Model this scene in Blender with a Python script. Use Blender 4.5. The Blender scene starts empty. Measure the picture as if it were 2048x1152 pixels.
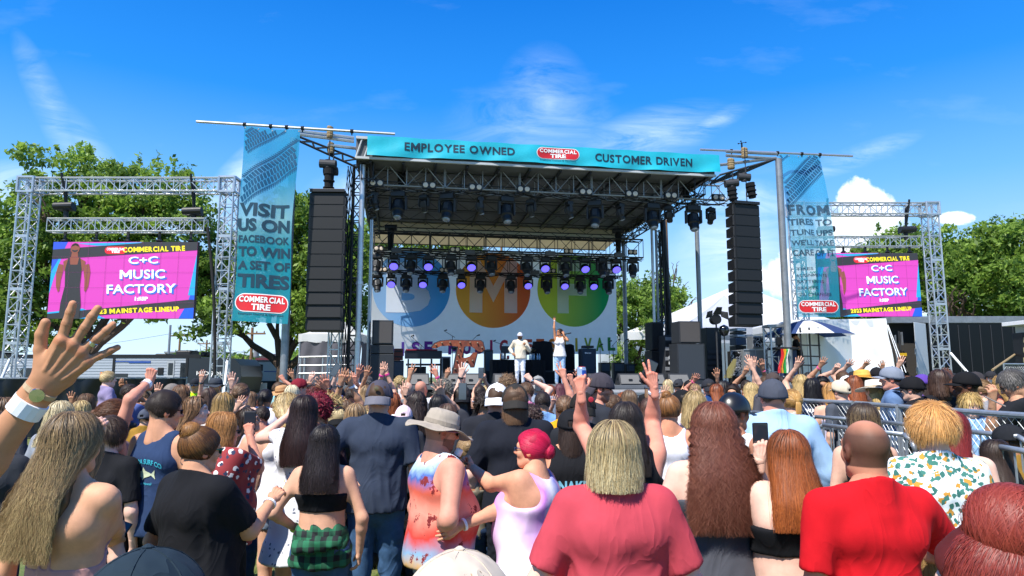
import bpy,math,random,time
import numpy as np
from mathutils import Vector,Matrix
from mathutils.bvhtree import BVHTree
T0=time.time()
R=random.Random(7)
NR=np.random.RandomState(11)
sc=bpy.context.scene
COL=sc.collection
PITCH=math.radians(7.43);FPX=1365.0;CZ=1.85
cam_d=bpy.data.cameras.new("camera");cam=bpy.data.objects.new("camera",cam_d);COL.objects.link(cam)
cam.location=(0,0,CZ);cam.rotation_euler=(math.radians(90)+PITCH,0,0)
cam_d.sensor_width=36;cam_d.lens=FPX/2048*36;cam_d.clip_start=0.05;cam_d.clip_end=4000
cam_d.dof.use_dof=False
sc.camera=cam
sc.view_settings.view_transform='Standard';sc.view_settings.look='None'
sc.view_settings.exposure=0.85;sc.view_settings.gamma=1
SUN=Vector((-0.32,-0.46,0.83)).normalized()
sun_d=bpy.data.lights.new("sun",'SUN');sun_d.energy=4.1;sun_d.angle=math.radians(0.53);sun_d.color=(1,.955,.88)
sun=bpy.data.objects.new("sun",sun_d);COL.objects.link(sun)
sun.rotation_euler=SUN.to_track_quat('Z','Y').to_euler();sun.location=(0,0,60)
def world():
 w=bpy.data.worlds.new("World");sc.world=w;w.use_nodes=True
 nt=w.node_tree;N=nt.nodes;L=nt.links
 for n in list(N):N.remove(n)
 def nd(t,**k):
  n=N.new(t)
  for a,b in k.items():setattr(n,a,b)
  return n
 def mth(op,a,b=None,c=None,clamp=False):
  n=nd('ShaderNodeMath',operation=op);n.use_clamp=clamp
  for i,v in enumerate((a,b,c)):
   if v is None:continue
   if isinstance(v,(int,float)):n.inputs[i].default_value=v
   else:L.new(v,n.inputs[i])
  return n.outputs[0]
 sky=nd('ShaderNodeTexSky',sky_type='NISHITA');sky.sun_disc=False
 sky.sun_elevation=math.asin(SUN.z);sky.sun_rotation=math.atan2(SUN.x,SUN.y)
 sky.air_density=1.0;sky.dust_density=0.25;sky.ozone_density=3.2;sky.altitude=800
 hs=nd('ShaderNodeHueSaturation');hs.inputs['Saturation'].default_value=1.22;hs.inputs['Value'].default_value=1.0
 hs.inputs['Hue'].default_value=0.492
 L.new(sky.outputs[0],hs.inputs['Color'])
 tc=nd('ShaderNodeTexCoord');sep=nd('ShaderNodeSeparateXYZ');L.new(tc.outputs['Generated'],sep.inputs[0])
 yy=mth('MAXIMUM',sep.outputs[1],0.08)
 u=mth('DIVIDE',sep.outputs[0],yy);v=mth('DIVIDE',sep.outputs[2],yy)
 ramp=nd('ShaderNodeValToRGB');L.new(mth('MULTIPLY',sep.outputs[2],1.0,clamp=True),ramp.inputs[0])
 el=ramp.color_ramp.elements;K=.1
 el[0].position=0;el[0].color=(.62*K*10,.80,.98,1);el[1].position=1;el[1].color=(.001,.10,.46,1)
 for p_,c_ in((.10,(.50,.71,.94)),(.25,(.165,.45,.88)),(.38,(.020,.26,.82)),(.52,(.003,.165,.66))):
  k_=el.new(p_);k_.color=(*c_,1)
 sc2=nd('ShaderNodeMixRGB',blend_type='MULTIPLY');sc2.inputs[0].default_value=1;L.new(ramp.outputs[0],sc2.inputs[1]);sc2.inputs[2].default_value=(7.4,8.0,8.2,1)
 blue=nd('ShaderNodeMixRGB');blue.inputs[0].default_value=.88;L.new(hs.outputs[0],blue.inputs[1]);L.new(sc2.outputs[0],blue.inputs[2])
 front=mth('GREATER_THAN',sep.outputs[1],0.08)
 cmb=nd('ShaderNodeCombineXYZ');L.new(u,cmb.inputs[0]);L.new(v,cmb.inputs[1])
 def blob(cu,cv,ru,rv,ang=0.0):
  du=mth('SUBTRACT',u,cu);dv=mth('SUBTRACT',v,cv)
  c,s=math.cos(ang),math.sin(ang)
  a=mth('ADD',mth('MULTIPLY',du,c/ru),mth('MULTIPLY',dv,s/ru))
  b=mth('ADD',mth('MULTIPLY',du,-s/rv),mth('MULTIPLY',dv,c/rv))
  r=mth('SQRT',mth('ADD',mth('MULTIPLY',a,a),mth('MULTIPLY',b,b)))
  return mth('SUBTRACT',1.0,r)
 def noise(scale,det,rough,ang=0,sx=1,sy=1,dist=0,off=0):
  mp=nd('ShaderNodeMapping');mp.inputs['Rotation'].default_value=(0,0,ang)
  mp.inputs['Scale'].default_value=(sx,sy,1);mp.inputs['Location'].default_value=(off,off*.7,0)
  L.new(cmb.outputs[0],mp.inputs[0])
  n=nd('ShaderNodeTexNoise');n.inputs['Scale'].default_value=scale;n.inputs['Detail'].default_value=det
  n.inputs['Roughness'].default_value=rough;n.inputs['Distortion'].default_value=dist
  L.new(mp.outputs[0],n.inputs['Vector']);return n.outputs['Fac']
 cn=noise(16,8,.58);cn2=noise(44,6,.6,off=3)
 heaps=None
 for b in[(.515,.19,.085,.09),(.53,.245,.062,.062),(.60,.155,.05,.05),(.43,.145,.07,.05),(.45,.165,.045,.03),(.50,.10,.12,.04),(.66,.236,.035,.014),(.74,.16,.06,.02)]:
  x=blob(*b);heaps=x if heaps is None else mth('MAXIMUM',heaps,x)
 hp=mth('ADD',heaps,mth('MULTIPLY',mth('SUBTRACT',cn,.5),1.5))
 hp=mth('ADD',hp,mth('MULTIPLY',mth('SUBTRACT',cn2,.5),.35))
 cum=mth('MULTIPLY',mth('SUBTRACT',hp,.10),5.0,clamp=True)
 wn=noise(5,9,.66,ang=-.35,sx=1.2,sy=3.2,dist=1.2);wn2=noise(6,9,.68,ang=.9,sx=1,sy=5,dist=.8,off=5)
 wn3=noise(6,9,.68,ang=-.55,sx=1,sy=5,dist=.8,off=2)
 def wisp(bs,nz,thr,gain):
  m=None
  for b in bs:
   x=blob(*b);m=x if m is None else mth('MAXIMUM',m,x)
  q=mth('MAXIMUM',m,0.0)
  return mth('MULTIPLY',mth('MULTIPLY',q,mth('MAXIMUM',mth('SUBTRACT',nz,thr),0)),gain,clamp=True)
 a=wisp([(-.70,.40,.03,.16,.5),(-.64,.34,.03,.12,.65)],wn,.34,1.3)
 b=wisp([(.03,.375,.15,.085),(.05,.42,.08,.10)],wn,.36,1.15)
 c=wisp([(.20,.36,.15,.05,.32),(.30,.38,.08,.02,.5),(.52,.33,.12,.02,.35)],wn3,.36,1.8)
 d=wisp([(-.40,.31,.10,.035,.8),(-.48,.245,.13,.05),(-.75,.28,.11,.05),(-.22,.27,.1,.05),(.33,.19,.1,.07),(.35,.25,.1,.05)],wn,.32,2.6)
 base=noise(3,7,.6,sx=1,sy=3,off=9)
 e=mth('MULTIPLY',mth('MAXIMUM',mth('SUBTRACT',base,.56),0),.5)
 low=mth('MULTIPLY',mth('SUBTRACT',.22,v),2.2,clamp=True)
 ci=mth('MAXIMUM',mth('MAXIMUM',a,b),mth('MAXIMUM',c,d))
 ci=mth('ADD',ci,e)
 ci=mth('ADD',ci,mth('MULTIPLY',low,.55),clamp=True)
 ci=mth('MULTIPLY',ci,front);cum=mth('MULTIPLY',cum,front)
 mx=nd('ShaderNodeMixRGB');L.new(ci,mx.inputs[0]);L.new(blue.outputs[0],mx.inputs[1]);mx.inputs[2].default_value=(6.3,7.6,9.4,1)
 shade=nd('ShaderNodeMixRGB');L.new(mth('MULTIPLY',mth('SUBTRACT',cn2,.42),4,clamp=True),shade.inputs[0])
 shade.inputs[1].default_value=(6.6,7.4,8.6,1);shade.inputs[2].default_value=(10.5,10.6,10.8,1)
 m2=nd('ShaderNodeMixRGB');L.new(cum,m2.inputs[0]);L.new(mx.outputs[0],m2.inputs[1]);L.new(shade.outputs[0],m2.inputs[2])
 bg=nd('ShaderNodeBackground');bg.inputs[1].default_value=0.092
 L.new(m2.outputs[0],bg.inputs[0]);out=nd('ShaderNodeOutputWorld');L.new(bg.outputs[0],out.inputs[0])
world()
def hx(h):
 h=h.lstrip('#');h=h if len(h)==6 else ''.join(q*2 for q in h);c=[int(h[i:i+2],16)/255 for i in(0,2,4)]
 return tuple(x/12.92 if x<.04045 else((x+.055)/1.055)**2.4 for x in c)
CP,SP=math.cos(PITCH),math.sin(PITCH)
def at(px,py,Y):
 x=(px-1024)/FPX;y=(576-py)/FPX
 t=Y/(CP-y*SP)
 return Vector((x*t,Y,CZ+(SP+y*CP)*t))
def proj(p):
 d=Vector(p)-Vector((0,0,CZ))
 zc=d.y*CP+d.z*SP;yc=-d.y*SP+d.z*CP
 return 1024+FPX*d.x/zc,576-FPX*yc/zc
MATS={}
def mat(name,col,rough=.6,metal=0.,bump=0.,bscale=40.,var=0.,vscale=8.,emit=0.,alpha=1.,trans=0.,spec=.5,attr=None,stretch=None,coat=0.,wave=None,fn=None):
 if name in MATS:return MATS[name]
 m=bpy.data.materials.new(name);m.use_nodes=True;MATS[name]=m
 nt=m.node_tree;N=nt.nodes;L=nt.links;b=N['Principled BSDF']
 if isinstance(col,str):col=hx(col)
 b.inputs['Base Color'].default_value=(*col,1);b.inputs['Roughness'].default_value=rough;b.inputs['Metallic'].default_value=metal
 b.inputs['Specular IOR Level'].default_value=spec;b.inputs['Coat Weight'].default_value=coat
 tc=N.new('ShaderNodeTexCoord');mp=N.new('ShaderNodeMapping');L.new(tc.outputs['Object'],mp.inputs[0])
 if stretch:mp.inputs['Scale'].default_value=stretch
 csrc=None
 if attr:
  a=N.new('ShaderNodeAttribute');a.attribute_name=attr;csrc=a.outputs['Color']
 if fn:csrc=fn(nt,mp,tc)
 if var:
  n=N.new('ShaderNodeTexNoise');n.inputs['Scale'].default_value=vscale;n.inputs['Detail'].default_value=5;n.inputs['Roughness'].default_value=.65
  L.new(mp.outputs[0],n.inputs['Vector'])
  r=N.new('ShaderNodeMapRange');r.inputs[1].default_value=.25;r.inputs[2].default_value=.75
  r.inputs[3].default_value=1-var;r.inputs[4].default_value=1+var;L.new(n.outputs['Fac'],r.inputs[0])
  mu=N.new('ShaderNodeVectorMath');mu.operation='MULTIPLY'
  if csrc:L.new(csrc,mu.inputs[0])
  else:mu.inputs[0].default_value=col
  L.new(r.outputs[0],mu.inputs[1]);csrc=mu.outputs[0]
 if csrc:L.new(csrc,b.inputs['Base Color'])
 if bump:
  n=N.new('ShaderNodeTexNoise');n.inputs['Scale'].default_value=bscale;n.inputs['Detail'].default_value=4
  L.new(mp.outputs[0],n.inputs['Vector']);bp=N.new('ShaderNodeBump');bp.inputs['Strength'].default_value=min(1,bump*10)
  bp.inputs['Distance'].default_value=bump;L.new(n.outputs['Fac'],bp.inputs['Height']);L.new(bp.outputs[0],b.inputs['Normal'])
 if emit:
  b.inputs['Emission Strength'].default_value=emit
  if csrc:L.new(csrc,b.inputs['Emission Color'])
  else:b.inputs['Emission Color'].default_value=(*col,1)
 if alpha<1:b.inputs['Alpha'].default_value=alpha
 if trans:
  t=N.new('ShaderNodeBsdfTranslucent');mx=N.new('ShaderNodeMixShader');mx.inputs[0].default_value=trans
  if csrc:L.new(csrc,t.inputs[0])
  else:t.inputs[0].default_value=(*col,1)
  o=N['Material Output'];L.new(b.outputs[0],mx.inputs[1]);L.new(t.outputs[0],mx.inputs[2]);L.new(mx.outputs[0],o.inputs[0])
  if alpha<1:
   tp=N.new('ShaderNodeBsdfTransparent');m2=N.new('ShaderNodeMixShader');m2.inputs[0].default_value=alpha
   b.inputs['Alpha'].default_value=1
   L.new(tp.outputs[0],m2.inputs[1]);L.new(mx.outputs[0],m2.inputs[2]);L.new(m2.outputs[0],o.inputs[0])
 return m
def prop(o,label=None,cat=None,group=None,kind=None):
 if label:o['label']=label
 if cat:o['category']=cat
 if group:o['group']=group
 if kind:o['kind']=kind
 return o
def empty(name,loc=(0,0,0),rz=0,label=None,cat=None,group=None,kind=None):
 o=bpy.data.objects.new(name,None);COL.objects.link(o);o.location=loc;o.rotation_euler=(0,0,rz)
 o.empty_display_size=.1
 return prop(o,label,cat,group,kind)
def npmesh(name,V,F,m,parent=None,smooth=False,cols=None,mats=None,midx=None,loc=None):
 """V (n,3), F (k,4) or (k,3) int array"""
 me=bpy.data.meshes.new(name);V=np.asarray(V,np.float32);F=np.asarray(F,np.int32)
 me.vertices.add(len(V));me.vertices.foreach_set('co',V.ravel())
 k=F.shape[1];me.loops.add(F.size);me.loops.foreach_set('vertex_index',F.ravel())
 me.polygons.add(len(F));me.polygons.foreach_set('loop_start',np.arange(0,F.size,k,dtype=np.int32))
 if midx is not None:me.polygons.foreach_set('material_index',np.asarray(midx,np.int32))
 me.update(calc_edges=True)
 if smooth:me.polygons.foreach_set('use_smooth',np.ones(len(F),bool))
 for mm in(mats or[m]):me.materials.append(mm)
 if cols is not None:
  ca=me.color_attributes.new('col','FLOAT_COLOR','POINT');c4=np.ones((len(V),4),np.float32);c4[:,:3]=cols
  ca.data.foreach_set('color',c4.ravel())
 o=bpy.data.objects.new(name,me);COL.objects.link(o)
 if parent:o.parent=parent
 if loc is not None:o.location=loc
 return o
class MB:
 def __init__(s):s.v=[];s.f=[];s.M=None
 def _add(s,vs,fs):
  n=len(s.v)
  s.v+=[tuple(s.M@Vector(v))if s.M else tuple(v)for v in vs];s.f+=[tuple(i+n for i in f)for f in fs]
 def box(s,c,d,rz=0,rx=0,ry=0):
  m=Matrix.Translation(c)@Matrix.Rotation(rz,4,'Z')@Matrix.Rotation(ry,4,'Y')@Matrix.Rotation(rx,4,'X')
  x,y,z=d[0]/2,d[1]/2,d[2]/2
  vs=[m@Vector(p)for p in[(-x,-y,-z),(x,-y,-z),(x,y,-z),(-x,y,-z),(-x,-y,z),(x,-y,z),(x,y,z),(-x,y,z)]]
  s._add(vs,[(0,3,2,1),(4,5,6,7),(0,1,5,4),(1,2,6,5),(2,3,7,6),(3,0,4,7)]);return s
 def hexa(s,p):
  s._add(p,[(0,3,2,1),(4,5,6,7),(0,1,5,4),(1,2,6,5),(2,3,7,6),(3,0,4,7)]);return s
 def tube(s,a,b,r,r2=None,n=8,caps=True):
  a=Vector(a);b=Vector(b);d=b-a
  if d.length<1e-6:return s
  d.normalize();x=d.orthogonal().normalized();y=d.cross(x);r2=r if r2 is None else r2
  vs=[]
  for p,q in((a,r),(b,r2)):
   for i in range(n):
    t=2*math.pi*i/n;vs.append(p+(x*math.cos(t)+y*math.sin(t))*q)
  fs=[(i,(i+1)%n,n+(i+1)%n,n+i)for i in range(n)]
  if caps:fs+=[tuple(range(n))[::-1],tuple(range(n,2*n))]
  s._add(vs,fs);return s
 def path(s,pts,r,n=6,r2=None):
  for i in range(len(pts)-1):
   t0,t1=i/(len(pts)-1),(i+1)/(len(pts)-1);q=r if r2 is None else r2
   s.tube(pts[i],pts[i+1],r+(q-r)*t0,r+(q-r)*t1,n)
  return s
 def lathe(s,prof,n=16,c=(0,0,0),M=None):
  vs=[];c=Vector(c)
  for r,z in prof:
   for i in range(n):
    t=2*math.pi*i/n;p=Vector((r*math.cos(t),r*math.sin(t),z));vs.append(c+(M@p if M else p))
  fs=[]
  for k in range(len(prof)-1):
   for i in range(n):fs.append((k*n+i,k*n+(i+1)%n,(k+1)*n+(i+1)%n,(k+1)*n+i))
  fs.append(tuple(range(n))[::-1]);m=(len(prof)-1)*n;fs.append(tuple(range(m,m+n)))
  s._add(vs,fs);return s
 def prism(s,poly,fn):
  """poly: list of 2d points; fn(u,v,w)->3d, w in 0/1"""
  n=len(poly);vs=[fn(u,v,0)for u,v in poly]+[fn(u,v,1)for u,v in poly]
  s._add(vs,[tuple(range(n))[::-1],tuple(range(n,2*n))]+[(i,(i+1)%n,n+(i+1)%n,n+i)for i in range(n)]);return s
 def quad(s,a,b,c,d):s._add([a,b,c,d],[(0,1,2,3)]);return s
 def build(s,name,m,parent=None,smooth=False,bevel=0,loc=None):
  me=bpy.data.meshes.new(name);me.from_pydata(s.v,[],s.f);me.update()
  if smooth:me.polygons.foreach_set('use_smooth',[True]*len(me.polygons))
  me.materials.append(m);o=bpy.data.objects.new(name,me);COL.objects.link(o)
  if parent:o.parent=parent
  if loc is not None:o.location=loc
  if bevel:
   bv=o.modifiers.new('bevel','BEVEL');bv.width=bevel;bv.segments=2;bv.limit_method='ANGLE'
  return o
def copy_tree(o,parent=None):
 c=o.copy();COL.objects.link(c)
 if parent:c.parent=parent
 for ch in o.children:copy_tree(ch,c)
 return c
def text_mesh(txt,size=1.,bold=0.,fit=None,res=3,extr=0.,shear=0.,spacing=1.,weld=None):
 if 'M' in txt and bold>0:
  x=0.;VS=[];PS=[];hM=text_mesh('H',bold=bold)[0];hh=hM[:,1].max()
  for ch in txt:
   if ch==' ':x+=.34;continue
   if ch=='M':
    t=.13+2*bold;w=.78+bold;q=t*.9
    V=np.array([(0,0),(t,0),(t,hh*2),(0,hh*2),(w-t,0),(w,0),(w,hh*2),(w-t,hh*2),(w/2-q*.55,hh*.45),(w/2+q*.55,hh*.45),(t,hh*2-1.9*q),(w-t,hh*2-1.9*q),(w/2,hh*.45+1.5*q)],float);V=np.c_[V,np.zeros(len(V))];V[:,1]-=hh
    P=[(0,1,10),(0,10,2),(0,2,3),(4,5,6),(4,6,7),(4,7,11),(10,8,12),(10,12,2),(8,9,12),(9,11,12),(11,7,12)]
   else:V,P=text_mesh(ch,bold=bold);V[:,1]+=0
   w=V[:,0].max()-V[:,0].min();V[:,0]+=x-V[:,0].min();V[:,0]+=shear*V[:,1];n=sum(len(a)for a in VS);VS.append(V);PS+=[tuple(i+n for i in p)for p in P];x+=w+.09
  V=np.concatenate(VS);mn,mx=V.min(0),V.max(0);V[:,:2]-=((mn+mx)/2)[:2]
  if fit:V[:,0]*=fit[0]/(mx[0]-mn[0]);V[:,1]*=fit[1]/(mx[1]-mn[1])
  return V,PS
 """flat 2d text, centred; returns V (n,3), polygons list. fit=(w,h) scales to a box"""
 cu=bpy.data.curves.new('t','FONT');cu.body=txt;cu.size=size;cu.offset=bold;cu.resolution_u=res;cu.extrude=extr
 cu.shear=shear;cu.space_character=spacing;cu.fill_mode='FRONT' if extr==0 else 'BOTH'
 o=bpy.data.objects.new('t',cu);COL.objects.link(o)
 dg=bpy.context.evaluated_depsgraph_get();me=bpy.data.meshes.new_from_object(o.evaluated_get(dg))
 V=np.array([v.co[:]for v in me.vertices])if len(me.vertices)else np.zeros((0,3));me.calc_loop_triangles();P=[tuple(p.vertices)for p in me.loop_triangles]
 bpy.data.objects.remove(o);bpy.data.curves.remove(cu);bpy.data.meshes.remove(me)
 mn,mx=V.min(0),V.max(0);V[:,:2]-=((mn+mx)/2)[:2]
 if fit:
  V[:,0]*=fit[0]/(mx[0]-mn[0]);V[:,1]*=fit[1]/(mx[1]-mn[1])
 return V,P
def subdiv(V,P,mx):
 V=[tuple(v)for v in V];T=[]
 for p in P:
  for i in range(1,len(p)-1):T.append((p[0],p[i],p[i+1]))
 for _ in range(6):
  cache={};out=[];ch=False
  def mid(a,b):
   k=(min(a,b),max(a,b))
   if k not in cache:cache[k]=len(V);V.append(tuple((V[a][j]+V[b][j])/2 for j in range(3)))
   return cache[k]
  def lg(a,b):return math.hypot(V[a][0]-V[b][0],V[a][1]-V[b][1])>mx
  for a,b,c in T:
   L=(lg(a,b),lg(b,c),lg(c,a));n=sum(L)
   if n==0:out.append((a,b,c));continue
   ch=True
   if n==3:x,y,z=mid(a,b),mid(b,c),mid(c,a);out+=[(a,x,z),(x,b,y),(z,y,c),(x,y,z)]
   else:
    while not L[0]:a,b,c=b,c,a;L=(L[1],L[2],L[0])
    x=mid(a,b)
    if n==1:out+=[(a,x,c),(x,b,c)]
    elif L[1]:y=mid(b,c);out+=[(x,b,y),(a,x,y),(a,y,c)]
    else:z=mid(c,a);out+=[(a,x,z),(x,b,z),(z,b,c)]
  T=out
  if not ch:break
 return np.array(V),T
def lettering(items,fn,m,parent,name='lettering',sub=.02):
 """items: (text,u,v,w,h,bold[,rot,shear]); fn(u,v)->3d"""
 vs=[];fs=[]
 for it in items:
  txt,u,v,w,h,b=it[:6];rot=it[6]if len(it)>6 else 0;sh=it[7]if len(it)>7 else 0
  V,P=text_mesh(txt,bold=b,fit=(w,h),shear=sh);n=len(vs);c,s_=math.cos(rot),math.sin(rot)
  if sub:V,P=subdiv(V,P,sub)
  for x,y,z in V:vs.append(tuple(fn(u+x*c-y*s_,v+x*s_+y*c)))
  fs+=[tuple(i+n for i in p)for p in P]
 me=bpy.data.meshes.new(name);me.from_pydata(vs,[],fs);me.materials.append(m);me.update()
 o=bpy.data.objects.new(name,me);COL.objects.link(o)
 if parent:o.parent=parent
 return o
def grid_cloth(fn,nu,nv,m,name,parent=None,u0=0,u1=1,v0=0,v1=1,smooth=True):
 us=np.linspace(u0,u1,nu+1);vs=np.linspace(v0,v1,nv+1)
 V=np.array([fn(a,b)for b in vs for a in us]);i=np.arange(nu);j=np.arange(nv);I,J=np.meshgrid(i,j)
 k=(J*(nu+1)+I).ravel();F=np.stack([k,k+1,k+nu+2,k+nu+1],1)
 return npmesh(name,V,F,m,parent,smooth)
M_alu=mat('aluminium','#c3c6ca',.38,.75,var=.12,vscale=6)
M_alud=mat('aluminium_dull','#8e9296',.5,.6,var=.2,vscale=5)
M_blk=mat('black_paint','#16171a',.5,var=.25,vscale=4)
M_blkm=mat('black_matt','#0e0f11',.85,var=.3,vscale=10)
M_blkcloth=mat('black_cloth','#0c0d10',.95,bump=.01,bscale=9)
M_char=mat('charcoal','#2e3034',.7,var=.2,vscale=7)
M_grey=mat('grey_paint','#7d8084',.6,var=.15)
M_white=mat('white_paint','#e4e6e8',.5,var=.05,vscale=3)
M_chrome=mat('chrome','#d8dadd',.15,1.)
M_glass=mat('dark_glass','#15181c',.08,spec=.8)
M_steel=mat('galvanised','#9aa1a6',.42,.55,var=.22,vscale=14)
M_wood=mat('pole_wood','#7a5c40',.9,var=.3,vscale=3,stretch=(1,1,.2),bump=.01,bscale=30)
M_rope=mat('rope','#8f7a58',.9,bump=.01,bscale=60)
def grassfn(nt,mp,tc):
 N,L=nt.nodes,nt.links
 a=N.new('ShaderNodeTexNoise');a.inputs['Scale'].default_value=1.6;a.inputs['Detail'].default_value=6;L.new(mp.outputs[0],a.inputs['Vector'])
 b=N.new('ShaderNodeTexNoise');b.inputs['Scale'].default_value=45;b.inputs['Detail'].default_value=4;L.new(mp.outputs[0],b.inputs['Vector'])
 r=N.new('ShaderNodeValToRGB');e=r.color_ramp.elements
 e[0].position=.36;e[0].color=(.055,.11,.018,1);e[1].position=.66;e[1].color=(.20,.19,.065,1)
 x=N.new('ShaderNodeMath');x.operation='ADD';y=N.new('ShaderNodeMath');y.operation='MULTIPLY';y.inputs[1].default_value=.5
 L.new(b.outputs['Fac'],y.inputs[0]);L.new(a.outputs['Fac'],x.inputs[0]);L.new(y.outputs[0],x.inputs[1])
 z=N.new('ShaderNodeMath');z.operation='SUBTRACT';z.inputs[1].default_value=.25;L.new(x.outputs[0],z.inputs[0]);L.new(z.outputs[0],r.inputs[0])
 return r.outputs[0]
M_grass=mat('lawn',(.08,.12,.03),.95,bump=.02,bscale=60,fn=grassfn)
g=MB();g.quad((-1500,-60,0),(1500,-60,0),(1500,3000,0),(-1500,3000,0))
prop(g.build('ground',M_grass),kind='structure')
def asph(nt,mp,tc):
 return None
M_lot=mat('asphalt','#6e6c68',.9,var=.15,vscale=3,bump=.004,bscale=80)
g=MB();g.quad((-60,31,.004),(-7,31,.004),(-7,60,.004),(-60,60,.004));prop(g.build('parking_lot',M_lot),kind='structure')
def blades():
 n=26000;x=NR.uniform(-3.4,1.2,n);y=NR.uniform(2.9,9.5,n);h=NR.uniform(.02,.06,n);a=NR.uniform(0,6.28,n);w=.0035
 dx,dy=np.cos(a)*w,np.sin(a)*w;lx,ly=NR.normal(0,.018,n),NR.normal(0,.018,n)
 V=np.stack([np.stack([x-dx,y-dy,0*x],1),np.stack([x+dx,y+dy,0*x],1),np.stack([x+lx,y+ly,h],1)],1).reshape(-1,3)
 F=np.arange(3*n).reshape(-1,3);t=NR.uniform(0,1,n)[:,None]
 c=np.array(hx('#4f7a25'))*(1-t)+np.array(hx('#a9a35a'))*t;c=np.repeat(c,3,0)
 prop(npmesh('grass',V,F,mat('blade',(.1,.2,.05),.7,attr='col',trans=.3),cols=c),'short worn grass showing between the legs of the crowd','grass',kind='stuff')
blades()
O=at(722,752,20.0);O.z=0
U=Vector((math.cos(math.radians(9.5)),math.sin(math.radians(9.5)),0));VV=Vector((-U.y,U.x,0));RZ=math.radians(9.5)
CAM=Vector((0,0,CZ))
def W(u,v,z):return O+U*u+VV*v+Vector((0,0,z))
def S(px,py,v):
 d=at(px,py,10)-CAM;t=((O-CAM).dot(VV)+v)/d.dot(VV);p=CAM+d*t;q=p-O
 return q.dot(U),p.z
def SW(px,py,v):
 u,z=S(px,py,v);return W(u,v,z)
UR=S(1440,752,0)[0]
FZ=1.60
def truss(mb,a,b,w,h,rc=.025,rb=.013,seg=.5,side=None,up=None,n=6,flat=False,caps=True):
 """box truss, a-b is the middle of the top face... centreline; w across, h tall"""
 a=Vector(a);b=Vector(b);d=(b-a).normalized();up=Vector(up or(0,0,1));sd=Vector(side)if side else d.cross(up).normalized()
 L=(b-a).length;k=max(1,round(L/seg));c=[sd*(w/2)+up*(h/2),sd*(-w/2)+up*(h/2),sd*(-w/2)-up*(h/2),sd*(w/2)-up*(h/2)]
 for o in c:mb.tube(a+o,b+o,rc,n=n)
 for i in range(4):
  o1,o2=c[i],c[(i+1)%4]
  for j in range(k):
   p,q=a+d*(L*j/k),a+d*(L*(j+1)/k)
   if j%2:mb.tube(p+o1,q+o2,rb,n=4,caps=False)
   else:mb.tube(p+o2,q+o1,rb,n=4,caps=False)
   mb.tube(p+o1,p+o2,rb,n=4,caps=False)
  mb.tube(b+o1,b+o2,rb,n=4,caps=False)
 return mb
stage=empty('mobile_stage',label='large black mobile concert stage with flat roof, deck and corner masts',cat='stage')
DL,DR,DV=-.6,UR+2.6,9.2
M_deck=mat('stage_deck','#5d6064',.6,var=.12,vscale=2)
m=MB();m.hexa([W(DL,0,FZ-.12),W(DR,0,FZ-.12),W(DR,DV,FZ-.12),W(DL,DV,FZ-.12),W(DL,0,FZ),W(DR,0,FZ),W(DR,DV,FZ),W(DL,DV,FZ)])
m.build('deck',M_deck,stage,bevel=.01)
m=MB()
for i in range(26):
 t=i/25;u=DL+(DR-DL)*t;m.hexa([W(u,.03,0),W(u+.012,.03,0),W(u+.012,.05,0),W(u,.05,0),W(u,.03,FZ-.12),W(u+.012,.03,FZ-.12),W(u+.012,.05,FZ-.12),W(u,.05,FZ-.12)])
m.hexa([W(DL,.05,0),W(DR,.05,0),W(DR,.08,0),W(DL,.08,0),W(DL,.05,FZ-.12),W(DR,.05,FZ-.12),W(DR,.08,FZ-.12),W(DL,.08,FZ-.12)])
m.build('skirt',M_blkcloth,stage)
RT=S(735,276,0)[1];RB=S(735,318,0)[1];UL0=S(712,290,0)[0]
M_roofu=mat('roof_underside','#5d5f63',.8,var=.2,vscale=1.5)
M_fas=mat('roof_fascia','#b9bcbd',.6,var=.1,vscale=2)
RV=8.4
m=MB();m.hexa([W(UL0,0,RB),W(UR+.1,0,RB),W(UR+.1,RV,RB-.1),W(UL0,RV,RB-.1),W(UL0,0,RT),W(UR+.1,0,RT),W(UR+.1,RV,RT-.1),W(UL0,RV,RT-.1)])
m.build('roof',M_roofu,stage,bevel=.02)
m=MB()
for z0,z1 in((RT-.06,RT+.02),(RB-.02,RB+.05)):
 m.hexa([W(UL0,-.09,z0),W(UR+.1,-.09,z0),W(UR+.1,-.004,z0),W(UL0,-.004,z0),W(UL0,-.09,z1),W(UR+.1,-.09,z1),W(UR+.1,-.004,z1),W(UL0,-.004,z1)])
for a in(UL0,UL0+.25):m.tube(W(a,-.05,RB),W(a+.2,-.05,RT),.025)
m.build('fascia',M_fas,stage)
M_cream=mat('cream_fabric','#d6cdb4',.8,trans=.45,var=.08,vscale=1)
m=MB();m.hexa([W(UL0+.1,RV-.5,RB-.16),W(UR-.3,RV-.5,RB-.16),W(UR-.6,RV+1.6,RB-.64),W(UL0+.1,RV+1.6,RB-.64),W(UL0+.1,RV-.5,RB-.13),W(UR-.3,RV-.5,RB-.13),W(UR-.6,RV+1.6,RB-.61),W(UL0+.1,RV+1.6,RB-.61)])
m.build('rear_flap',M_cream,stage)
def lattice(u0,u1,v,z0,z1,r=.022,seg=.55):
 m=MB();m.tube(W(u0,v,z1),W(u1,v,z1),r);m.tube(W(u0,v,z0),W(u1,v,z0),r);k=round((u1-u0)/seg)
 for i in range(k):
  a,b=u0+(u1-u0)*i/k,u0+(u1-u0)*(i+1)/k
  if i%2:m.tube(W(a,v,z0),W(b,v,z1),.012,n=4)
  else:m.tube(W(a,v,z1),W(b,v,z0),.012,n=4)
 return m
for v in(.9,2.6,4.3,6.0,7.6):lattice(UL0+.1,UR,v,RB-.42,RB-.06).build('roof_beam',M_char,stage)
lattice(UL0+.1,UR-.4,8.3,RB-.5,RB-.2).build('roof_beam',M_blk,stage)
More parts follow.
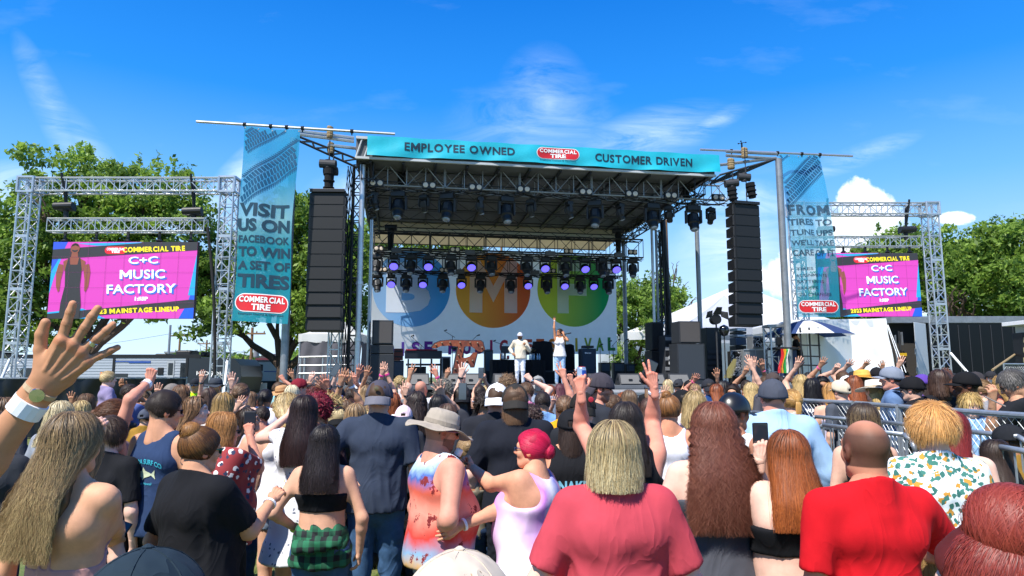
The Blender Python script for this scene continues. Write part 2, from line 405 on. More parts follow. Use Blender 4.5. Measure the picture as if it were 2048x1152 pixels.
lattice(UL0+.1,UR-.6,9.9,RB-1.0,RB-.66).build('roof_beam',M_blk,stage)
m=MB()
for i in range(12):
 u=UL0+.4+(UR-UL0-.6)*i/11;m.hexa([W(u,.05,RB-.09),W(u+.07,.05,RB-.09),W(u+.07,RV,RB-.19),W(u,RV,RB-.19),W(u,.05,RB-.004),W(u+.07,.05,RB-.004),W(u+.07,RV,RB-.104),W(u,RV,RB-.104)])
m.build('rafter',M_blk,stage)
for u in(UL0+.35,UR-.35):m=MB();truss(m,W(u,.2,RB-.3),W(u,RV+.4,RB-.4),.35,.5,.03,.018,.8);m.build('side_girder',M_blk,stage)
m=MB();a,b=SW(1262,442,7.5),SW(1205,462,8.8);m.tube(a,b,.07)
m.build('wood_brace',mat('tan_steel','#9b8a6b',.6),stage)
def mast(px0,py0,px1,v,r,mt,name='mast',zt=None,zb=0,n=12):
 u,z=S(px0,py0,v);m=MB();m.tube(W(u,v,zb),W(u,v,zt or z),r,n=n)
 for zz in(2.9,4.6):m.tube(W(u,v,zz),W(u,v,zz+.1),r*1.3,n=n)
 return m.build(name,mt,stage,smooth=False)
mast(726,330,0,.35,.085,M_alu);mast(744,440,0,1.2,.055,M_alu)
m=MB();u=S(716,400,.8)[0]
truss(m,W(u,.8,0),W(u,.8,RB),.30,.30,.045,.02,.45,side=U,up=VV);m.build('mast_truss',M_blk,stage)
m=MB()
for k in range(7):
 pts=[];uu=u-.12-.05*k*.5;zz=RB-.1
 for i in range(40):
  t=i/39;pts.append(W(uu-abs(math.sin(t*21+k*2))*.09*(1-t*.6),.5,zz*(1-t)+.4*t))
 m.path(pts,.013,4)
m.build('cable',M_blkm,stage)
mast(1303,440,0,4.5,.055,M_alu);mast(1311,440,0,4.6,.05,M_alud)
m=MB();u=S(1320,500,4.8)[0];truss(m,W(u,4.8,FZ),W(u,4.8,7.6),.16,.3,.03,.014,.4,side=U,up=VV);m.build('mast_truss',M_blk,stage)
u,z=S(1322,412,5.0);m=MB();m.tube(W(u+.05,5,RB-.3),W(u+.28,5,FZ),.115,n=12);m.build('mast',M_blk,stage)
m=MB()
for k in range(5):
 pts=[]
 for i in range(30):
  t=i/29;u0=S(1313+5*k,500,4.7)[0];pts.append(W(u0+.12*math.sin(t*(5+k)+k),4.65,7.4*(1-t)+2.6*t))
 m.path(pts,.018,5)
m.build('cable',M_blkm,stage)
mast(1247,470,0,8.8,.09,M_alud)
r0,r1=S(1072,770,0)[0],S(1425,770,0)[0]
runway=empty('stage_runway',label='low grey runway platform with ribbed front edge before the stage',cat='platform')
RW=3.6;RZT=1.47
m=MB();m.hexa([W(r0-1.4,-RW,RZT-.1),W(r1,-RW,RZT-.1),W(r1,-.02,RZT-.1),W(r0-1.4,-.02,RZT-.1),W(r0-1.4,-RW,RZT),W(r1,-RW,RZT),W(r1,-.02,RZT),W(r0-1.4,-.02,RZT)])
m.build('deck',mat('grey_ply','#8f9193',.75,var=.14,vscale=2.5,stretch=(.3,1,1)),runway)
m=MB()
for i in range(5):
 z=RZT-.02-i*.075;m.hexa([W(r0-1.4,-RW-.03-.004*i,z-.055),W(r1,-RW-.03-.004*i,z-.055),W(r1,-RW-.003,z-.055),W(r0-1.4,-RW-.003,z-.055),W(r0-1.4,-RW-.03-.004*i,z),W(r1,-RW-.03-.004*i,z),W(r1,-RW-.003,z),W(r0-1.4,-RW-.003,z)])
m.build('edge_rib',M_alud,runway)
m=MB()
for i in range(9):
 u=r0-1.2+(r1-r0+1.2)*i/8;m.tube(W(u,-RW+.15,0),W(u,-RW+.15,RZT-.4),.03)
 if i<8:
  u2=r0-1.2+(r1-r0+1.2)*(i+1)/8;m.tube(W(u,-RW+.15,.2),W(u2,-RW+.15,1.0),.02)
m.build('support_leg',M_char,runway)
M_teal=mat('teal_vinyl','#1fb0c4',.45,bump=.03,bscale=2.2,var=.06,vscale=3)
M_navy=mat('print_navy','#0f2f42',.5)
M_red=mat('print_red','#d01f27',.45);M_whitep=mat('print_white','#f2f2f0',.5)
hb=empty('header_banner',label='long teal banner across the front edge of the stage roof',cat='banner')
uA,zA=S(735,274,-.14);uB,zB=S(1438,308,-.14);_,zC=S(735,312,-.14);_,zD=S(1438,343,-.14)
BW=uB-uA;BT=(zA+zB)/2;BH=((zA-zC)+(zB-zD))/2
def hbf(t,s,off=0.):
 w=.5*math.sin(t*33)+.35*math.sin(t*71+1)+.3*math.sin((t*40-s*5));k=(1-s)*.05+.012
 z=BT-BH*(1-s)-.025*(1-s)*math.sin(t*9+1)-.01*math.sin(t*50)*(s>.99)
 return W(uA+BW*t,-.15-w*k-off,z)
grid_cloth(hbf,160,8,M_teal,'cloth',hb)
asp=BH/BW
lettering([('EMPLOYEE OWNED',.248,.54,.30,.44,.028),('CUSTOMER DRIVEN',.771,.50,.29,.44,.028)],lambda a,b:hbf(a,b,.01),M_navy,hb)
def patch(poly,fn,name,mt,parent,mx=.02):
 n=len(poly);c=(sum(p[0]for p in poly)/n,sum(p[1]for p in poly)/n);V=[c+(0,)]+[tuple(p)+(0,)for p in poly]
 V,T=subdiv(V,[(0,1+i,1+(i+1)%n)for i in range(n)],mx)
 return npmesh(name,np.array([fn(a,b,0)for a,b,_ in V]),np.array(T),mt,parent)
def pill(cx,cy,w,h,fn,n=10,shrink=0.):
 asx=w;pts=[]
 for k in range(2*n+2):
  side=1 if k<=n else-1;t=-math.pi/2+math.pi*(k if k<=n else k-n-1)/n
  if side==1:p=(w/2-h/2*fn+(h/2*fn-shrink*fn)*math.cos(t),(h/2-shrink)*math.sin(t))
  else:p=(-w/2+h/2*fn+(h/2*fn-shrink*fn)*math.cos(t+math.pi),(h/2-shrink)*math.sin(t+math.pi))
  pts.append((cx+p[0],cy+p[1]))
 return pts
def logo(fn,cx,cy,w,h,aspect,parent,small=True,e=.0):
 """aspect = metres per unit v / metres per unit u ; h in v units, w in u units"""
 for k,(sh,mt,nm,off)in enumerate(((0,M_whitep,'logo_edge',.010),(.05*h,M_red,'logo_field',.016))):
  patch(pill(cx,cy,w,h,aspect,shrink=sh),lambda a,b,c:fn(a,b,off+e+c),nm,mt,parent)
 lettering([('COMMERCIAL',cx,cy+.19*h,w*.86,h*.33,.035),('TIRE',cx,cy-.22*h,w*.36,h*.33,.035)],lambda a,b:fn(a,b,.026+e),M_whitep,parent,'logo_lettering')
 if small:lettering([('Employee Owned & Operated',cx,cy-.62*h,w*.84,h*.13,.012)],lambda a,b:fn(a,b,.012+e),M_navy,parent,'tagline')
logo(hbf,.520,.575,.122,.64,asp,hb)
def tread(fn,parent,p0,ang,length,aspect,scale,mt):
 m=MB();c,s=math.cos(ang),math.sin(ang)
 def T(a,b):return(p0[0]+(a*c-b*s),p0[1]+(a*s+b*c)/aspect)
 w=scale
 rows=[(-2.6,-2.1,.22,1),(-1.9,-.75,.45,0),(-.6,.55,.45,0),(.7,1.85,.45,0),(2.05,2.6,.22,1)]
 for r0_,r1_,st,edge in rows:
  x=0;k=0
  while x<length:
   stp=st*w*(1.0 if edge else 1.6);sk=(.25 if not edge else.3)*w*(1 if r0_<0 else-1)
   jit=(.25*w*((k%2)if edge else 0));r1e,r0e=r1_*w,r0_*w
   if edge and r0_>0:r1e+=jit
   if edge and r0_<0:r0e-=jit
   pl=[(x,r0e),(x+stp*.78,r0e),(x+stp*.78+sk,r1e),(x+sk,r1e)]
   q=[T(a,b)for a,b in pl]
   if all(0.0<=a<=1 and 0<=b<=1 for a,b in q):m.prism(q,lambda a,b,cc:fn(a,b,.006+.001*cc))
   x+=stp;k+=1
 return m.build('tread_print',mt,parent)
def sheerfn(c1,c2,c3):
 def f(nt,mp,tc):
  N,L=nt.nodes,nt.links;s=N.new('ShaderNodeSeparateXYZ');L.new(tc.outputs['Generated'],s.inputs[0])
  r=N.new('ShaderNodeValToRGB');L.new(s.outputs[2],r.inputs[0]);e=r.color_ramp.elements
  e[0].position=0;e[0].color=(*hx(c1),1);e[1].position=1;e[1].color=(*hx(c3),1)
  k=e.new(.52);k.color=(*hx(c2),1);k=e.new(.38);k.color=(*hx(c1),1);k=e.new(.72);k.color=(*hx(c3),1)
  return r.outputs[0]
 return f
def tall_banner(name,label,px,Y,alpha,words,treads,lean,nm):
 """px: (tl, tr, br, bl) pixel corners"""
 tl,tr,br,bl=[at(x,y,Y)for x,y in px]
 W_=(tr-tl).length;H_=(tl-bl).length;asp=H_/W_
 b=empty(name,label=label,cat='banner')
 def fn(s,t,off=0):
  top=tl.lerp(tr,s);bot=bl.lerp(br,s);p=bot.lerp(top,t);k=math.sin(math.pi*t)*.06+.02
  p.y+=k*math.sin(s*9+t*3)+.05*math.sin(t*7+s)*(1-t)+lean*math.sin(math.pi*(1-t))-off
  p.z-=.03*math.sin(s*math.pi)*(t>.97);p.x+=.02*math.sin(t*9)
  return p
 mt=mat(nm,'#2aa5bd',.6,fn=sheerfn('#1fb4c8','#a4e2ee','#22b2e0'),trans=.55,alpha=alpha)
 grid_cloth(fn,30,70,mt,'cloth',b)
 pr=mat(nm+'_print','#21485c',.6,trans=.3,alpha=min(1,alpha+.15))
 for t in treads:tread(fn,b,*t[:3],asp,t[3],mat(nm+'_tread','#17658f',.6,trans=.4,alpha=min(1,alpha+.1)))
 lettering(words,lambda a,c:fn(a,c,.012),pr,b)
 m=MB()
 for s in np.linspace(0.02,.98,5):m.lathe([(.02,-.008),(.028,0),(.02,.008)],8,fn(s,.992),Matrix.Rotation(math.pi/2,4,'X'))
 m.build('grommet',M_steel,b)
 return b,fn,asp
bnL,fnL,aL=tall_banner('tall_banner','tall sheer blue banner with dark tire tread hanging left of the stage',[(488,252),(600,260),(574,648),(463,641)],19.0,.84,[('VISIT',.47,.565,.92,.07,.04),('US ON',.48,.487,.96,.065,.05),('FACEBOOK',.49,.415,1.0*.94,.038,.03),('TO WIN',.50,.352,.96,.052,.045),('A SET OF',.5,.283,.96,.045,.04),('TIRES',.5,.205,.95,.07,.045)],[((-.05,.64),.66,1.5,.088),((-.02,.90),.6,.9,.07)],.0,'sheer_left')
def lfn(a,b,off=0):return fnL(a,b,off)
logo(lfn,.50,.095,.96,.092,aL,bnL)
bnR,fnR,aR=tall_banner('tall_banner','tall see-through blue banner blowing at the right of the stage',[(1556,308),(1637,310),(1682,634),(1596,634)],23.5,.66,[('FROM',.5,.64,.95,.065,.05),('TIRES TO',.5,.565,.98,.04,.035),('TUNE UPS',.5,.502,.96,.036,.03),("WE'LL TAKE",.5,.44,.96,.034,.03),('CARE OF IT',.5,.38,.96,.038,.03),('TIRES',.24,.285,.36,.018,.02),('ALIGNMENTS',.40,.247,.72,.018,.02),('BATTERIES',.36,.21,.62,.018,.02),('BRAKES',.27,.172,.46,.018,.02),('OIL CHANGES',.44,.135,.78,.019,.02)],[((-.1,.70),.78,1.6,.095),((-.1,.98),.7,.7,.07)],-.25,'sheer_right')
logo(lambda a,b,off=0:fnR(a,b,off),.5,.062,.94,.075,aR,bnR)
def pole(name,a,b,r,label,cat,mt=M_alu,n=12):
 m=MB();m.tube(a,b,r,n=n);o=m.build(name,mt);prop(o,label,cat);return o
t1=empty('banner_tube',label='long silver tube carrying the left tall banner',cat='pipe')
a,b=at(393,243,19.0),at(790,268,19.4);m=MB();m.tube(a,b,.04,n=10);m.build('tube',M_alu,t1)
m=MB()
for s in(.24,.37,.45,.53,.78):p=a.lerp(b,s);m.tube(p-Vector((.04,0,0)),p+Vector((.04,0,0)),.065,n=8);m.tube(p,p-Vector((0,0,.12)),.02)
m.build('strap',M_blkm,t1)
t2=empty('banner_tube',label='long silver tube carrying the right tall banner',cat='pipe')
a,b=at(1400,299,22.6),at(1705,312,23.4);m=MB();m.tube(a,b,.04,n=10);m.build('tube',M_alu,t2)
m=MB()
for s in(.2,.5,.66,.78):p=a.lerp(b,s);m.tube(p-Vector((.04,0,0)),p+Vector((.04,0,0)),.065,n=8);m.tube(p,p-Vector((0,0,.12)),.02)
m.build('strap',M_blkm,t2)
q=at(578,500,19.6);pole('support_pole',(q.x,19.6,0),(q.x,19.6,8.9),.11,'stout round silver pole behind the left tall banner','pole',M_alud,16)
q=at(1568,530,22.8);pole('support_pole',(q.x,22.8,0),(q.x,22.8,at(1557,318,22.8).z),.115,'stout round silver pole beside the right tall banner','pole',M_alud,16)
q=at(1395,500,26.0);pole('support_pole',(q.x,26,FZ),(q.x,26,8.2),.085,'silver pole standing behind the right loudspeaker stack','pole',M_alud)
def flat_truss(pa0,pa1,pb0,pb1,mt,name,r=.035,k=4):
 m=MB();m.tube(pa0,pa1,r);m.tube(pb0,pb1,r)
 for i in range(k+1):
  t=i/k;m.tube(pa0.lerp(pa1,t),pb0.lerp(pb1,t),r*.8)
  if i<k:m.tube(pb0.lerp(pb1,t),pa0.lerp(pa1,(i+1)/k),r*.8)
 m.build(name,mt,stage)
flat_truss(at(594,272,19.6),at(714,318,20.2),at(600,283,19.6),at(714,335,20.2),M_blk,'outrigger')
m=MB()
for(x0,y0,x1,y1)in((600,262,708,276),(600,269,708,283),(655,290,715,297)):m.tube(at(x0,y0,19.8),at(x1,y1,20.3),.05,n=6)
m.build('outrigger_beam',M_alu,stage)
flat_truss(at(1440,350,22.2),at(1552,318,22.8),at(1420,368,22.2),at(1500,340,22.6),M_char,'outrigger')
m=MB()
for(x0,y0,x1,y1)in((1452,303,1554,308),(1452,311,1554,318),(1440,330,1552,316)):m.tube(at(x0,y0,22.6),at(x1,y1,22.9),.05,n=6)
m.build('outrigger_beam',M_alud,stage)
M_spk=mat('speaker_grille','#0f1114',.65,bump=.006,bscale=180)
M_spkf=mat('speaker_cabinet','#121316',.5,var=.15)
def line_array(label,corners,Y,yaw,nbox,curve):
 (xl,xr,yt,yb)=corners;tl=at(xl,yt,Y);tr=at(xr,yt,Y);bl=at((xl+xr)/2,yb,Y)
 w=(tr.x-tl.x);H=tl.z-bl.z;hb_=H/nbox
 root=empty('line_array',(tl.x+w/2,Y,bl.z),yaw,label,'loudspeaker',group='flown line arrays')
 z=H;y=0;ang=0
 for i in range(nbox):
  if i>=nbox-5:ang=curve*(i-nbox+6)/5
  c,s=math.cos(ang),math.sin(ang);m=MB();h=hb_*1.004;d=.55;wd=.04
  def T(x,yy,zz):return(x,y+yy*c+zz*s,z-hb_/2+zz*c-yy*s)
  m.hexa([T(-w/2,0,-h/2),T(w/2,0,-h/2),T(w/2-.03,d,-h/2+wd),T(-w/2+.03,d,-h/2+wd),T(-w/2,0,h/2),T(w/2,0,h/2),T(w/2-.03,d,h/2-wd),T(-w/2+.03,d,h/2-wd)])
  o=m.build('cabinet',M_spkf,root,bevel=.008)
  m=MB();g=.035
  m.hexa([T(-w/2+g,-.014,-h/2+.02),T(w/2-g,-.014,-h/2+.02),T(w/2-g,-.002,-h/2+.02),T(-w/2+g,-.002,-h/2+.02),T(-w/2+g,-.014,h/2-.02),T(w/2-g,-.014,h/2-.02),T(w/2-g,-.002,h/2-.02),T(-w/2+g,-.002,h/2-.02)])
  g_=m.build('grille',M_spk,o)
  m=MB()
  for sx in(-1,1):m.box(T(sx*(w/2+.012),.04,0),(.02,.05,hb_*.9))
  m.build('rigging_plate',M_char,o)
  z-=hb_*c;y+=hb_*s
 m=MB();m.box((0,.2,H+.05),(w*.96,.5,.08));m.box((0,-.05,H+.05),(w,.05,.1));m.build('bumper_frame',M_blk,root,bevel=.01)
 return root,w,H
laL,wL,hL=line_array('hanging column of black loudspeakers beside the left tall banner',(621,690,385,661),19.5,.03,11,.10)
laR,wR,hR=line_array('hanging curved column of black loudspeakers at the right side of the stage',(1464,1521,409,650),21.6,.26,11,.13)
def hoist(px,py0,py1,Y,label,horiz,bag):
 h=empty('chain_hoist',label=label,cat='hoist');m=MB();a,b=at(px,py0,Y),at(px,py1,Y)
 n=14;zt=(a.z-b.z)/n
 for i in range(n):
  z=a.z-zt*(i+.5);m.box((a.x,Y,z),(.045 if i%2 else.015,.015 if i%2 else.045,zt*1.1))
 m.build('chain',M_char,h)
 if horiz:
  (x0,y0,x1,y1)=horiz;m=MB();m.tube(at(x0,y0,Y-.1),at(x1,y1,Y-.1),.13,n=14);m.tube(at((x0+x1)/2,(y0+y1)/2-8,Y-.1),at((x0+x1)/2,(y0+y1)/2+8,Y-.1),.1)
  m.build('motor',M_char,h)
 if bag:
  (x0,y0,x1,y1)=bag;m=MB();c0,c1=at(x0,y0,Y-.12),at(x1,y1,Y-.12);m.tube(c0,c1,.15,.12,n=14)
  for k in range(3):m.tube(c0.lerp(c1,.2+.3*k),c0.lerp(c1,.25+.3*k),.165,.165,14)
  m.build('chain_bag',M_blkcloth,h)
 return h
hoist(660,275,386,19.7,'black chain motor above the left loudspeaker column',(640,327,672,329),(659,338,657,384))
hoist(668,290,345,19.9,'second smaller chain motor beside the left loudspeaker column hoist',(648,343,675,343),None)
hoist(1465,345,410,21.8,'chain motor with bag above the left end of the right loudspeaker column',(1450,368,1476,365),(1463,375,1467,402))
hoist(1489,296,410,22.2,'longer chain and cylinder bag above the right loudspeaker column',(1476,354,1500,355),(1500,366,1505,396))
rp=MB()
for(x,y,Y,r)in((660,264,19.9,.09),(662,296,19.9,.08),(1489,306,22.5,.10),(1462,328,22.0,.11)):
 p=at(x,y,Y)
 for k in range(4):rp.lathe([(r,-.05),(r*1.15,0),(r,.05)],10,p+Vector((0,0,-.12+.08*k)),Matrix.Rotation(.25*(k%2),4,'Y'))
rp.build('rope_wrap',M_rope,stage)
wg=MB();p=at(1484,300,22.6);wg.tube(p,p+Vector((0,0,.25)),.03)
for k in range(3):t=k*2.1;wg.tube(p+Vector((0,0,.25)),p+Vector((.14*math.cos(t),.14*math.sin(t),.27)),.012);wg.lathe([(.0,-.03),(.035,0),(.0,.03)],8,p+Vector((.14*math.cos(t),.14*math.sin(t),.27)))
prop(wg.build('wind_gauge',M_blk),'small cup wind gauge on top of the right outrigger','wind gauge')
def ltruss(label,px0,px1,pyt,pyb,v,w,mt,seg=.62,trim=0):
 u0=S(px0,pyt,v)[0];u1=S(px1,pyt,v)[0];zt=(S(px0,pyt,v)[1]+S(px1,pyt+(0 if not trim else trim),v)[1])/2
 zb=zt-(S(px0,pyt,v)[1]-S(px0,pyb,v)[1]);root=empty('lighting_truss',label=label,cat='truss',group='lighting trusses over the stage')
 n=5;L=(u1-u0)/n
 for i in range(n):
  m=MB();truss(m,W(u0+L*i+.02,v,(zt+zb)/2),W(u0+L*(i+1)-.02,v,(zt+zb)/2),w,zt-zb,.03,.016,seg,side=VV)
  m.build('truss_section',mt,root)
 return u0,u1,zt,zb,root
F1=ltruss('silver box truss across the front under the roof, carrying big lamps',737,1446,334,376,.9,.6,M_alud,trim=31)
F2=ltruss('black box truss across mid stage, carrying upper row of lamps',748,1282,467,505,5.0,.5,M_blk,trim=12)
F3=ltruss('black box truss nearest the backdrop, carrying lowest row of lamps',748,1240,514,545,7.2,.5,M_blk,trim=8)
for F,v in((F1,.9),(F2,5.0),(F3,7.2)):
 m=MB()
 for k in range(3):
  pts=[]
  for i in range(90):
   t=i/89;pts.append(W(F[0]+(F[1]-F[0])*t,v-.2+.1*k,F[3]-.03-abs(math.sin(t*(31+7*k)))*.10))
  m.path(pts,.014,4)
 m.build('cable_loop',M_blkm,F[4])
def mk_spot():
 r=empty('moving_head_light');m=MB();m.box((0,0,-.10),(.36,.26,.14));m.box((0,0,-.02),(.26,.18,.04));m.box((0,0,.0),(.10,.10,.1));m.build('base',M_blk,r,bevel=.015)
 m=MB();m.box((-.2,0,-.33),(.055,.14,.36));m.box((.2,0,-.33),(.055,.14,.36));m.box((0,0,-.18),(.44,.16,.04));m.build('yoke',M_char,r,bevel=.015)
 Rm=Matrix.Translation((0,0,-.45))@Matrix.Rotation(-.35,4,'X')@Matrix.Rotation(math.pi,4,'X');m=MB();m.M=Rm
 m.lathe([(.10,-.22),(.15,-.19),(.165,-.05),(.165,.08),(.13,.12),(.125,.24),(.11,.27)],14);h=m.build('lamp_head',M_blk,r)
 m=MB();m.M=Rm;m.lathe([(.105,.24),(.10,.29),(.05,.31),(.01,.315)],14);m.build('lens',mat('clear_lens','#8d97a3',.08,.3,spec=.9),h,smooth=True)
 m=MB();m.M=Rm;m.box((0,.16,-.05),(.12,.03,.18));m.box((0,-.16,-.05),(.12,.03,.18));m.build('cooling_fin',M_char,h)
 return r
def mk_wash():
 r=empty('wash_light');m=MB();m.box((0,0,-.08),(.27,.22,.11));m.box((0,0,0),(.08,.08,.08));m.build('base',M_blk,r,bevel=.012)
 m=MB();m.box((-.16,0,-.26),(.045,.10,.28));m.box((.16,0,-.26),(.045,.10,.28));m.box((0,0,-.15),(.34,.12,.03));m.build('yoke',M_blk,r,bevel=.012)
 Rm=Matrix.Translation((0,0,-.34))@Matrix.Rotation(-.8,4,'X')@Matrix.Rotation(math.pi,4,'X');m=MB();m.M=Rm
 m.lathe([(.07,-.14),(.13,-.08),(.15,.04),(.15,.07)],14);h=m.build('lamp_head',M_blk,r)
 m=MB();m.M=Rm;m.lathe([(.135,.06),(.13,.075),(.01,.08)],14);m.build('lens',mat('lit_violet_lens','#5b52e8',.3,emit=1.3),h)
 return r
def mk_blind():
 r=empty('blinder_light');m=MB();m.box((0,0,0),(.46,.12,.24));m.build('housing',M_blk,r,bevel=.012)
 for s in(-1,1):
  m=MB();m.lathe([(.085,0),(.085,.02),(.05,.03),(.0,.03)],14,(s*.115,-.06,0),Matrix.Rotation(math.pi/2,4,'X'));m.build('bulb',mat('blinder_bulb','#d9c7b4',.25),r)
 return r
protos={'s':mk_spot(),'w':mk_wash(),'b':mk_blind()}
CATS={'s':'stage light','w':'stage light','b':'stage light'}
used={}
def fixture(kind,px,py,v,label,group,sc_=1.,yaw=0.):
 u,z=S(px,py,v);p=W(u,v,z)
 o=protos[kind]if not used.get(kind)else copy_tree(protos[kind]);used[kind]=True
 o.location=p;o.rotation_euler=(0,0,RZ+yaw);o.scale=(sc_,)*3;prop(o,label,CATS[kind],group)
ordn=['leftmost','second','third','fourth','fifth','sixth','seventh','eighth','ninth','tenth','eleventh','twelfth','thirteenth','fourteenth','fifteenth','sixteenth']
def ordl(i,n):return 'leftmost' if i==0 else('rightmost' if i==n-1 else ordn[i]+' from left')
xs=[797,895,1013,1190,1304,1386]
for i,x in enumerate(xs):fixture('s',x,379+(x-737)*.048,.9,'large lamp with chrome lens under the silver front truss, %s'%ordl(i,6),'big lamps under the front truss',1.25,R.uniform(-.5,.5))
xs=[750,848,960,1062,1138,1240,1338,1421]
for i,x in enumerate(xs):fixture('s',x,384+(x-737)*.046,.9,'small dark lamp under the silver front truss, %s'%ordl(i,8),'small lamps under the front truss',.78,R.uniform(-1,1)+2.6)
xs=[753,858,951,1047,1171,1263,1341,1436]
for i,x in enumerate(xs):fixture('b',x,366+(x-737)*.042,.55,'twin round blinder lamp on the front truss, %s'%ordl(i,8),'twin blinder lamps on the front truss',.95)
xs=[753,822,902,982,1053,1131,1203,1265]
for i,x in enumerate(xs):fixture('s',x,507+(x-737)*.018,4.9,'black profile lamp under the middle truss, %s'%ordl(i,8),'black lamps under the middle truss',1.05,R.uniform(-.3,.3))
xs=[788,857,943,1090,1170,1232]
for i,x in enumerate(xs):fixture('w',x,508+(x-737)*.018,4.9,'violet glowing lamp under the middle truss, %s'%ordl(i,6),'violet lamps under the middle truss',1.2)
xs=[755,813,886,961,1022,1093,1160,1216]
for i,x in enumerate(xs):fixture('s',x,546+(x-737)*.014,7.1,'black profile lamp in the lowest row before the backdrop, %s'%ordl(i,8),'black lamps in the lowest row',1.05,R.uniform(-.3,.3))
xs=[783,846,923,1056,1129,1187]
for i,x in enumerate(xs):fixture('w',x,547+(x-737)*.014,7.1,'violet glowing lamp in the lowest row before the backdrop, %s'%ordl(i,6),'violet lamps in the lowest row',1.15)
xs=[758,910,1137,1265]
for i,x in enumerate(xs):fixture('b',x,497+(x-737)*.014,4.7,'twin round blinder lamp on the middle truss, %s'%ordl(i,4),'twin blinder lamps on the middle truss',.8)
xs=[765,888,1102,1217]
for i,x in enumerate(xs):fixture('b',x,539+(x-737)*.008,6.9,'twin round blinder lamp on the lowest truss, %s'%ordl(i,4),'twin blinder lamps on the lowest truss',.8)
for i,(x,y,v)in enumerate(((793,501,4.6),(940,505,4.6),(1100,507,4.6),(1238,510,4.6),(786,541,6.8),(920,543,6.8),(1070,545,6.8),(1210,548,6.8))):
 u,z=S(x,y,v);m=MB();m.M=Matrix.Translation(W(u,v,z))@Matrix.Rotation(RZ,4,'Z');m.box((0,0,0),(.36,.14,.17));m.box((0,-.075,0),(.3,.012,.11));m.box((0,0,.11),(.05,.05,.06))
 prop(m.build('power_box',mat('power_box','#55575c',.55,var=.1),bevel=.01),'flat grey power box clipped on the %s truss, %s of four'%('middle' if i<4 else 'lowest',ordl(i%4,4)),'power box','grey boxes on the trusses')
for i,(x,y0,y1,v,s)in enumerate(((803,338,372,1.2,'left end of the front truss'),(1372,365,400,1.2,'right end of the front truss'),(782,455,500,5.0,'left end of the middle truss'),(1236,462,510,5.0,'right end of the middle truss'))):
 u,z0=S(x,y0,v);_,z1=S(x,y1,v);p=W(u,v,0);h=empty('chain_hoist',label='black chain motor at the %s'%s,cat='hoist')
 m=MB();m.tube(p+Vector((-.22,0,z0)),p+Vector((.22,0,z0)),.11,n=12);m.build('motor',M_blk,h)
 m=MB();m.tube(p+Vector((0,0,z0-.05)),p+Vector((0,0,z1)),.13,.1,n=10);m.build('chain_bag',M_blkcloth,h)
 m=MB();m.tube(p+Vector((0,0,z0)),p+Vector((0,0,RB)),.015,n=4);m.build('chain',M_char,h)
BV=8.6
uA,zA=S(746,497,BV);uB,zB=S(1231,512,BV);_,zC=S(746,698,BV);_,zD=S(1231,716,BV)
BT2=(zA+zB)/2;BB2=(zC+zD)/2;BW2=uB-uA;BH2=BT2-BB2
bd=empty('stage_backdrop',label='white mesh backdrop with blue, orange and green lettered discs',cat='backdrop')
def bdf(s,t,off=0):
 return W(uA+BW2*s,BV-off+.05*math.sin(s*14+t*2)*(1-t)+.03*math.sin(s*31),BB2+BH2*t)
M_bd=mat('backdrop_mesh','#f2f4f5',.8,trans=.66,var=.04,vscale=3)
grid_cloth(bdf,60,20,M_bd,'cloth',bd)
m=MB();m.tube(bdf(0,1.01),bdf(1,1.01),.04);m.build('top_bar',M_blk,bd)
def disc(cx,cy,r,c0,c1,nm):
 def f(nt,mp,tc):
  N,L=nt.nodes,nt.links;s=N.new('ShaderNodeSeparateXYZ');L.new(tc.outputs['Generated'],s.inputs[0])
  r_=N.new('ShaderNodeValToRGB');L.new(s.outputs[0],r_.inputs[0]);e=r_.color_ramp.elements
  e[0].position=.15;e[0].color=(*hx(c0),1);e[1].position=.9;e[1].color=(*hx(c1),1);return r_.outputs[0]
 mt=mat(nm,c0,.8,trans=.5,fn=f);vs=[];fs=[];K,Q=48,6
 for q in range(Q+1):
  for k in range(K):
   a=2*math.pi*k/K;x=cx+r*q/Q*math.cos(a);y=cy+r*q/Q*math.sin(a)*BW2/BH2
   vs.append(tuple(bdf(x,min(.995,y),.012)))
 for q in range(Q):
  for k in range(K):fs.append((q*K+k,q*K+(k+1)%K,(q+1)*K+(k+1)%K,(q+1)*K+k))
 o=npmesh('disc',np.array(vs),np.array(fs),mt,bd);return o
sx=lambda px:(px-746)/485;ty=lambda py,px:1-(py-(497+(px-746)*.031))/202
for cx,cy,c0,c1,nm,L_,lx,ly,lw,lh in((821,576,'#98c2ea','#4aa3de','disc_blue','B',815,574,84,98),(980,581,'#f0ae44','#e26838','disc_orange','M',980,574,94,104),(1142,582,'#cdd645','#22a862','disc_green','F',1142,576,68,108)):
 disc(sx(cx),ty(cy,cx),74/485,c0,c1,nm)
 MW=mat('backdrop_white','#f4f6f7',.8,trans=.5);bf=lambda a,b:bdf(a,min(.99,b),.024)
 if L_=='B':lettering([(L_,sx(lx),ty(ly,lx),lw/485,lh/202,.05)],bf,MW,bd)
 else:
  G={'M':([(0,0),(.27,0),(.27,.62),(.5,.2),(.73,.62),(.73,0),(1,0),(1,1),(.78,1),(.5,.52),(.22,1),(0,1)],[(0,1,2,10,11),(2,3,9,10),(3,4,8,9),(4,5,6,7,8)]),'F':([(0,0),(.34,0),(.34,.34),(.34,.56),(.34,.80),(.34,1),(0,1),(.9,.34),(.9,.56),(1,.80),(1,1)],[(0,1,2,3,4,5,6),(2,7,8,3),(4,9,10,5)])}[L_]
  Vg=[(sx(lx)+(a-.5)*lw/485,ty(ly,lx)+(b-.5)*lh/202,0)for a,b in G[0]];Vg,Tg=subdiv(Vg,G[1],.03)
  npmesh('lettering',np.array([bf(a,b)for a,b,_ in Vg]),np.array(Tg),MW,bd)
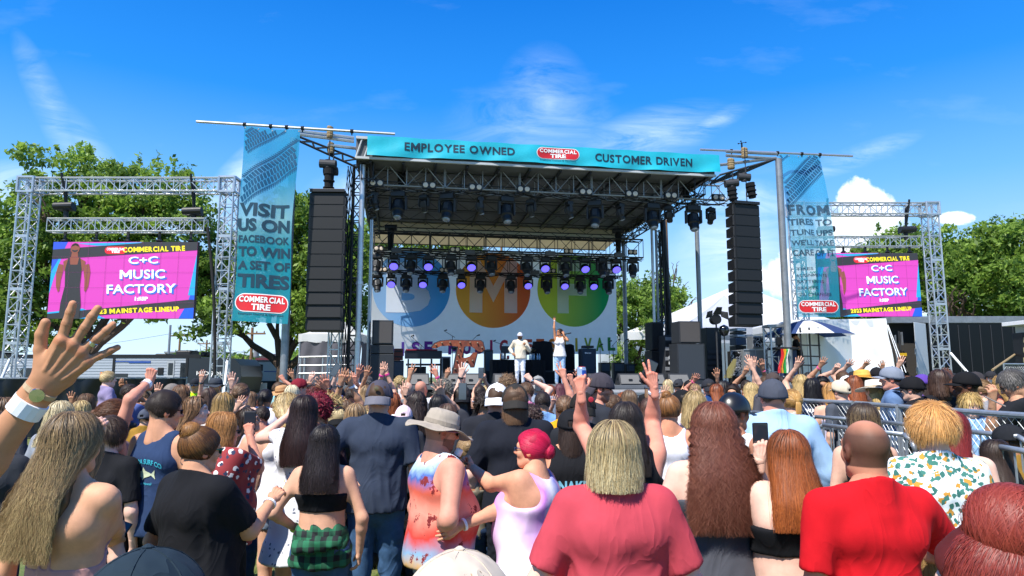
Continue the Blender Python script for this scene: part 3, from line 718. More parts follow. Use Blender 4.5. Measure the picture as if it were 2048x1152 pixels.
cols=['#2b3f8f','#3b3a90','#4b3590','#5a2f8e','#6a2d8c','#7b2d88','#8a2f80','#a02c72','#b12b5a','#c03a45','#cc4a35','#d8602d','#dd7f2a','#d59a2c','#c0a92e','#9aa832','#6f9a3a','#3d8f45','#1b8448']
tx='BOISE MUSIC FESTIVAL';xs=np.linspace(758,1219,len(tx));k=0
for i,ch in enumerate(tx):
 if ch==' ':continue
 x=xs[i];w={'I':5,'M':22}.get(ch,16)
 lettering([(ch,sx(x),ty(693,x),w/485,27/202,.045)],lambda a,b:bdf(a,b,.014),mat('bd'+cols[k],cols[k],.8,trans=.3),bd);k+=1
def gear(name,label,cat,group=None):return empty(name,label=label,cat=cat,group=group)
def gbox(root,nm,px0,py0,px1,py1,v,depth,m,bevel=.012,zb=None,out=0):
 u0,z1=S(px0,py0,v);u1,z0=S(px1,py1,v)
 if zb is not None:z0=zb
 b=MB();b.hexa([W(u0,v-out,z0),W(u1,v-out,z0),W(u1,v+depth,z0),W(u0,v+depth,z0),W(u0,v-out,z1),W(u1,v-out,z1),W(u1,v+depth,z1),W(u0,v+depth,z1)])
 return b.build(nm,m,root,bevel=bevel),(u0,u1,z0,z1)
def grill_on(root,px0,py0,px1,py1,v,m,nm='grille'):return gbox(root,nm,px0,py0,px1,py1,v-.022,.018,m,bevel=.004)
M_sub=mat('sub_grille','#4a4645',.75,bump=.005,bscale=160);M_subd=mat('sub_dark','#26292e',.6,var=.1)
r=gear('subwoofer_stack','tall stack of dark subwoofer cabinets at the left edge of the stage','loudspeaker')
gbox(r,'cabinet',745,640,786,689,.7,.8,M_subd);grill_on(r,748,643,783,686,.7,M_sub)
gbox(r,'cabinet',742,690,787,707,.7,.8,M_subd);gbox(r,'cabinet',742,708,787,760,.7,.8,M_subd,zb=FZ)
r=gear('leslie_cabinet','red wooden organ speaker cabinet on a grey amplifier at stage left','loudspeaker')
gbox(r,'cabinet',788,697,806,720,2.2,.5,mat('red_wood','#6d2a1c',.5,var=.3,vscale=6,stretch=(1,1,6)))
gbox(r,'louvre',790,701,804,704,2.17,.03,M_blk,0);gbox(r,'louvre',790,712,804,715,2.17,.03,M_blk,0)
r=gear('guitar_amplifier','grey amplifier under the red organ cabinet','amplifier');gbox(r,'cabinet',786,721,807,760,2.2,.5,M_char,zb=FZ);grill_on(r,788,724,805,752,2.2,mat('grey_cloth','#5a5b5e',.9))
r=gear('stage_organ','dark organ keyboard with red top edge beside the rusty letter','keyboard')
gbox(r,'body',810,701,884,717,3.2,.6,mat('navy_wood','#141b26',.4));gbox(r,'key_strip',812,698,875,701,3.15,.5,mat('red_felt','#8e1f33',.6),.003)
for x in(815,840,862,880):gbox(r,'leg',x,718,x+2.5,755,3.3,.06,M_blk,.003,zb=FZ)
gbox(r,'shelf',812,727,884,731,3.3,.5,M_char,.004)
r=gear('keyboard_amplifier','black amplifier standing beneath the organ','amplifier');gbox(r,'cabinet',818,733,852,758,3.6,.4,M_blk,zb=FZ);grill_on(r,821,735,849,754,3.6,M_char)
r=gear('equipment_case','tall open case with silver edges beside the rusty letter','case');o,q=gbox(r,'shell',884,713,901,760,3.0,.5,M_alud,zb=FZ);gbox(r,'opening',886,716,899,758,2.985,.012,M_blkm,0,zb=FZ+.04)
def rustfn(nt,mp,tc):
 N,L=nt.nodes,nt.links;n=N.new('ShaderNodeTexNoise');n.inputs['Scale'].default_value=2.6;n.inputs['Detail'].default_value=8;n.inputs['Roughness'].default_value=.7
 L.new(mp.outputs[0],n.inputs['Vector']);r=N.new('ShaderNodeValToRGB');L.new(n.outputs['Fac'],r.inputs[0]);e=r.color_ramp.elements
 e[0].position=.32;e[0].color=(*hx('#3b2621'),1);e[1].position=.7;e[1].color=(*hx('#a85a35'),1);k=e.new(.5);k.color=(*hx('#7b3d2b'),1);return r.outputs[0]
r=gear('marquee_letter','large rusty italic letter F with bulbs standing at the stage front','sign letter')
LP=[(862,694),(868,686),(880,681),(900,679),(935,680),(962,680),(967,684),(971,700),(965,705),(958,704),(952,697),(945,692),(934,691),(930,692),(925,716),(932,717),(941,714),(948,706),(956,706),(949,735),(943,735),(940,728),(934,725),(922,726),(912,772),(899,772),(909,726),(915,692),(896,690),(880,691),(870,696)]
def prism_px(root,nm,P,v0,v1,m,bevel=0):
 b=MB();q=[S(x,y,v0)for x,y in P];b.prism([(u,z)for u,z in q][::-1],lambda a,c,w:W(a,v0+(v1-v0)*w,c));return b.build(nm,m,root,bevel=bevel)
prism_px(r,'side_return',LP,1.5,1.85,mat('letter_steel','#2f3238',.6,var=.2));
prism_px(r,'face',[(x+(1.5 if x<925 else-1.5),y+(1.2 if y<700 else-1.2))for x,y in LP],1.475,1.495,mat('rust','#7b3d2b',.85,fn=rustfn,bump=.006,bscale=30))
for x,y in((872,690),(884,686),(900,685),(920,685),(940,685),(955,686),(964,695),(920,698),(917,710),(914,722),(934,721),(945,721),(910,738),(907,752)):
 u,z=S(x,y,1.47);b=MB();b.M=Matrix.Translation(W(u,1.47,z))@Matrix.Rotation(RZ,4,'Z')@Matrix.Rotation(math.pi/2,4,'X');b.lathe([(.03,0),(.028,.03),(.012,.05),(.0,.055)],8);b.build('bulb',mat('bulb_glass','#8b7a68',.2),r,smooth=True)
def mic_stand(px,pytop,v,label,boom=None):
 r=gear('microphone_stand',label,'mic stand','microphone stands on the stage');u,z=S(px,pytop,v);m=MB();m.tube(W(u,v,FZ),W(u,v,z),.012,n=6)
 for k in range(3):t=k*2.1;m.tube(W(u,v,FZ+.12),W(u+.28*math.cos(t),v+.28*math.sin(t),FZ+.01),.01,n=5)
 m.build('stand',M_blk,r);e=W(u,v,z)
 if boom:e=W(u+boom[0],v,z+boom[1]);m=MB();m.tube(W(u-boom[0]*.3,v,z-boom[1]*.3),e,.009,n=5);m.build('boom_arm',M_blk,r)
 m=MB();m.tube(e,e+Vector((.10,-.05,.03)),.016,.026,8);m.build('microphone',M_char,r)
for i,(x,y,v,b)in enumerate(((842,690,3.8,(-.35,.3)),(862,700,4.2,(.4,.3)),(905,672,4.0,(-.3,.18)),(925,700,3.4,(.5,.5)),(1002,688,4.6,(-.3,.1)),(1200,690,4.5,None),(1218,683,5.0,None),(1226,690,5.2,(.2,.2)),(1256,700,5.6,None),(1245,690,5.4,(.15,.2)))):
 mic_stand(x,y,v,'thin black microphone stand on the stage, %s'%ordl(i,10),b)
r=gear('equipment_table','table under a black cloth behind the two performers','table')
P_=[S(985,719,4.0),S(1091,719,4.0)];u0,u1=P_[0][0],P_[1][0];z1=P_[0][1]
b=MB();n=24;poly=[]
for i in range(n+1):t=i/n;poly.append((u0+(u1-u0)*t,4.0-.03*math.sin(t*60)))
top=[W(a,c,z1)for a,c in poly]+[W(u1,4.8,z1),W(u0,4.8,z1)];bot=[W(a,c-.04,FZ+.03)for a,c in poly]+[W(u1,4.84,FZ+.03),W(u0,4.84,FZ+.03)]
k=len(top);b._add(bot+top,[tuple(range(k,2*k)),tuple(range(k))[::-1]]+[(i,(i+1)%k,k+(i+1)%k,k+i)for i in range(k)]);b.build('table_cloth',M_blkcloth,r)
for i,(x0,y0,x1,y1,mt,lb,nm,ct)in enumerate(((1003,692,1018,706,M_char,'grey laptop screen open on the black table','laptop','laptop'),(1014,712,1019,718,mat('red_plastic','#c0222b',.4),'red cup on the black table','cup','cup'))):
 r=gear(nm,lb,ct);gbox(r,'body',x0,y0,x1,y1,4.15,.04 if nm=='laptop' else.09,mt,.006)
 if nm=='laptop':gbox(r,'keyboard_base',x0,717,x1,718.6,3.95,.26,mt,.004);gbox(r,'hinge_post',1009,705,1012,718,4.2,.05,mt,.002)
 else:b=MB();u,z=S((x0+x1)/2,y0,4.19);b.lathe([(.042,0),(.05,.015),(.045,.02)],10,W(u,4.19,z));b.build('rim',M_white,r)
M_bot=mat('bottle_plastic','#a9c6d8',.15,alpha=.75)
for i,x in enumerate((1004,1008,1060,1064,1068,1075,1079)):
 u,z=S(x,718,4.3);r=gear('water_bottle','clear water bottle on the black table, %s'%ordl(i,7),'bottle','water bottles on the stage table');b=MB();b.lathe([(.03,0),(.034,.02),(.034,.14),(.014,.19),(.014,.2)],10,W(u,4.3,z1+.003));b.build('body',M_bot,r,smooth=True)
 b=MB();b.lathe([(.016,.2),(.016,.222),(.01,.224)],8,W(u,4.3,z1+.003));b.build('cap',M_white,r)
def covered(px0,py0,px1,v,label):
 r=gear('covered_drum',label,'covered gear');u0,z1=S(px0,py0,v);u1,_=S(px1,py0,v);w=u1-u0;vs=[];nu,nv=20,14
 for j in range(nv+1):
  t=j/nv
  for i in range(nu):
   a=2*math.pi*i/nu;rr=(w/2)*(1.06-.10*t**3)*(1+.05*math.sin(5*a+3*t))*(1 if t<.9 else.93)
   ca,sa=math.cos(a),math.sin(a);k=(abs(ca)**4+abs(sa)**4)**-.25;vs.append(tuple(W((u0+u1)/2+rr*ca*k,v+.35+.3*sa*k,FZ+.02+(z1-FZ)*t+.03*math.sin(3*a)*t)))
 vs.append(tuple(W((u0+u1)/2,v+.35,z1+.05)));c=len(vs)-1;fs=[]
 for j in range(nv):
  for i in range(nu):fs.append((j*nu+i,j*nu+(i+1)%nu,(j+1)*nu+(i+1)%nu,(j+1)*nu+i))
 fs+=[(nv*nu+i,nv*nu+(i+1)%nu,c)for i in range(nu)]
 me=bpy.data.meshes.new('cover');me.from_pydata(vs,[],fs);me.polygons.foreach_set('use_smooth',[True]*len(fs));me.materials.append(M_blkcloth);o=bpy.data.objects.new('cover',me);COL.objects.link(o);o.parent=r
 b=MB()
 for a in(0,1):b.box(W(u0+.1+(w-.2)*a,v+.35,FZ+.04),(.06,.5,.08))
 b.build('caster_base',M_char,r)
covered(1068,684,1108,5.2,'tall equipment under a black cover behind the raised-arm singer');covered(1128,690,1152,5.6,'narrow equipment under a black cover right of the singer')
r=gear('bass_amplifier','dark blue-grey bass amplifier stack with a head on top, right of the singer','amplifier');gbox(r,'cabinet',1163,697,1193,745,4.6,.5,mat('amp_blue','#27323f',.7),zb=FZ);grill_on(r,1166,700,1190,738,4.6,mat('amp_grille','#2d3a48',.8));gbox(r,'amp_head',1167,691,1188,696,4.65,.35,M_blk)
u,z=S(1176,706,4.57);lettering([('Mark Bass',u,z,.24,.06,.03)],lambda a,b:W(a,4.57,b),M_whitep,r)
for i,(x0,y0,x1)in enumerate(((1202,725,1222),(1228,725,1250),(1252,728,1270),(970,700,986))):
 r=gear('guitar_amplifier','small black combo amplifier at the back of the stage, %s'%ordl(i,4),'amplifier','combo amplifiers at the back of the stage');v=6.0;gbox(r,'cabinet',x0,y0,x1,745,v,.4,M_blk,zb=FZ+.0);grill_on(r,x0+1.5,y0+3,x1-1.5,742,v,mat('amp_cloth','#4b5258',.9))
 b=MB();b.tube(W(S(x0+4,y0-1,v)[0],v+.2,S(x0,y0-1.5,v)[1]),W(S(x1-4,y0-1,v)[0],v+.2,S(x0,y0-1.5,v)[1]),.012);b.build('handle',M_char,r)
for i,(x,y,v)in enumerate(((1060,700,5.0),(1053,706,5.3),(915,696,4.6))):
 r=gear('cymbal','thin cymbal on a chrome stand, %s'%ordl(i,3),'cymbal','cymbals on stage');u,z=S(x,y,v);m=MB();m.tube(W(u,v,FZ),W(u,v,z),.014,n=6);m.build('stand',M_chrome,r);m=MB();m.lathe([(.24,0),(.05,.03),(.0,.05)],20,W(u,v,z),Matrix.Rotation(.35,4,'X'));m.build('plate',mat('bronze','#3b342a',.3,.8),r)
def wedge(px,py,v,w,label,rz=0.):
 r=gear('monitor_wedge',label,'monitor speaker','monitor wedges along the stage edge');u,z=S(px,py,v)
 r.location=W(u,v,FZ);r.rotation_euler=(0,0,RZ+rz);h=.36
 b=MB();b.hexa([(-w/2,-.3,0),(w/2,-.3,0),(w/2,.28,0),(-w/2,.28,0),(-w/2+.02,-.1,h),(w/2-.02,-.1,h),(w/2-.02,.06,h),(-w/2+.02,.06,h)]);c=b.build('cabinet',M_subd,r,bevel=.01)
 b=MB();b.hexa([(-w/2+.03,.295,.04),(w/2-.03,.295,.04),(w/2-.03,.28,.04),(-w/2+.03,.28,.04),(-w/2+.05,.09,h-.03),(w/2-.05,.09,h-.03),(w/2-.05,.075,h-.03),(-w/2+.05,.075,h-.03)]);b.build('grille',M_sub,r)
 b=MB();b.hexa([(-w/2+.04,-.31,.04),(w/2-.04,-.31,.04),(w/2-.04,-.29,.04),(-w/2+.04,-.29,.04),(-w/2+.06,-.13,h-.04),(w/2-.06,-.13,h-.04),(w/2-.06,-.11,h-.04),(-w/2+.06,-.11,h-.04)]);b.build('back_panel',mat('wedge_grey','#6a6967',.8,var=.06),r)
 b=MB();b.box((0,-.25,.15),(.12,.03,.08));b.build('connector_plate',M_blk,r);b=MB();b.box((-w/2-.002,0,.2),(.01,.12,.05));b.build('handle',M_blk,r)
for i,(x,v,w)in enumerate(((838,.5,.62),(905,.5,.6),(940,.5,.6),(1005,.5,.62),(1192,.5,.6),(1256,.6,.72),(1308,.6,.62),(1354,.6,.72))):
 wedge(x,764,v,w,'grey monitor wedge on the stage edge, %s of the row'%ordl(i,8))
r=gear('stage_riser','low black drum riser in the middle of the stage','riser');gbox(r,'top',1000,741,1160,744,4.6,2.2,M_char,.004);gbox(r,'frame',1002,744,1158,760,4.62,2.1,M_blkm,.002,zb=FZ+.003)
def cab(name,label,boxes,v,dep=.7,cat='loudspeaker'):
 r=gear(name,label,cat)
 for(x0,y0,x1,y1,m,g,zb)in boxes:
  gbox(r,'cabinet',x0,y0,x1,y1,v,dep,m,zb=FZ if zb else None)
  if g:grill_on(r,x0+2.5,y0+2.5,x1-2.5,y1-2,v,g)
cab('subwoofer_stack','dark subwoofer stack topped by a brown-fronted cabinet at stage right',[(1358,642,1403,686,M_subd,M_sub,0),(1354,687,1412,760,M_subd,mat('sub_blue','#30363d',.7),1)],1.2)
cab('loudspeaker_cabinet','narrow tall black loudspeaker under the right masts',[(1303,644,1328,700,M_blk,M_blkm,0),(1303,701,1328,760,M_blk,M_blkm,1)],3.2)
r=gear('amplifier_rack','grey rack of power amplifiers beside the brown-fronted cabinet','rack');gbox(r,'case',1329,670,1357,760,2.6,.7,M_char,zb=FZ)
for k in range(7):gbox(r,'amplifier_panel',1331,674+k*10,1355,681+k*10,2.575,.02,M_blk if k%2 else M_grey,.003)
for k,(x,y)in enumerate(((1338,712),(1347,712),(1338,723),(1347,723))):gbox(r,'socket_plate',x,y,x+4,y+6,2.55,.02,M_white,.002)
r=gear('rack_case','small white-fronted device rack left of the cable trunk','rack');gbox(r,'case',1412,655,1446,760,3.4,.6,M_blk,zb=FZ)
for k in range(4):gbox(r,'device',1415,700+k*11,1443,707+k*11,3.37,.02,M_char,.003)
r=gear('device_tower','tower of silver and blue devices below the right loudspeaker column','rack')
for k,(y0,y1,m)in enumerate(((656,662,M_alud),(663,668,M_blk),(669,674,M_alud),(675,690,mat('device_blue','#33475e',.5)),(691,702,M_blk),(703,760,M_char))):gbox(r,'device',1472,y0,1493,y1,3.0,.5,m,.006,zb=FZ if k==5 else None)
gbox(r,'device_face',1475,657,1490,661,2.98,.015,M_white,0);gbox(r,'device_face',1475,670,1490,673,2.98,.015,M_white,0)
r=gear('road_case','large grey road case with silver edging at the right of the stage','road case')
gbox(r,'case',1488,699,1538,752,1.6,1.0,mat('case_grey','#75797c',.6,var=.08,vscale=2),bevel=.02)
for(x0,y0,x1,y1)in((1487,698,1539,700.5),(1487,750,1539,753),(1487,698,1490,753),(1511,700,1514,752)):gbox(r,'edge_strip',x0,y0,x1,y1,1.575,.02,M_alu,0)
for(x,y)in((1492,706),(1492,735)):gbox(r,'latch',x,y,x+5,y+5,1.56,.02,M_chrome,.003)
r=gear('patch_rack','open rack stuffed with tangled white cables above the grey road case','rack');gbox(r,'case',1504,672,1530,698,2.0,.4,M_alud);gbox(r,'opening',1506,675,1528,695,1.98,.03,M_blkm,0)
def tangle(root,nm,box,v,n,r_,mts,seed,L=14):
 rr=random.Random(seed)
 for q in range(len(mts)):
  m=MB()
  for k in range(n):
   x,y=rr.uniform(box[0],box[2]),rr.uniform(box[1],box[3]);a=rr.uniform(0,6.28);pts=[]
   for i in range(L):
    u,z=S(x,y,v);pts.append(W(u,v-.03*rr.random()-.01*q,z));a+=rr.uniform(-.9,.9);x=min(box[2],max(box[0],x+math.cos(a)*2.2));y=min(box[3],max(box[1],y+math.sin(a)*2.2))
   m.path(pts,r_,4)
  m.build(nm,mts[q],root)
M_wc=mat('white_cable','#c9cbd0',.5);M_gc=mat('grey_cable','#6d7078',.5)
tangle(r,'cable',(1507,676,1527,694),1.96,8,.012,[M_wc,M_gc],3)
r=gear('cable_trunk','upright cable loom hanging in white and black loops beside the grey road case','cables');gbox(r,'frame',1468,702,1486,752,1.9,.5,M_blkm,0,zb=FZ);tangle(r,'cable',(1462,702,1487,752),1.85,22,.017,[M_wc,M_blkm,M_gc],5,18)
b=MB()
for k in range(30):a=R.uniform(-1,1);u0,z0=S(1470+a*3,718,1.6);u1,z1=S(1452+a*8,756,1.6);b.path([W(u0,1.6,z0),W((u0+u1)/2+.05*a,1.55,(z0+z1)/2),W(u1,1.5,max(FZ+.02,z1))],.008,4)
b.build('straw_bundle',mat('straw_rope','#7d7446',.9),r)
r=gear('truss_tower','short silver truss tower standing right of the grey road case','truss');b=MB();u,z=S(1546,655,1.0);truss(b,W(u,1.0,.02),W(u,1.0,z),.45,.45,.035,.018,.5,side=U,up=VV);b.build('truss_frame',M_alu,r);b=MB();b.box(W(u,1.0,z+.04),(.55,.55,.08));b.build('top_plate',M_alud,r)
r=gear('truss_tower','silver truss tower below the left loudspeaker column','truss');p=at(671,664,20.6);b=MB();truss(b,Vector((p.x,20.6,.02)),Vector((p.x,20.6,p.z)),.32,.32,.03,.016,.5,side=Vector((1,0,0)),up=Vector((0,1,0)));b.build('truss_frame',M_alu,r);b=MB();b.box((p.x,20.6,p.z+.05),(.4,.4,.1));b.tube((p.x,20.55,p.z+.1),(p.x,20.55,p.z+.3),.08);b.build('top_plate',M_alud,r)
r=gear('flood_light','black barn-door floodlight on a tall stand at stage right','floodlight');u,z=S(1432,640,1.5);b=MB();b.tube(W(u,1.5,FZ),W(u,1.5,z),.03,n=8);b.build('stand',M_char,r)
b=MB();b.tube(W(u-.05,1.6,z+.0),W(u-.05,1.35,z+.02),.16,.18,14);b.build('lamp_housing',M_blk,r)
b=MB();b.quad(W(u-.2,1.35,z+.1),W(u-.5,1.25,z+.02),W(u-.45,1.2,z+.25),W(u-.18,1.35,z+.32));b.quad(W(u+.12,1.35,z+.1),W(u+.35,1.25,z-.02),W(u+.3,1.2,z+.25),W(u+.08,1.35,z+.3));b.quad(W(u-.2,1.35,z+.17),W(u+.12,1.35,z+.17),W(u+.1,1.2,z+.42),W(u-.1,1.2,z+.42));b.build('barn_door',M_char,r)
r=gear('round_lamp','round dark glass lamp beside the floodlight stand','lamp');u,z=S(1448,661,1.5);b=MB();b.lathe([(.02,-.2),(.12,-.16),(.19,0),(.14,.14),(.02,.2)],16,W(u,1.5,z));b.build('globe',M_glass,r,smooth=True);b=MB();b.tube(W(u,1.5,FZ),W(u,1.5,z-.15),.02,n=6);b.build('stand',M_char,r)
r=gear('mixing_desk','black mixing desk with hanging coloured cables under the parasol','mixing desk');gbox(r,'desk_top',1556,694,1600,699,.4,.7,M_blk,.01);gbox(r,'case_stand',1562,700,1596,752,.6,.5,mat('case_navy','#22325a',.5),.01)
b=MB()
for k,x in enumerate((1558,1576,1598)):gbox(r,'edge_strip',x,712,x+1.5,752,.55,.03,M_alu,0)
for q,c in enumerate(('#d42a2a','#e8a51e','#2fae4a','#e9e6dc')):
 b=MB()
 for k in range(3):x=1562+q*4+k;pts=[W(S(x+math.sin(i*.7+q)*2-i*.5,698+i*6,.35)[0],.35-.03*k,S(x,698+i*6,.35)[1])for i in range(9)];b.path(pts,.013,4)
 b.build('cable',mat('cable'+c,c,.5),r)
r=gear('monitor_screen','small black screen standing on the mixing desk','screen');gbox(r,'panel',1553,674,1565,690,.7,.05,M_blk);gbox(r,'foot',1557,690,1561,694,.75,.05,M_blk,0)
r=gear('guard_rail','black steel guard rail at the right end of the stage','railing');b=MB()
for x in(1600,1618,1636):a,c=SW(x,655,.3),SW(x,752,.3);b.tube(W(S(x,655,.3)[0],.3,FZ-1.2),a,.03)
for y in(690,712,730):b.tube(SW(1600,y,.3),SW(1640,y+1,.3),.022)
b.build('rail',M_blk,r)
r=gear('umbrella','white and blue parasol over the sound operator','parasol');u,z=S(1612,640,1.4);nseg=8;rad=1.55
for k in range(nseg):
 a0,a1=2*math.pi*k/nseg,2*math.pi*(k+1)/nseg;vs=[];fs=[];Q=6;Wd=4
 for q in range(Q+1):
  for w_ in range(Wd+1):
   t=q/Q;aa=a0+(a1-a0)*w_/Wd;rr=rad*t*(1-.04*math.sin(math.pi*w_/Wd)*t);vs.append(tuple(W(u+rr*math.cos(aa),1.4+rr*math.sin(aa),z-.55*t**1.5+.0)))
 for q in range(Q):
  for w_ in range(Wd):i=q*(Wd+1)+w_;fs.append((i,i+1,i+Wd+2,i+Wd+1))
 npmesh('canopy_panel',np.array(vs),np.array(fs),mat('parasol_white','#dfe1e4',.8,trans=.3)if k%2 else mat('parasol_blue','#2c4372',.8,trans=.2),r)
b=MB();b.tube(W(u,1.4,FZ),W(u,1.4,z),.02);b.build('pole',M_alu,r)
b=MB()
for k in range(5):x=1603+k*8;b.tube(W(S(x,660,2.5)[0],2.5,.1),SW(x,640,2.5),.03)
b.build('frame_post',M_alud,stage)
def scr(root_label,frame,legs,panel,Y,Yp,seam,scale,fig=True):
 """frame: (xl, yl, xr, yr) top truss corners; legs px at base; panel: px quad"""
 r=empty('video_wall',label=root_label,cat='video screen')
 (xl,yl,xr,yr,hh)=frame;a=at(xl,yl+hh/2,Y);b_=at(xr,yr+hh/2,Y);a.z=b_.z=(a.z+b_.z)/2;tw=.42
 m=MB();truss(m,a,b_,tw,at(0,0,Y).z-at(0,hh,Y).z,.03,.016,.42);m.build('top_truss',M_alu,r)
 for p in(a,b_):
  m=MB();truss(m,Vector((p.x,Y,.05)),Vector((p.x,Y,p.z+.2)),tw,tw,.032,.018,.42,side=Vector((1,0,0)),up=Vector((0,1,0)))
  for z in(1.2,2.9,4.6,6.3):m.box((p.x,Y-tw/2,z),(tw+.04,.03,.09));m.box((p.x,Y+tw/2,z),(tw+.04,.03,.09))
  m.build('leg_truss',M_alu,r)
  m=MB();m.box((p.x,Y,p.z),(.56,.56,.46));m2=m
  m=MB()
  for sx in(-1,1):
   for sy in(-1,1):m.tube((p.x+sx*.25,Y+sy*.25,p.z-.26),(p.x+sx*.25,Y+sy*.25,p.z+.26),.04)
  for zz in(-.24,.24):
   for s in(-1,1):m.box((p.x+s*.25,Y,p.z+zz),(.06,.5,.06));m.box((p.x,Y+s*.25,p.z+zz),(.5,.06,.06))
  m.build('corner_block',M_alu,r)
  m=MB();m.box((p.x,Y,.03),(1.0,1.0,.05));m.build('base_plate',M_alud,r)
 return r,a,b_
def panel(root,quad,Y,fig_side):
 tl,tr,br,bl=[at(x,y,Y)for x,y in quad];zt=(tl.z+tr.z)/2;zb=(bl.z+br.z)/2;x0=(tl.x+bl.x)/2;x1=(tr.x+br.x)/2
 Wd,Hd=x1-x0,zt-zb;cx,cz=(x0+x1)/2,(zt+zb)/2
 def E(h,s=.34):return mat('led'+h,h,.5,emit=s)
 P=empty('led_panel');P.parent=root;P.location=(0,0,0)
 m=MB();m.box((cx,Y+.08,cz),(Wd,.15,Hd));m.build('cabinet',M_blk,P)
 def fn(a,b,off=0):return Vector((x0+Wd*a,Y-.004-off,zb+Hd*b))
 def poly(pts,h,off,nm='graphic'):
  m=MB();m.prism(pts[::-1],lambda a,b,w:fn(a,b,off-.001+.001*(1-w)));return m.build(nm,E(h),P)
 poly([(0,0),(1,0),(1,1),(0,1)],'#b83a9c',.002,'background')
 poly([(0,.56),(.10,1),(0,1)],'#2a49b8',.005);poly([(0,.32),(0,.60),(.085,.93),(.02,.5)],'#1f8fc0',.0055)
 poly([(.94,0),(1,0),(1,.34),(.985,.30)],'#1450c8',.005);poly([(.90,0),(.96,0),(1,.26),(1,.52),(.955,.20)],'#1c4fc0',.0058);poly([(1,.30),(1,.84),(.955,.30)],'#1f8fc0',.0062)
 poly([(.02,0),(.40,0),(.24,.13),(0,.08),(0,0)],'#1f8fc0',.0052);poly([(.16,.98),(.7,1),(.72,.97),(.3,.95)],'#1f8fc0',.0052)
 poly([(0,.77),(1,.89),(1,1),(.62,1),(.6,.985),(0,.90)],'#2b2b2e',.008,'dark_band');poly([(0,0),(.0,.06),(.98,.245),(1,.24),(1,.14),(.30,.03),(.22,0)],'#2b2b2e',.008,'dark_band')
 Y_=E('#e9cf1f');ch=E('#dfeaf6');bl_=E('#2b5fb2')
 lettering([('COMMERCIAL TIRE',.70,.905,.43,.07,.04,.05),('2023 MAINSTAGE LINEUP',.60,.105,.60,.065,.045,.065)],lambda a,b:fn(a,b,.011),Y_,P)
 for tx,y,w,h in(('C+C',.76,.21,.10),('MUSIC',.575,.32,.125),('FACTORY',.385,.49,.125)):
  lettering([(tx,.641,y-.016,w,h,.02,.03)],lambda a,b:fn(a,b,.010),bl_,P,'letter_shadow');lettering([(tx,.632,y,w*.97,h*.95,.018,.03)],lambda a,b:fn(a,b,.013),ch,P)
 m=MB();[m.prism([(a-.0012,0),(a+.0012,0),(a+.0012,1),(a-.0012,1)],lambda p_,q_,w:fn(p_,q_,.0225+.0005*w))for a in np.arange(.125,1,.125)];[m.prism([(0,b-.002),(1,b-.002),(1,b+.002),(0,b+.002)],lambda p_,q_,w:fn(p_,q_,.0235+.0005*w))for b in np.arange(.2,1,.2)];m.build('panel_seam',mat('seam','#8a3a78',.6,alpha=.35),P)
 lettering([('1:55P',.637,.255,.09,.05,.05)],lambda a,b:fn(a,b,.011),ch,P)
 patch(pill(.435,.89,.15,.10,Hd/Wd),lambda a,b,w:fn(a,b,.010),'logo_field',E('#c41f28'),P)
 lettering([('COMMERCIAL',.435,.905,.125,.035,.04),('TIRE',.435,.87,.06,.032,.04)],lambda a,b:fn(a,b,.0135),ch,P)
 sk=E('#7a4535');cl=E('#2c2b2d')
 def pp(pts,mt,off):
  m=MB();m.prism([(a,b)for a,b in pts][::-1],lambda a,b,w:fn(a,b,off-.001*w));m.build('portrait',mt,P)
 arm=lambda s:[(.155+s*.075,.70),(.155+s*.105,.71),(.155+s*.118,.60),(.155+s*.112,.42),(.155+s*.095,.34),(.155+s*.085,.36),(.155+s*.082,.5),(.155+s*.07,.62)]
 for s in(-1,1):pp(arm(s)if s>0 else arm(s)[::-1],sk,.015)
 pp([(.08,.74),(.13,.80),(.135,.86),(.175,.86),(.18,.80),(.235,.74),(.22,.62),(.09,.62)],sk,.016)
 h=[(.155+.032*math.cos(t),.915+.07*math.sin(t))for t in np.linspace(0,2*math.pi,20,endpoint=False)][::-1];pp(h[::-1],sk,.018)
 pp([(.130,.90),(.140,.872),(.155,.862),(.170,.872),(.180,.90),(.172,.895),(.155,.888),(.138,.895)][::-1],cl,.019)
 pp([(.128,.935),(.135,.965),(.155,.985),(.175,.965),(.182,.935),(.155,.955)][::-1],E('#1b1412'),.019)
 pp([(.115,.79),(.122,.79),(.13,.70),(.18,.70),(.188,.79),(.196,.79),(.212,.64),(.208,.42),(.225,.18),(.22,0),(.08,0),(.085,.2),(.105,.42),(.098,.64)][::-1],cl,.020)
 return x0,x1,zt,zb
def hung(r,xs0,xs1,y0,hh,Y,strap,panel_top,x0,x1):
 a,b_=at(xs0,y0+hh/2,Y),at(xs1,y0+hh/2,Y);b_.z=a.z
 m=MB();truss(m,a,b_,.3,at(0,0,Y).z-at(0,hh,Y).z,.026,.014,.4);m.build('hanging_truss',M_alu,r)
 m=MB()
 for t in np.linspace(.06,.94,5):x=x0+(x1-x0)*t;m.box((x,Y,(a.z-.2+panel_top)/2),(.07,.05,a.z-.2-panel_top+.05));m.lathe([(.05,-.04),(.12,0),(.05,.05)],8,(x,Y,panel_top+.05))
 m.build('hanger',M_blk,r)
 for(x,ys)in strap:
  p=at(x,ys[0],Y);q=at(x,ys[1],Y);w=at(x,ys[2],Y);m=MB();m.tube(p,q,.05,n=6);m.tube(p+Vector((.0,-.25,.2)),q,.04,n=6);m.box(q+Vector((0,0,-.1)),(.5,.3,.22));m.tube(q+Vector((-.3,-.1,-.1)),q+Vector((.3,-.1,-.08)),.12,n=12);m.tube(q,w,.09,.07,8);m.build('hoist',M_blk,r)
vL,a,b_=scr('silver truss frame carrying the left video screen',(61,360,460,360,24),None,None,21.5,21.4,0,1)
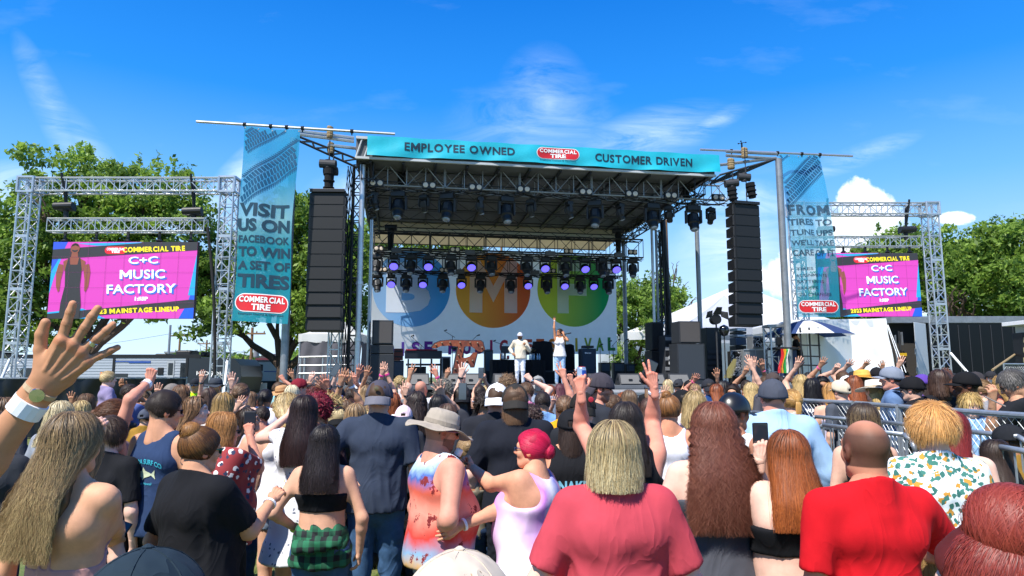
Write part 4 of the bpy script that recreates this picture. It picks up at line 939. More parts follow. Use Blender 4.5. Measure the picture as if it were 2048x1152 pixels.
x0,x1,zt,zb=panel(vL,[(104,483),(393,485),(389,638),(98,636)],21.4,1)
hung(vL,100,412,440,23,21.5,((132,(362,408,440)),(388,(364,418,445))),zt,x0,x1)
vR,a,b_=scr('silver truss frame carrying the right video screen',(1590,404,1859,414,20),None,None,26.0,25.9,0,1)
x0,x1,zt,zb=panel(vR,[(1634,505),(1836,507),(1843,633),(1640,633)],25.9,1)
hung(vR,1610,1838,475,18,26.0,((1650,(410,455,480)),(1812,(412,455,480))),zt,x0,x1)
for(px0,py0,px1,py1,Y,rt,nm)in((20,718,-40,860,21.2,vL,'stay'),(455,722,446,800,21.2,vL,'stay'),(1901,706,1935,745,25.7,vR,'stay')):
 a=at(px0,py0,Y);b=at(px1,py1,Y-.5);b.z=max(b.z,.05)if py1>820 else b.z;m=MB();m.tube(a,b+(b-a).normalized()*.1,.045,n=8);m.build('stay',M_white,rt)
m=MB();a,b=at(415,455,21.4),at(428,750,20.8);pts=[a.lerp(b,t)+Vector((.1*math.sin(t*3),0,0))for t in np.linspace(0,1,14)]
m.path(pts,.05,8);prop(m.build('power_cable',M_blkm),'thick black cable drooping from the left screen truss to the ground','cable')
M_bark=mat('bark','#4d3f33',.95,var=.35,vscale=7,stretch=(1,1,.3),bump=.03,bscale=14)
M_leaf=mat('leaf',(.08,.13,.03),.5,attr='col',trans=.48,spec=.35)
LG=[np.array(hx(c))for c in('#39591b','#4e7522','#9dbb50','#33551f')]
def tree(name,label,base,trunk_h,crown,nclump,leaf,limbs,seed,r0=.28,fork=5,group='shade trees around the field',cat='tree',spire=0,per=46,gap=.15,hue=0.,cl=(.45,1.0)):
 """crown: list of ellipsoids (dx, dy, cz, rx, ry, rz)"""
 rr=random.Random(seed);nr=np.random.RandomState(seed)
 root=empty(name,base,0,label,cat,group);m=MB();tips=[]
 top=Vector((rr.uniform(-.2,.2),0,trunk_h));m.path([Vector((0,0,-.1)),Vector((.03,0,.3)),top*.5+Vector((.05,0,0)),top],r0*1.15,10,r0*.8)
 def limb(a,b,r,depth):
  n=5;pts=[a.lerp(b,i/n)+Vector((rr.uniform(-.12,.12),rr.uniform(-.12,.12),.25*math.sin(math.pi*i/n)))*(0 if i in(0,n)else 1)for i in range(n+1)]
  m.path(pts,r,7 if depth==0 else 5,r*.45);tips.append(b)
  if depth<2:
   for k in range(3):
    t=rr.choice(pts[2:5]);d=(b-a).normalized();e=t+(d+Vector((rr.uniform(-.9,.9),rr.uniform(-.9,.9),rr.uniform(-.1,.8)))).normalized()*(b-a).length*.55;limb(t,e,r*.5,depth+1)
 for(x,y,z)in limbs:limb(top*rr.uniform(.8,1),Vector((x,y,z)),r0*.55,0)
 m.build('trunk',M_bark,root)
 vol=[c[3]*c[4]*c[5]for c in crown];tot=sum(vol);C=[]
 for c,v in zip(crown,vol):
  k=max(4,int(nclump*v/tot));d=nr.normal(0,1,(k,3));d/=np.linalg.norm(d,axis=1)[:,None];q=nr.uniform(cl[0],cl[1],k)[:,None]
  C.append(d*q*np.array(c[3:6])+np.array(c[0:3]))
 C=np.concatenate(C)
 k=len(C);rad=nr.uniform(.35,.8,k)*leaf*6.0
 n=per*k;ci=np.repeat(np.arange(k),per);d=nr.normal(0,1,(n,3));d/=np.linalg.norm(d,axis=1)[:,None]
 P=C[ci]+d*(nr.uniform(0,1,n)**.5*rad[ci])[:,None]*np.array([1.15,1.15,.75])
 if spire:
  S_=[];
  for _ in range(spire):
   c=C[nr.randint(k)]
   if c[2]<np.percentile(C[:,2],70):continue
   L=nr.uniform(.5,1.4);t=nr.uniform(0,1,26);S_.append(c+np.stack([nr.normal(0,.05,26)+t*nr.uniform(-.2,.2),nr.normal(0,.05,26),t*L+.2],1))
  if S_:P=np.concatenate([P]+S_)
  ci=np.concatenate([ci,nr.randint(0,k,len(P)-n)])
 n=len(P)
 a=nr.normal(0,1,(n,3));a/=np.linalg.norm(a,axis=1)[:,None];b=np.cross(a,nr.normal(0,1,(n,3)));b/=np.linalg.norm(b,axis=1)[:,None]
 s=leaf*(nr.uniform(.6,1.3,n)*nr.uniform(.65,1.3,k)[ci])[:,None];V=np.stack([P-a*s,P-b*s*.45,P+a*s,P+b*s*.45],1).reshape(-1,3)
 F=np.arange(4*n).reshape(-1,4);mix=nr.uniform(0,1,k);tt=np.clip(mix[ci]*.7+nr.uniform(0,.4,n),0,1)[:,None]
 col=LG[3]*(1-tt)+LG[2]*tt+np.array([hue,hue*.6,0])*tt;col=np.repeat(col,4,0)
 npmesh('crown',V,F,M_leaf,root,cols=col);return root
def ell(px0,py0,px1,py1,Y,base,ry):
 a,b=at(px0,py0,Y),at(px1,py1,Y);return((a.x+b.x)/2-base.x,0,(a.z+b.z)/2,abs(b.x-a.x)/2,ry,abs(a.z-b.z)/2)
def tpos(px,Y):p=at(px,752,Y);p.z=0;return p
b=tpos(170,29);E=lambda*q:ell(*q,29,b,2.6)
tree('shade_tree','large green tree with upright shoots behind the left video screen',b,3.0,[E(-60,380,130,660),E(40,310,220,640),E(150,335,330,640),E(250,350,430,660),E(60,285,200,420),E(200,315,350,470),E(300,330,400,450),E(-60,560,200,720),E(380,570,470,690),E(-120,430,40,690)],1000,.12,[(-2.5,0,6.5),(2,.5,7.5),(0,-.5,8),(3.5,0,5.5),(-3,0,5)],3,.34,spire=90,per=62)
b=tpos(563,31);E=lambda*q:ell(*q,31,b,2.4)
tree('shade_tree','green tree with forked dark trunk between left banner and loudspeakers',b,2.3,[E(450,440,600,640),E(560,400,720,640),E(620,430,740,640),E(430,540,520,650),E(660,560,745,670),E(575,560,690,690),E(395,470,470,680),E(540,380,640,480)],800,.12,[(-3.2,0,4.3),(1.8,0,5.2),(.5,.3,6),(-1,0,5.5),(2.7,.2,4)],5,.34,spire=50,per=56)
for i,(px,Y,x0,y0,x1,y1,lb)in enumerate(((790,44,690,440,900,560,'tree top seen above the left half of the backdrop'),(925,47,880,478,960,560,'smaller tree top seen above the middle of the backdrop'),(1265,44,1225,555,1320,715,'leafy tree just right of the backdrop edge'),(1338,48,1290,548,1372,700,'leafy tree behind the right stage masts'))):
 b=tpos(px,Y);c=ell(x0,y0,x1,y1,Y,b,2.4);w=c[3]
 tree('shade_tree',lb,b,2.2,[c,(c[0]-w*.4,0,c[2]+c[5]*.35,w*.45,2,c[5]*.8),(c[0]+w*.4,0,c[2]+c[5]*.2,w*.5,2,c[5]*.75),(0,0,c[2]-c[5],w*.9,2,c[5]*.6)],190,.15,[(-1,0,c[2]),(1,0,c[2]),(0,0,c[2]+1)],20+i,.25,spire=24,per=44)
b=tpos(1790,52);E=lambda*q:ell(*q,52,b,4)
tree('shade_tree','broad green tree behind the right video screen and white trailer',b,3.2,[E(1640,490,1790,640),E(1720,450,1850,600),E(1800,440,1900,620),E(1850,470,1945,640),E(1600,560,1720,660),E(1660,560,1900,650)],760,.19,[(-3,0,6),(2,0,7),(4,0,6),(-5,0,5),(1,0,8)],7,.45,spire=30,per=52)
b=tpos(1985,46);E=lambda*q:ell(*q,46,b,4)
tree('shade_tree','tall green tree at the far right edge behind the black trailer',b,3.6,[E(1900,480,2020,620),E(1960,430,2060,560),E(2010,440,2130,640),E(1900,580,2120,650),E(2080,470,2180,640)],620,.18,[(-2,0,6),(2,0,7.5),(4,0,6),(-3.4,0,5.4)],8,.42,spire=20,per=52)
for i,(px,Y,x0,y0,x1,y1)in enumerate(((-20,60,-80,640,40,730),(395,90,340,700,430,735),(440,95,410,697,480,735),(500,85,470,712,530,735),(595,80,575,695,620,740),(640,90,615,700,680,740),(300,95,270,722,330,742),(1440,90,1400,640,1480,700))):
 b=tpos(px,Y);c=ell(x0,y0,x1,y1,Y,b,2)
 tree('shade_tree','small distant tree beyond the caravans, %s of the row'%ordl(i,8),b,1.2,[c,(c[0],0,c[2]-c[5]*.5,c[3]*1.2,2,c[5]*.8)],50,.26,[(0,0,c[2])],40+i,.2,group='distant trees beyond the caravans',per=30)
for i,px in enumerate((481,500)):
 b=tpos(px,60);c=ell(px-8,728,px+8,746,60,b,.5);o=tree('plum_tree','small purple-leaved tree by the brick shop, %s'%('left' if i==0 else 'right'),b,.8,[c],26,.13,[(0,0,c[2])],60+i,.08,group='purple trees by the shop',per=40)
 o.children[1].data.materials[0]=mat('purple_leaf','#5a2033',.6)
def upole(px,pyt,Y,label,r=.14,col=M_wood,arm=True,name='utility_pole',drum=False):
 p=at(px,pyt,Y);ro=empty(name,(p.x,Y,0),0,label,'utility pole' if arm else 'pole');m=MB();m.tube((0,0,0),(0,0,p.z),r,r*.75,10);m.build('pole',col,ro)
 if arm:m=MB();m.box((0,-.1,p.z-.5),(2.2,.12,.14));[m.lathe([(.04,0),(.06,.06),(.03,.16)],8,(x,-.1,p.z-.43))for x in(-1,-.4,.4,1)];m.build('cross_arm',col,ro)
 if drum:m=MB();m.lathe([(.2,0),(.22,.1),(.22,.7),(.15,.8)],12,(.4,0,p.z-2.4));m.build('transformer',M_grey,ro)
 return p
ps=[upole(361,662,70,'wooden utility pole left of the caravan roof, nearer one'),upole(414,680,90,'thinner utility pole farther off near the caravan nose'),upole(505,655,55,'brown utility pole with transformer beside the forked tree',drum=True),upole(1003,470,60,'wooden utility pole seen above the backdrop',arm=False),upole(1330,440,34,'tall wooden pole behind the right stage masts',r=.16,arm=False)]
upole(341,650,60,'smooth grey lamp pole rising above the caravan',.13,M_alud,False,'lamp_pole')
for i,(x0,y0,x1,y1,Y)in enumerate(((-200,700,361,664,70),(361,664,505,700,68),(361,668,700,722,72),(120,726,700,700,90),(1840,560,2300,548,48),(1840,582,2300,566,48),(1700,640,2300,612,60))):
 a,b=at(x0,y0,Y),at(x1,y1,Y);pts=[a.lerp(b,t)-Vector((0,0,1.0*math.sin(math.pi*t)))for t in np.linspace(0,1,16)];m=MB();m.path(pts,.02,4);prop(m.build('power_line',M_char),'thin overhead power line across the sky, number %s from the left'%['one','two','three','four','five','six','seven'][i],'wire','overhead wires')
r=empty('brick_shop',label='brown gabled shop with maroon sign far behind the caravans',cat='building');Y=75
def pbox(root,nm,x0,y0,x1,y1,Y,dep,m,bev=0,zb=None):
 a,b=at(x0,y0,Y),at(x1,y1,Y);z0=b.z if zb is None else zb;mb=MB();mb.box(((a.x+b.x)/2,Y+dep/2,(a.z+z0)/2),(b.x-a.x,dep,a.z-z0));return mb.build(nm,m,root,bevel=bev)
pbox(r,'wall',470,722,560,752,Y,10,mat('tan_wall','#a08d7c',.9,var=.08),zb=0);a,b,c=at(506,722,Y),at(563,722,Y),at(532,706,Y)
m=MB();m._add([a,b,c,a+Vector((0,8,0)),b+Vector((0,8,0)),c+Vector((0,8,0))],[(0,1,2),(3,5,4),(0,3,4,1),(1,4,5,2),(2,5,3,0)]);m.build('gable',mat('dark_siding','#4a4144',.8),r)
pbox(r,'sign_band',511,716,552,721,Y-.12,.1,mat('maroon','#5e1f2c',.6));
r=empty('warehouse',label='long low pale building on the horizon beyond the caravans',cat='building');pbox(r,'wall',330,706,420,752,110,14,mat('pale_wall','#b9b6b0',.9),zb=0);pbox(r,'roof',328,703,422,706,109.8,15,M_grey)
def sidingfn(nt,mp,tc):
 N,L=nt.nodes,nt.links;s=N.new('ShaderNodeSeparateXYZ');L.new(tc.outputs['Object'],s.inputs[0]);w=N.new('ShaderNodeMath');w.operation='MULTIPLY';w.inputs[1].default_value=9;L.new(s.outputs[2],w.inputs[0])
 f=N.new('ShaderNodeMath');f.operation='FRACT';L.new(w.outputs[0],f.inputs[0]);r=N.new('ShaderNodeValToRGB');L.new(f.outputs[0],r.inputs[0]);e=r.color_ramp.elements
 e[0].position=0;e[0].color=(*hx('#5d6267'),1);e[1].position=.2;e[1].color=(*hx('#b3b8bd'),1);k=e.new(.85);k.color=(*hx('#9fa5ab'),1);return r.outputs[0]
M_side=mat('ribbed_siding','#a8adb2',.45,fn=sidingfn)
def siding(root,nm,x0,x1,z0,z1,y,d=.06,pitch=.11,m=M_side):
 mb=MB();mb.box(((x0+x1)/2,y+1.2,(z0+z1)/2),(x1-x0,2.4,z1-z0));n=int((z1-z0)/pitch)
 for i in range(n):z=z0+pitch*(i+.5);mb.hexa([(x0,y-.018,z-pitch*.45),(x1,y-.018,z-pitch*.45),(x1,y-.001,z-pitch*.45),(x0,y-.001,z-pitch*.45),(x0,y-.006,z+pitch*.4),(x1,y-.006,z+pitch*.4),(x1,y-.001,z+pitch*.4),(x0,y-.001,z+pitch*.4)])
 return mb.build(nm,m,root)
M_siding=mat('caravan_siding','#a9afb6',.4,.2,var=.05,vscale=1)
Y=27.0;xx=lambda px:at(px,752,Y).x;zz=lambda py:at(200,py,Y).z
r=empty('travel_trailer',label='long grey ribbed caravan with black trim and dark nose behind the fence',cat='caravan')
siding(r,'body',xx(-260),xx(372),.75,zz(712),Y,m=M_siding)
for(x0,x1,y0,y1,nm,m,d)in((-260,400,709,716,'roof_edge',M_blk,.03),(224,229,716,800,'trim_strip',M_blk,.03),(152,156,716,800,'trim_strip',M_blk,.03),(40,120,736,756,'window',M_glass,.03),(228,256,747,764,'window',M_glass,.035),(360,371,726,761,'window',M_glass,.035),(315,327,735,750,'vent_cover',M_blk,.04),(334,348,721,766,'door',mat('door_grey','#aab0b6',.4),.035),(336,346,726,750,'door_window',M_glass,.05),(371,376,716,800,'corner_trim',M_blk,.05),(228,256,722,724,'stripe',mat('blue_stripe','#2c4f9c',.4),.028),(256,300,722,726,'stripe',mat('blue_stripe','#2c4f9c',.4),.028),(280,300,780,796,'hatch',M_grey,.04),(335,360,790,800,'step',M_blk,.3)):
 mb=MB();a,b=xx(x0),xx(x1);mb.box(((a+b)/2,Y-d/2-.001,(zz(y0)+zz(y1))/2),(b-a,d,zz(y0)-zz(y1)));mb.build(nm,m,r,bevel=.02 if nm in('window','door_window','vent_cover')else 0)
def nfn(a,b,off=0):x=xx(376)+(xx(478)-xx(376))*a;return Vector((x,Y-.03-off+.25*a*a,.8+(zz(714+3*a)-.8)*b))
patch([(0,0),(.86,0),(.96,.3),(1,.6),(.97,.85),(.86,1),(0,1)],lambda a,b,c:nfn(a,b),'nose_side',mat('nose_navy','#2b3138',.35),r,.1)
mb=MB();P2=[(0,0),(.86,0),(.96,.3),(1,.6),(.97,.85),(.86,1),(0,1)];mb.prism(P2,lambda a,b,w:nfn(a,b)+Vector((0,.02+2.3*w,0)));mb.build('nose',mat('nose_navy','#2b3138',.35),r)
lettering([('HIDEOUT',.48,.66,.62,.085,.02)],lambda a,b:nfn(a,b,.012),M_whitep,r)
patch([(0,.0),(.9,.0),(.5,.34),(.15,.40),(0,.45)],lambda a,b,c:nfn(a,b,.006),'nose_swoosh',mat('nose_grey','#84898f',.4),r,.1)
for(x0,x1,y0,y1)in((330,362,699,711),(381,394,702,712),(288,312,706,711),(-60,-20,700,711),(60,100,704,711)):
 mb=MB();a,b=xx(x0),xx(x1);mb.box(((a+b)/2,Y+1.1,(zz(y0)+zz(y1))/2),(b-a,.8,zz(y0)-zz(y1)));mb.build('roof_unit',M_blk,r,bevel=.06)
for x in(60,100,255,285):mb=MB();mb.M=Matrix.Translation((xx(x),Y+.25,.36))@Matrix.Rotation(math.pi/2,4,'X');mb.lathe([(.2,-.11),(.34,-.10),(.36,0),(.34,.10),(.2,.11)],18);w_=mb.build('wheel',M_blkm,r);mb=MB();mb.M=Matrix.Translation((xx(x),Y+.13,.36))@Matrix.Rotation(math.pi/2,4,'X');mb.lathe([(.2,0),(.18,.02),(.05,.04)],12);mb.build('rim',M_alu,w_)
Y=33.0
r=empty('travel_trailer',label='second white ribbed caravan with two small windows behind the forked tree',cat='caravan')
siding(r,'body',xx(505),xx(594),.7,zz(722),Y,m=mat('caravan_white','#d5d9dc',.4,.1,var=.05,vscale=1))
for(x0,x1,y0,y1,nm,m,d)in((503,598,720,724,'roof_edge',M_grey,.03),(511,525,729,742,'window',M_glass,.03),(511,525,747,759,'window',M_glass,.03),(578,585,740,758,'window',M_glass,.03),(503,507,724,800,'corner_trim',M_blk,.03),(528,578,742,744,'stripe',mat('purple_stripe','#6d73b5',.4),.025),(590,598,728,770,'door',mat('door_grey','#aab0b6',.4),.03),(592,596,732,748,'door_window',M_glass,.04),(508,592,762,790,'lower_skirt',M_char,.02)):
 mb=MB();a,b=xx(x0),xx(x1);mb.box(((a+b)/2,Y-d/2-.001,(zz(y0)+zz(y1))/2),(b-a,d,zz(y0)-zz(y1)));mb.build(nm,m,r)
for x in(525,545):mb=MB();mb.M=Matrix.Translation((xx(x),Y+.2,.36))@Matrix.Rotation(math.pi/2,4,'X');mb.lathe([(.2,-.11),(.34,-.10),(.36,0),(.34,.10),(.2,.11)],18);mb.build('wheel',M_blkm,r)
Y=30;r=empty('notice_board',label='blank white board behind the crowd in front of the second caravan',cat='sign');pbox(r,'board',505,766,533,781,Y,.04,M_white,.005);m=MB();[m.tube((xx(x),Y+.02,0),(xx(x),Y+.02,zz(781)),.03)for x in(509,529)];m.build('leg',M_alud,r)
Y=24;r=empty('golf_cart',label='cream and grey golf cart beside the caravans',cat='golf cart');pbox(r,'seat_back',488,786,510,797,Y,.25,mat('cream_seat','#c9bd9b',.6),.05);pbox(r,'cargo_box',511,790,526,800,Y+.2,.6,mat('box_grey','#8e9093',.7),.02);pbox(r,'body',484,800,530,812,Y,1.1,mat('cart_tan','#b5a888',.5),.05)
for x in(490,523):mb=MB();mb.M=Matrix.Translation((xx(x),Y-.02,.22))@Matrix.Rotation(math.pi/2,4,'X');mb.lathe([(.1,-.08),(.22,-.07),(.22,.07),(.1,.08)],14);mb.build('wheel',M_blkm,r)
mb=MB();mb.tube((xx(512),Y+.1,.5),(xx(514),Y+.1,zz(786)),.02);mb.build('post',M_alud,r)
r=empty('privacy_fence',label='chain fence covered with crumpled black screen before the caravan',cat='fence');a,b=at(-60,757,20),at(372,763,23.5);a.z=b.z=at(0,757,20).z
def ff(s,t):p=Vector((a.x,a.y,0)).lerp(Vector((b.x,b.y,0)),s);k=math.sin(s*90+3*math.sin(t*5+s*20))*.02+.02*math.sin(s*37-t*9);return Vector((p.x,p.y+k-.03,.04+(a.z-.06)*t))
grid_cloth(ff,200,14,mat('screen_cloth','#101315',.38,bump=.02,bscale=5),'screen',r)
m=MB();m.tube((a.x,a.y,a.z),(b.x,b.y,a.z),.025);m.build('top_rail',M_steel,r)
for i in range(6):t=i/5;p=a.lerp(b,t);m=MB();m.tube((p.x,p.y+.05,0),(p.x,p.y+.05,a.z+.05),.03);m.build('post',M_steel,r)
def barrier(p0,p1,label,h=1.07,group='steel crowd barriers'):
 """bike-rack barrier from p0 to p1 on the ground"""
 p0=Vector(p0);p1=Vector(p1);L=(p1-p0).length;rz=math.atan2(p1.y-p0.y,p1.x-p0.x)
 ro=empty('crowd_barrier',p0,rz,label,'barrier',group);m=MB();r_=.019
 m.path([(.02,0,.2),(.02,0,h-.12),(.05,0,h-.04),(.14,0,h),(L-.14,0,h),(L-.05,0,h-.04),(L-.02,0,h-.12),(L-.02,0,.2),(.02,0,.2)],r_,8);m.build('frame',M_steel,ro,smooth=True)
 m=MB();k=int(L/.12)
 for i in range(1,k):m.tube((L*i/k,0,.2),(L*i/k,0,h),.007,n=5)
 m.build('bars',M_steel,ro)
 for x in(.25,L-.25):m=MB();m.tube((x,0,.2),(x,-.26,.01),.014);m.tube((x,0,.2),(x,.26,.01),.014);m.build('foot',M_steel,ro)
 return ro
def chainlink(p0,p1,label,h=1.2,cell=.075,group='chain-link fence panels'):
 p0=Vector(p0);p1=Vector(p1);L=(p1-p0).length;rz=math.atan2(p1.y-p0.y,p1.x-p0.x)
 ro=empty('fence_panel',p0,rz,label,'fence',group);m=MB()
 m.tube((0,0,.1),(0,0,h),.021);m.tube((L,0,.1),(L,0,h),.021);m.tube((0,0,h),(L,0,h),.024,n=10);m.tube((0,0,.1),(L,0,.1),.021);m.build('frame',M_steel,ro,smooth=False)
 m=MB();n=int(L/cell)+int((h-.1)/cell)
 for i in range(-int((h-.1)/cell)-1,int(L/cell)+1):
  for s in(0,1):
   x0=i*cell;pts=[];H=h-.1
   a0,a1=max(0,-x0),min(H,L-x0)
   if a1<=a0:continue
   q0,q1=(x0+a0,a0),(x0+a1,a1)
   if s:q0,q1=(q0[0],H-q0[1]),(q1[0],H-q1[1])
   m.tube((q0[0],.004*(1-2*s),.1+q0[1]),(q1[0],.004*(1-2*s),.1+q1[1]),.0024,n=3,caps=False)
 m.build('wire_mesh',mat('fence_wire','#b9bec2',.4,.6),ro)
 for x in(.3,L-.3):m=MB();m.tube((x,-.3,.03),(x,.3,.03),.02);m.tube((x,0,.03),(x,0,.12),.02);m.build('foot',M_steel,ro)
 return ro
def gp(px,py,z):
 d=at(px,py,10)-CAM;t=(z-CZ)/d.z;p=CAM+d*t;return Vector((p.x,p.y,0))
A=[gp(1600,800,1.56),gp(1712,806,1.56),gp(1800,813,1.56),gp(1905,821,1.56),gp(2090,834,1.56)]
for i in range(4):chainlink(A[i],A[i+1]-(A[i+1]-A[i]).normalized()*.05,'chain-link fence panel of the far row on the right, %s'%ordl(i,4),h=1.56)
B_=[gp(1490,823,1.43),gp(1612,832,1.43),gp(1750,842,1.43),gp(1890,858,1.43),gp(2080,878,1.43)]
for i in range(4):barrier(B_[i],B_[i+1]-(B_[i+1]-B_[i]).normalized()*.04,'grey tube barrier in the middle row on the right, %s'%ordl(i,4),h=1.43)
C_=[gp(1630,848,1.4),gp(1840,873,1.4),gp(1960,887,1.4),gp(2120,915,1.4)]
for i in range(3):barrier(C_[i],C_[i+1]-(C_[i+1]-C_[i]).normalized()*.04,'grey tube barrier in the nearest row on the right, %s'%ordl(i,3),h=1.4)
for i,(x0,x1)in enumerate(((270,330),(555,640),(640,700))):barrier(gp(x0,808,1.07),gp(x1,806,1.07),'grey tube barrier behind the crowd on the left, %s'%ordl(i,3))
r=empty('scaffold_rail',label='silver scaffold rail before the black-sided tent',cat='railing');Y=22.5;m=MB()
for x in(600,608,645,705,713):m.tube((xx(x),Y,0),(xx(x),Y,zz(713)),.03)
for y in(714,731,747):m.tube((xx(598),Y-.03,zz(y)),(xx(716),Y-.03,zz(y-2)),.025)
m.build('rail',M_alu,r)
M_tent=mat('tent_white','#e6e8ea',.7,trans=.35,bump=.01,bscale=1.5);M_tentg=mat('tent_grey','#63626b',.85,trans=.2,bump=.04,bscale=3)
def canopy(name,label,xl,xr,ypk,yeave,yskirt,Y,dep,nseg=1,peak=.5,pole=True,wall=None,sag=.12,mt=M_tent,lb=None):
 r=empty(name,label=label,cat='tent');a,b=at(xl,yeave,Y),at(xr,yeave,Y);ze=(a.z+b.z)/2;zs=at(xl,yskirt,Y).z;pk=at(xl+(xr-xl)*peak,ypk,Y+dep/2);vs=[];fs=[];n=14
 ring=[(a.x,Y),(b.x,Y),(b.x,Y+dep),(a.x,Y+dep)];loop=[]
 for k in range(4):
  p,q=ring[k],ring[(k+1)%4]
  for i in range(n):t=i/n;loop.append((p[0]+(q[0]-p[0])*t,p[1]+(q[1]-p[1])*t,.10*math.sin(math.pi*t)))
 K=len(loop);Q=10
 for q in range(Q+1):
  t=q/Q
  for(x,y,s)in loop:vs.append((x+(pk.x-x)*t,y+(pk.y-y)*t,ze-s*(1-t)*0+(pk.z-ze)*(t**(1+sag*3))-.04*math.sin(math.pi*t)))
 for q in range(Q):
  for i in range(K):fs.append((q*K+i,q*K+(i+1)%K,(q+1)*K+(i+1)%K,(q+1)*K+i))
 npmesh('roof',np.array(vs),np.array(fs),mt,r,smooth=False)
 vs=[(x,y,ze-.002)for x,y,s in loop]+[(x*1.0,y+(.02*math.sin(i*1.3)),zs+.03*math.sin(i*1.1))for i,(x,y,s)in enumerate(loop)];npmesh('valance',np.array(vs),np.array([(i,(i+1)%K,K+(i+1)%K,K+i)for i in range(K)]),mt,r)
 for p in ring:m=MB();m.tube((p[0]+(.05 if p[0]<pk.x else-.05),p[1]+.05,0),(p[0]+(.05 if p[0]<pk.x else-.05),p[1]+.05,ze),.035);m.build('pole',M_alu,r)
 if wall:
  for(side,wm,v0,v1)in wall:
   if side=='f':p,q=(a.x,Y-.02),(b.x,Y-.02)
   elif side=='b':p,q=(a.x,Y+dep),(b.x,Y+dep)
   elif side=='l':p,q=(a.x,Y),(a.x,Y+dep)
   else:p,q=(b.x,Y),(b.x,Y+dep)
   def wf(s,t,p=p,q=q):return Vector((p[0]+(q[0]-p[0])*s+.03*math.sin(t*9+s*5),p[1]+(q[1]-p[1])*s+.05*math.sin(s*26+4*math.sin(t*3))*(1-t*.5)+.05,.05+(zs-.02)*t*v1))
   grid_cloth(wf,60,16,wm,'side_wall',r)
 if lb:lettering([lb],lambda u_,v_:Vector((u_,Y-.05,v_)),M_navy,r)
 return r
canopy('pop_up_tent','white peaked tent with grey crumpled walls behind the left truss tower',597,722,632,668,684,25.5,4,1,.62,wall=[('f',M_tentg,0,1),('r',M_tentg,0,1)])
canopy('marquee_tent','big white marquee tent with long sloping roof behind the right of the stage',1252,1730,568,664,680,42,14,peak=.47,sag=.0,wall=[('b',M_tent,0,1),('l',M_tent,0,1)])
canopy('pop_up_tent','smaller light grey peaked canopy inside the marquee area, behind loudspeakers',1345,1552,590,655,668,33,6,peak=.5,sag=.25,mt=mat('tent_pale','#c3c8d6',.7,trans=.3))
r=empty('tarp_tent',label='white tarpaulin tent with wrinkled slanting side left of the trailer',cat='tent');Y=25.0
P0=[at(1580,640,Y),at(1772,637,Y),at(1792,800,Y),at(1550,800,Y)];P0[2].z=P0[3].z=.02
def tf(s,t):p=P0[3].lerp(P0[2],s).lerp(P0[0].lerp(P0[1],s),t);k=math.sin((s*1.2+t*.8)*22)*.045*(1-t)+.02*math.sin(s*40+t*6)+.03*math.sin(t*21+s*9)*s;return p+Vector((0,-.5*(1-t)+k,0))
grid_cloth(tf,90,40,mat('tarp','#eceeee',.9,trans=.1,spec=.1,bump=.02,bscale=2),'side_wall',r);m=MB();a,b=P0[0],P0[1];m.hexa([a+Vector((0,0,-.35)),b+Vector((.05,0,-.35)),b+Vector((.05,4,-.35)),a+Vector((0,4,-.35)),a,b+Vector((.03,0,0)),b+Vector((.03,4,0)),a+Vector((0,4,0))]);m.build('roof',M_tent,r,bevel=.05)
m=MB();[m.tube(at(x0,650,Y-.2),at(x1,745,Y-1.2),.012,n=5)for x0,x1 in((1774,1806),(1776,1812))];m.build('guy_rope',M_white,r)
Y=30;r=empty('stage_trailer',label='long black sided trailer with silver roof rail on the right',cat='trailer')
z0,z1=.95,at(1900,634,Y).z
m=MB();m.box(((xx(1862)+xx(2400))/2,Y+1.3,(z0+z1)/2),(xx(2400)-xx(1862),2.6,z1-z0));m.build('body',mat('trailer_black','#08090b',.32,var=.1,spec=.3),r,bevel=.02)
m=MB();m.box(((xx(1790)+xx(2400))/2,Y+1.3,z1-.12),(xx(2400)-xx(1790),2.68,.3));m.build('roof_rail',M_alud,r,bevel=.02)
for x in np.arange(1880,2060,22):m=MB();m.box((xx(x),Y-.008,(z0+z1)/2-.1),(.03,.014,z1-z0-.5));m.build('panel_seam',M_char,r)
m=MB();m.box(((xx(1790)+xx(2400))/2,Y+1.3,.8),(xx(2400)-xx(1790),2.3,.25));m.build('chassis',M_char,r)
for x in(1900,1930,2120,2150):mb=MB();mb.M=Matrix.Translation((xx(x),Y+.2,.5))@Matrix.Rotation(math.pi/2,4,'X');mb.lathe([(.3,-.14),(.48,-.13),(.5,0),(.48,.13),(.3,.14)],20);mb.build('wheel',M_blkm,r)
m=MB();d=at(1815,650,Y-.5);m.hexa([(xx(1812),Y-.9,1.0),(xx(1858),Y-.05,1.0),(xx(1858),Y,1.0),(xx(1812),Y-.85,1.0),(xx(1812),Y-.9,z1-.3),(xx(1858),Y-.05,z1-.3),(xx(1858),Y,z1-.3),(xx(1812),Y-.85,z1-.3)]);dd=m.build('open_door',mat('door_white','#d5dadd',.45,var=.04),r,bevel=.01)
m=MB();[m.tube((xx(1812)-.03,Y-.9,z),(xx(1812)-.03,Y-.9,z+.25),.04)for z in(1.2,2,2.8)];m.build('hinge',M_alud,dd)
m=MB();m.box(((xx(1790)+xx(1860))/2,Y+1.5,(z0+z1)/2),(xx(1860)-xx(1790),2.1,z1-z0-.35));m.build('interior',mat('trailer_inside','#35322f',.9),r)
for k,(x,y0,y1,mt)in enumerate(((1792,670,735,M_alud),(1798,662,700,M_char),(1803,664,690,M_alud),(1800,706,712,mat('yellow_bar','#c9a21f',.6)))):pbox(r,'rack_bar',x,y0,x+(4 if k<3 else 14),y1,Y-.1,.1,mt)
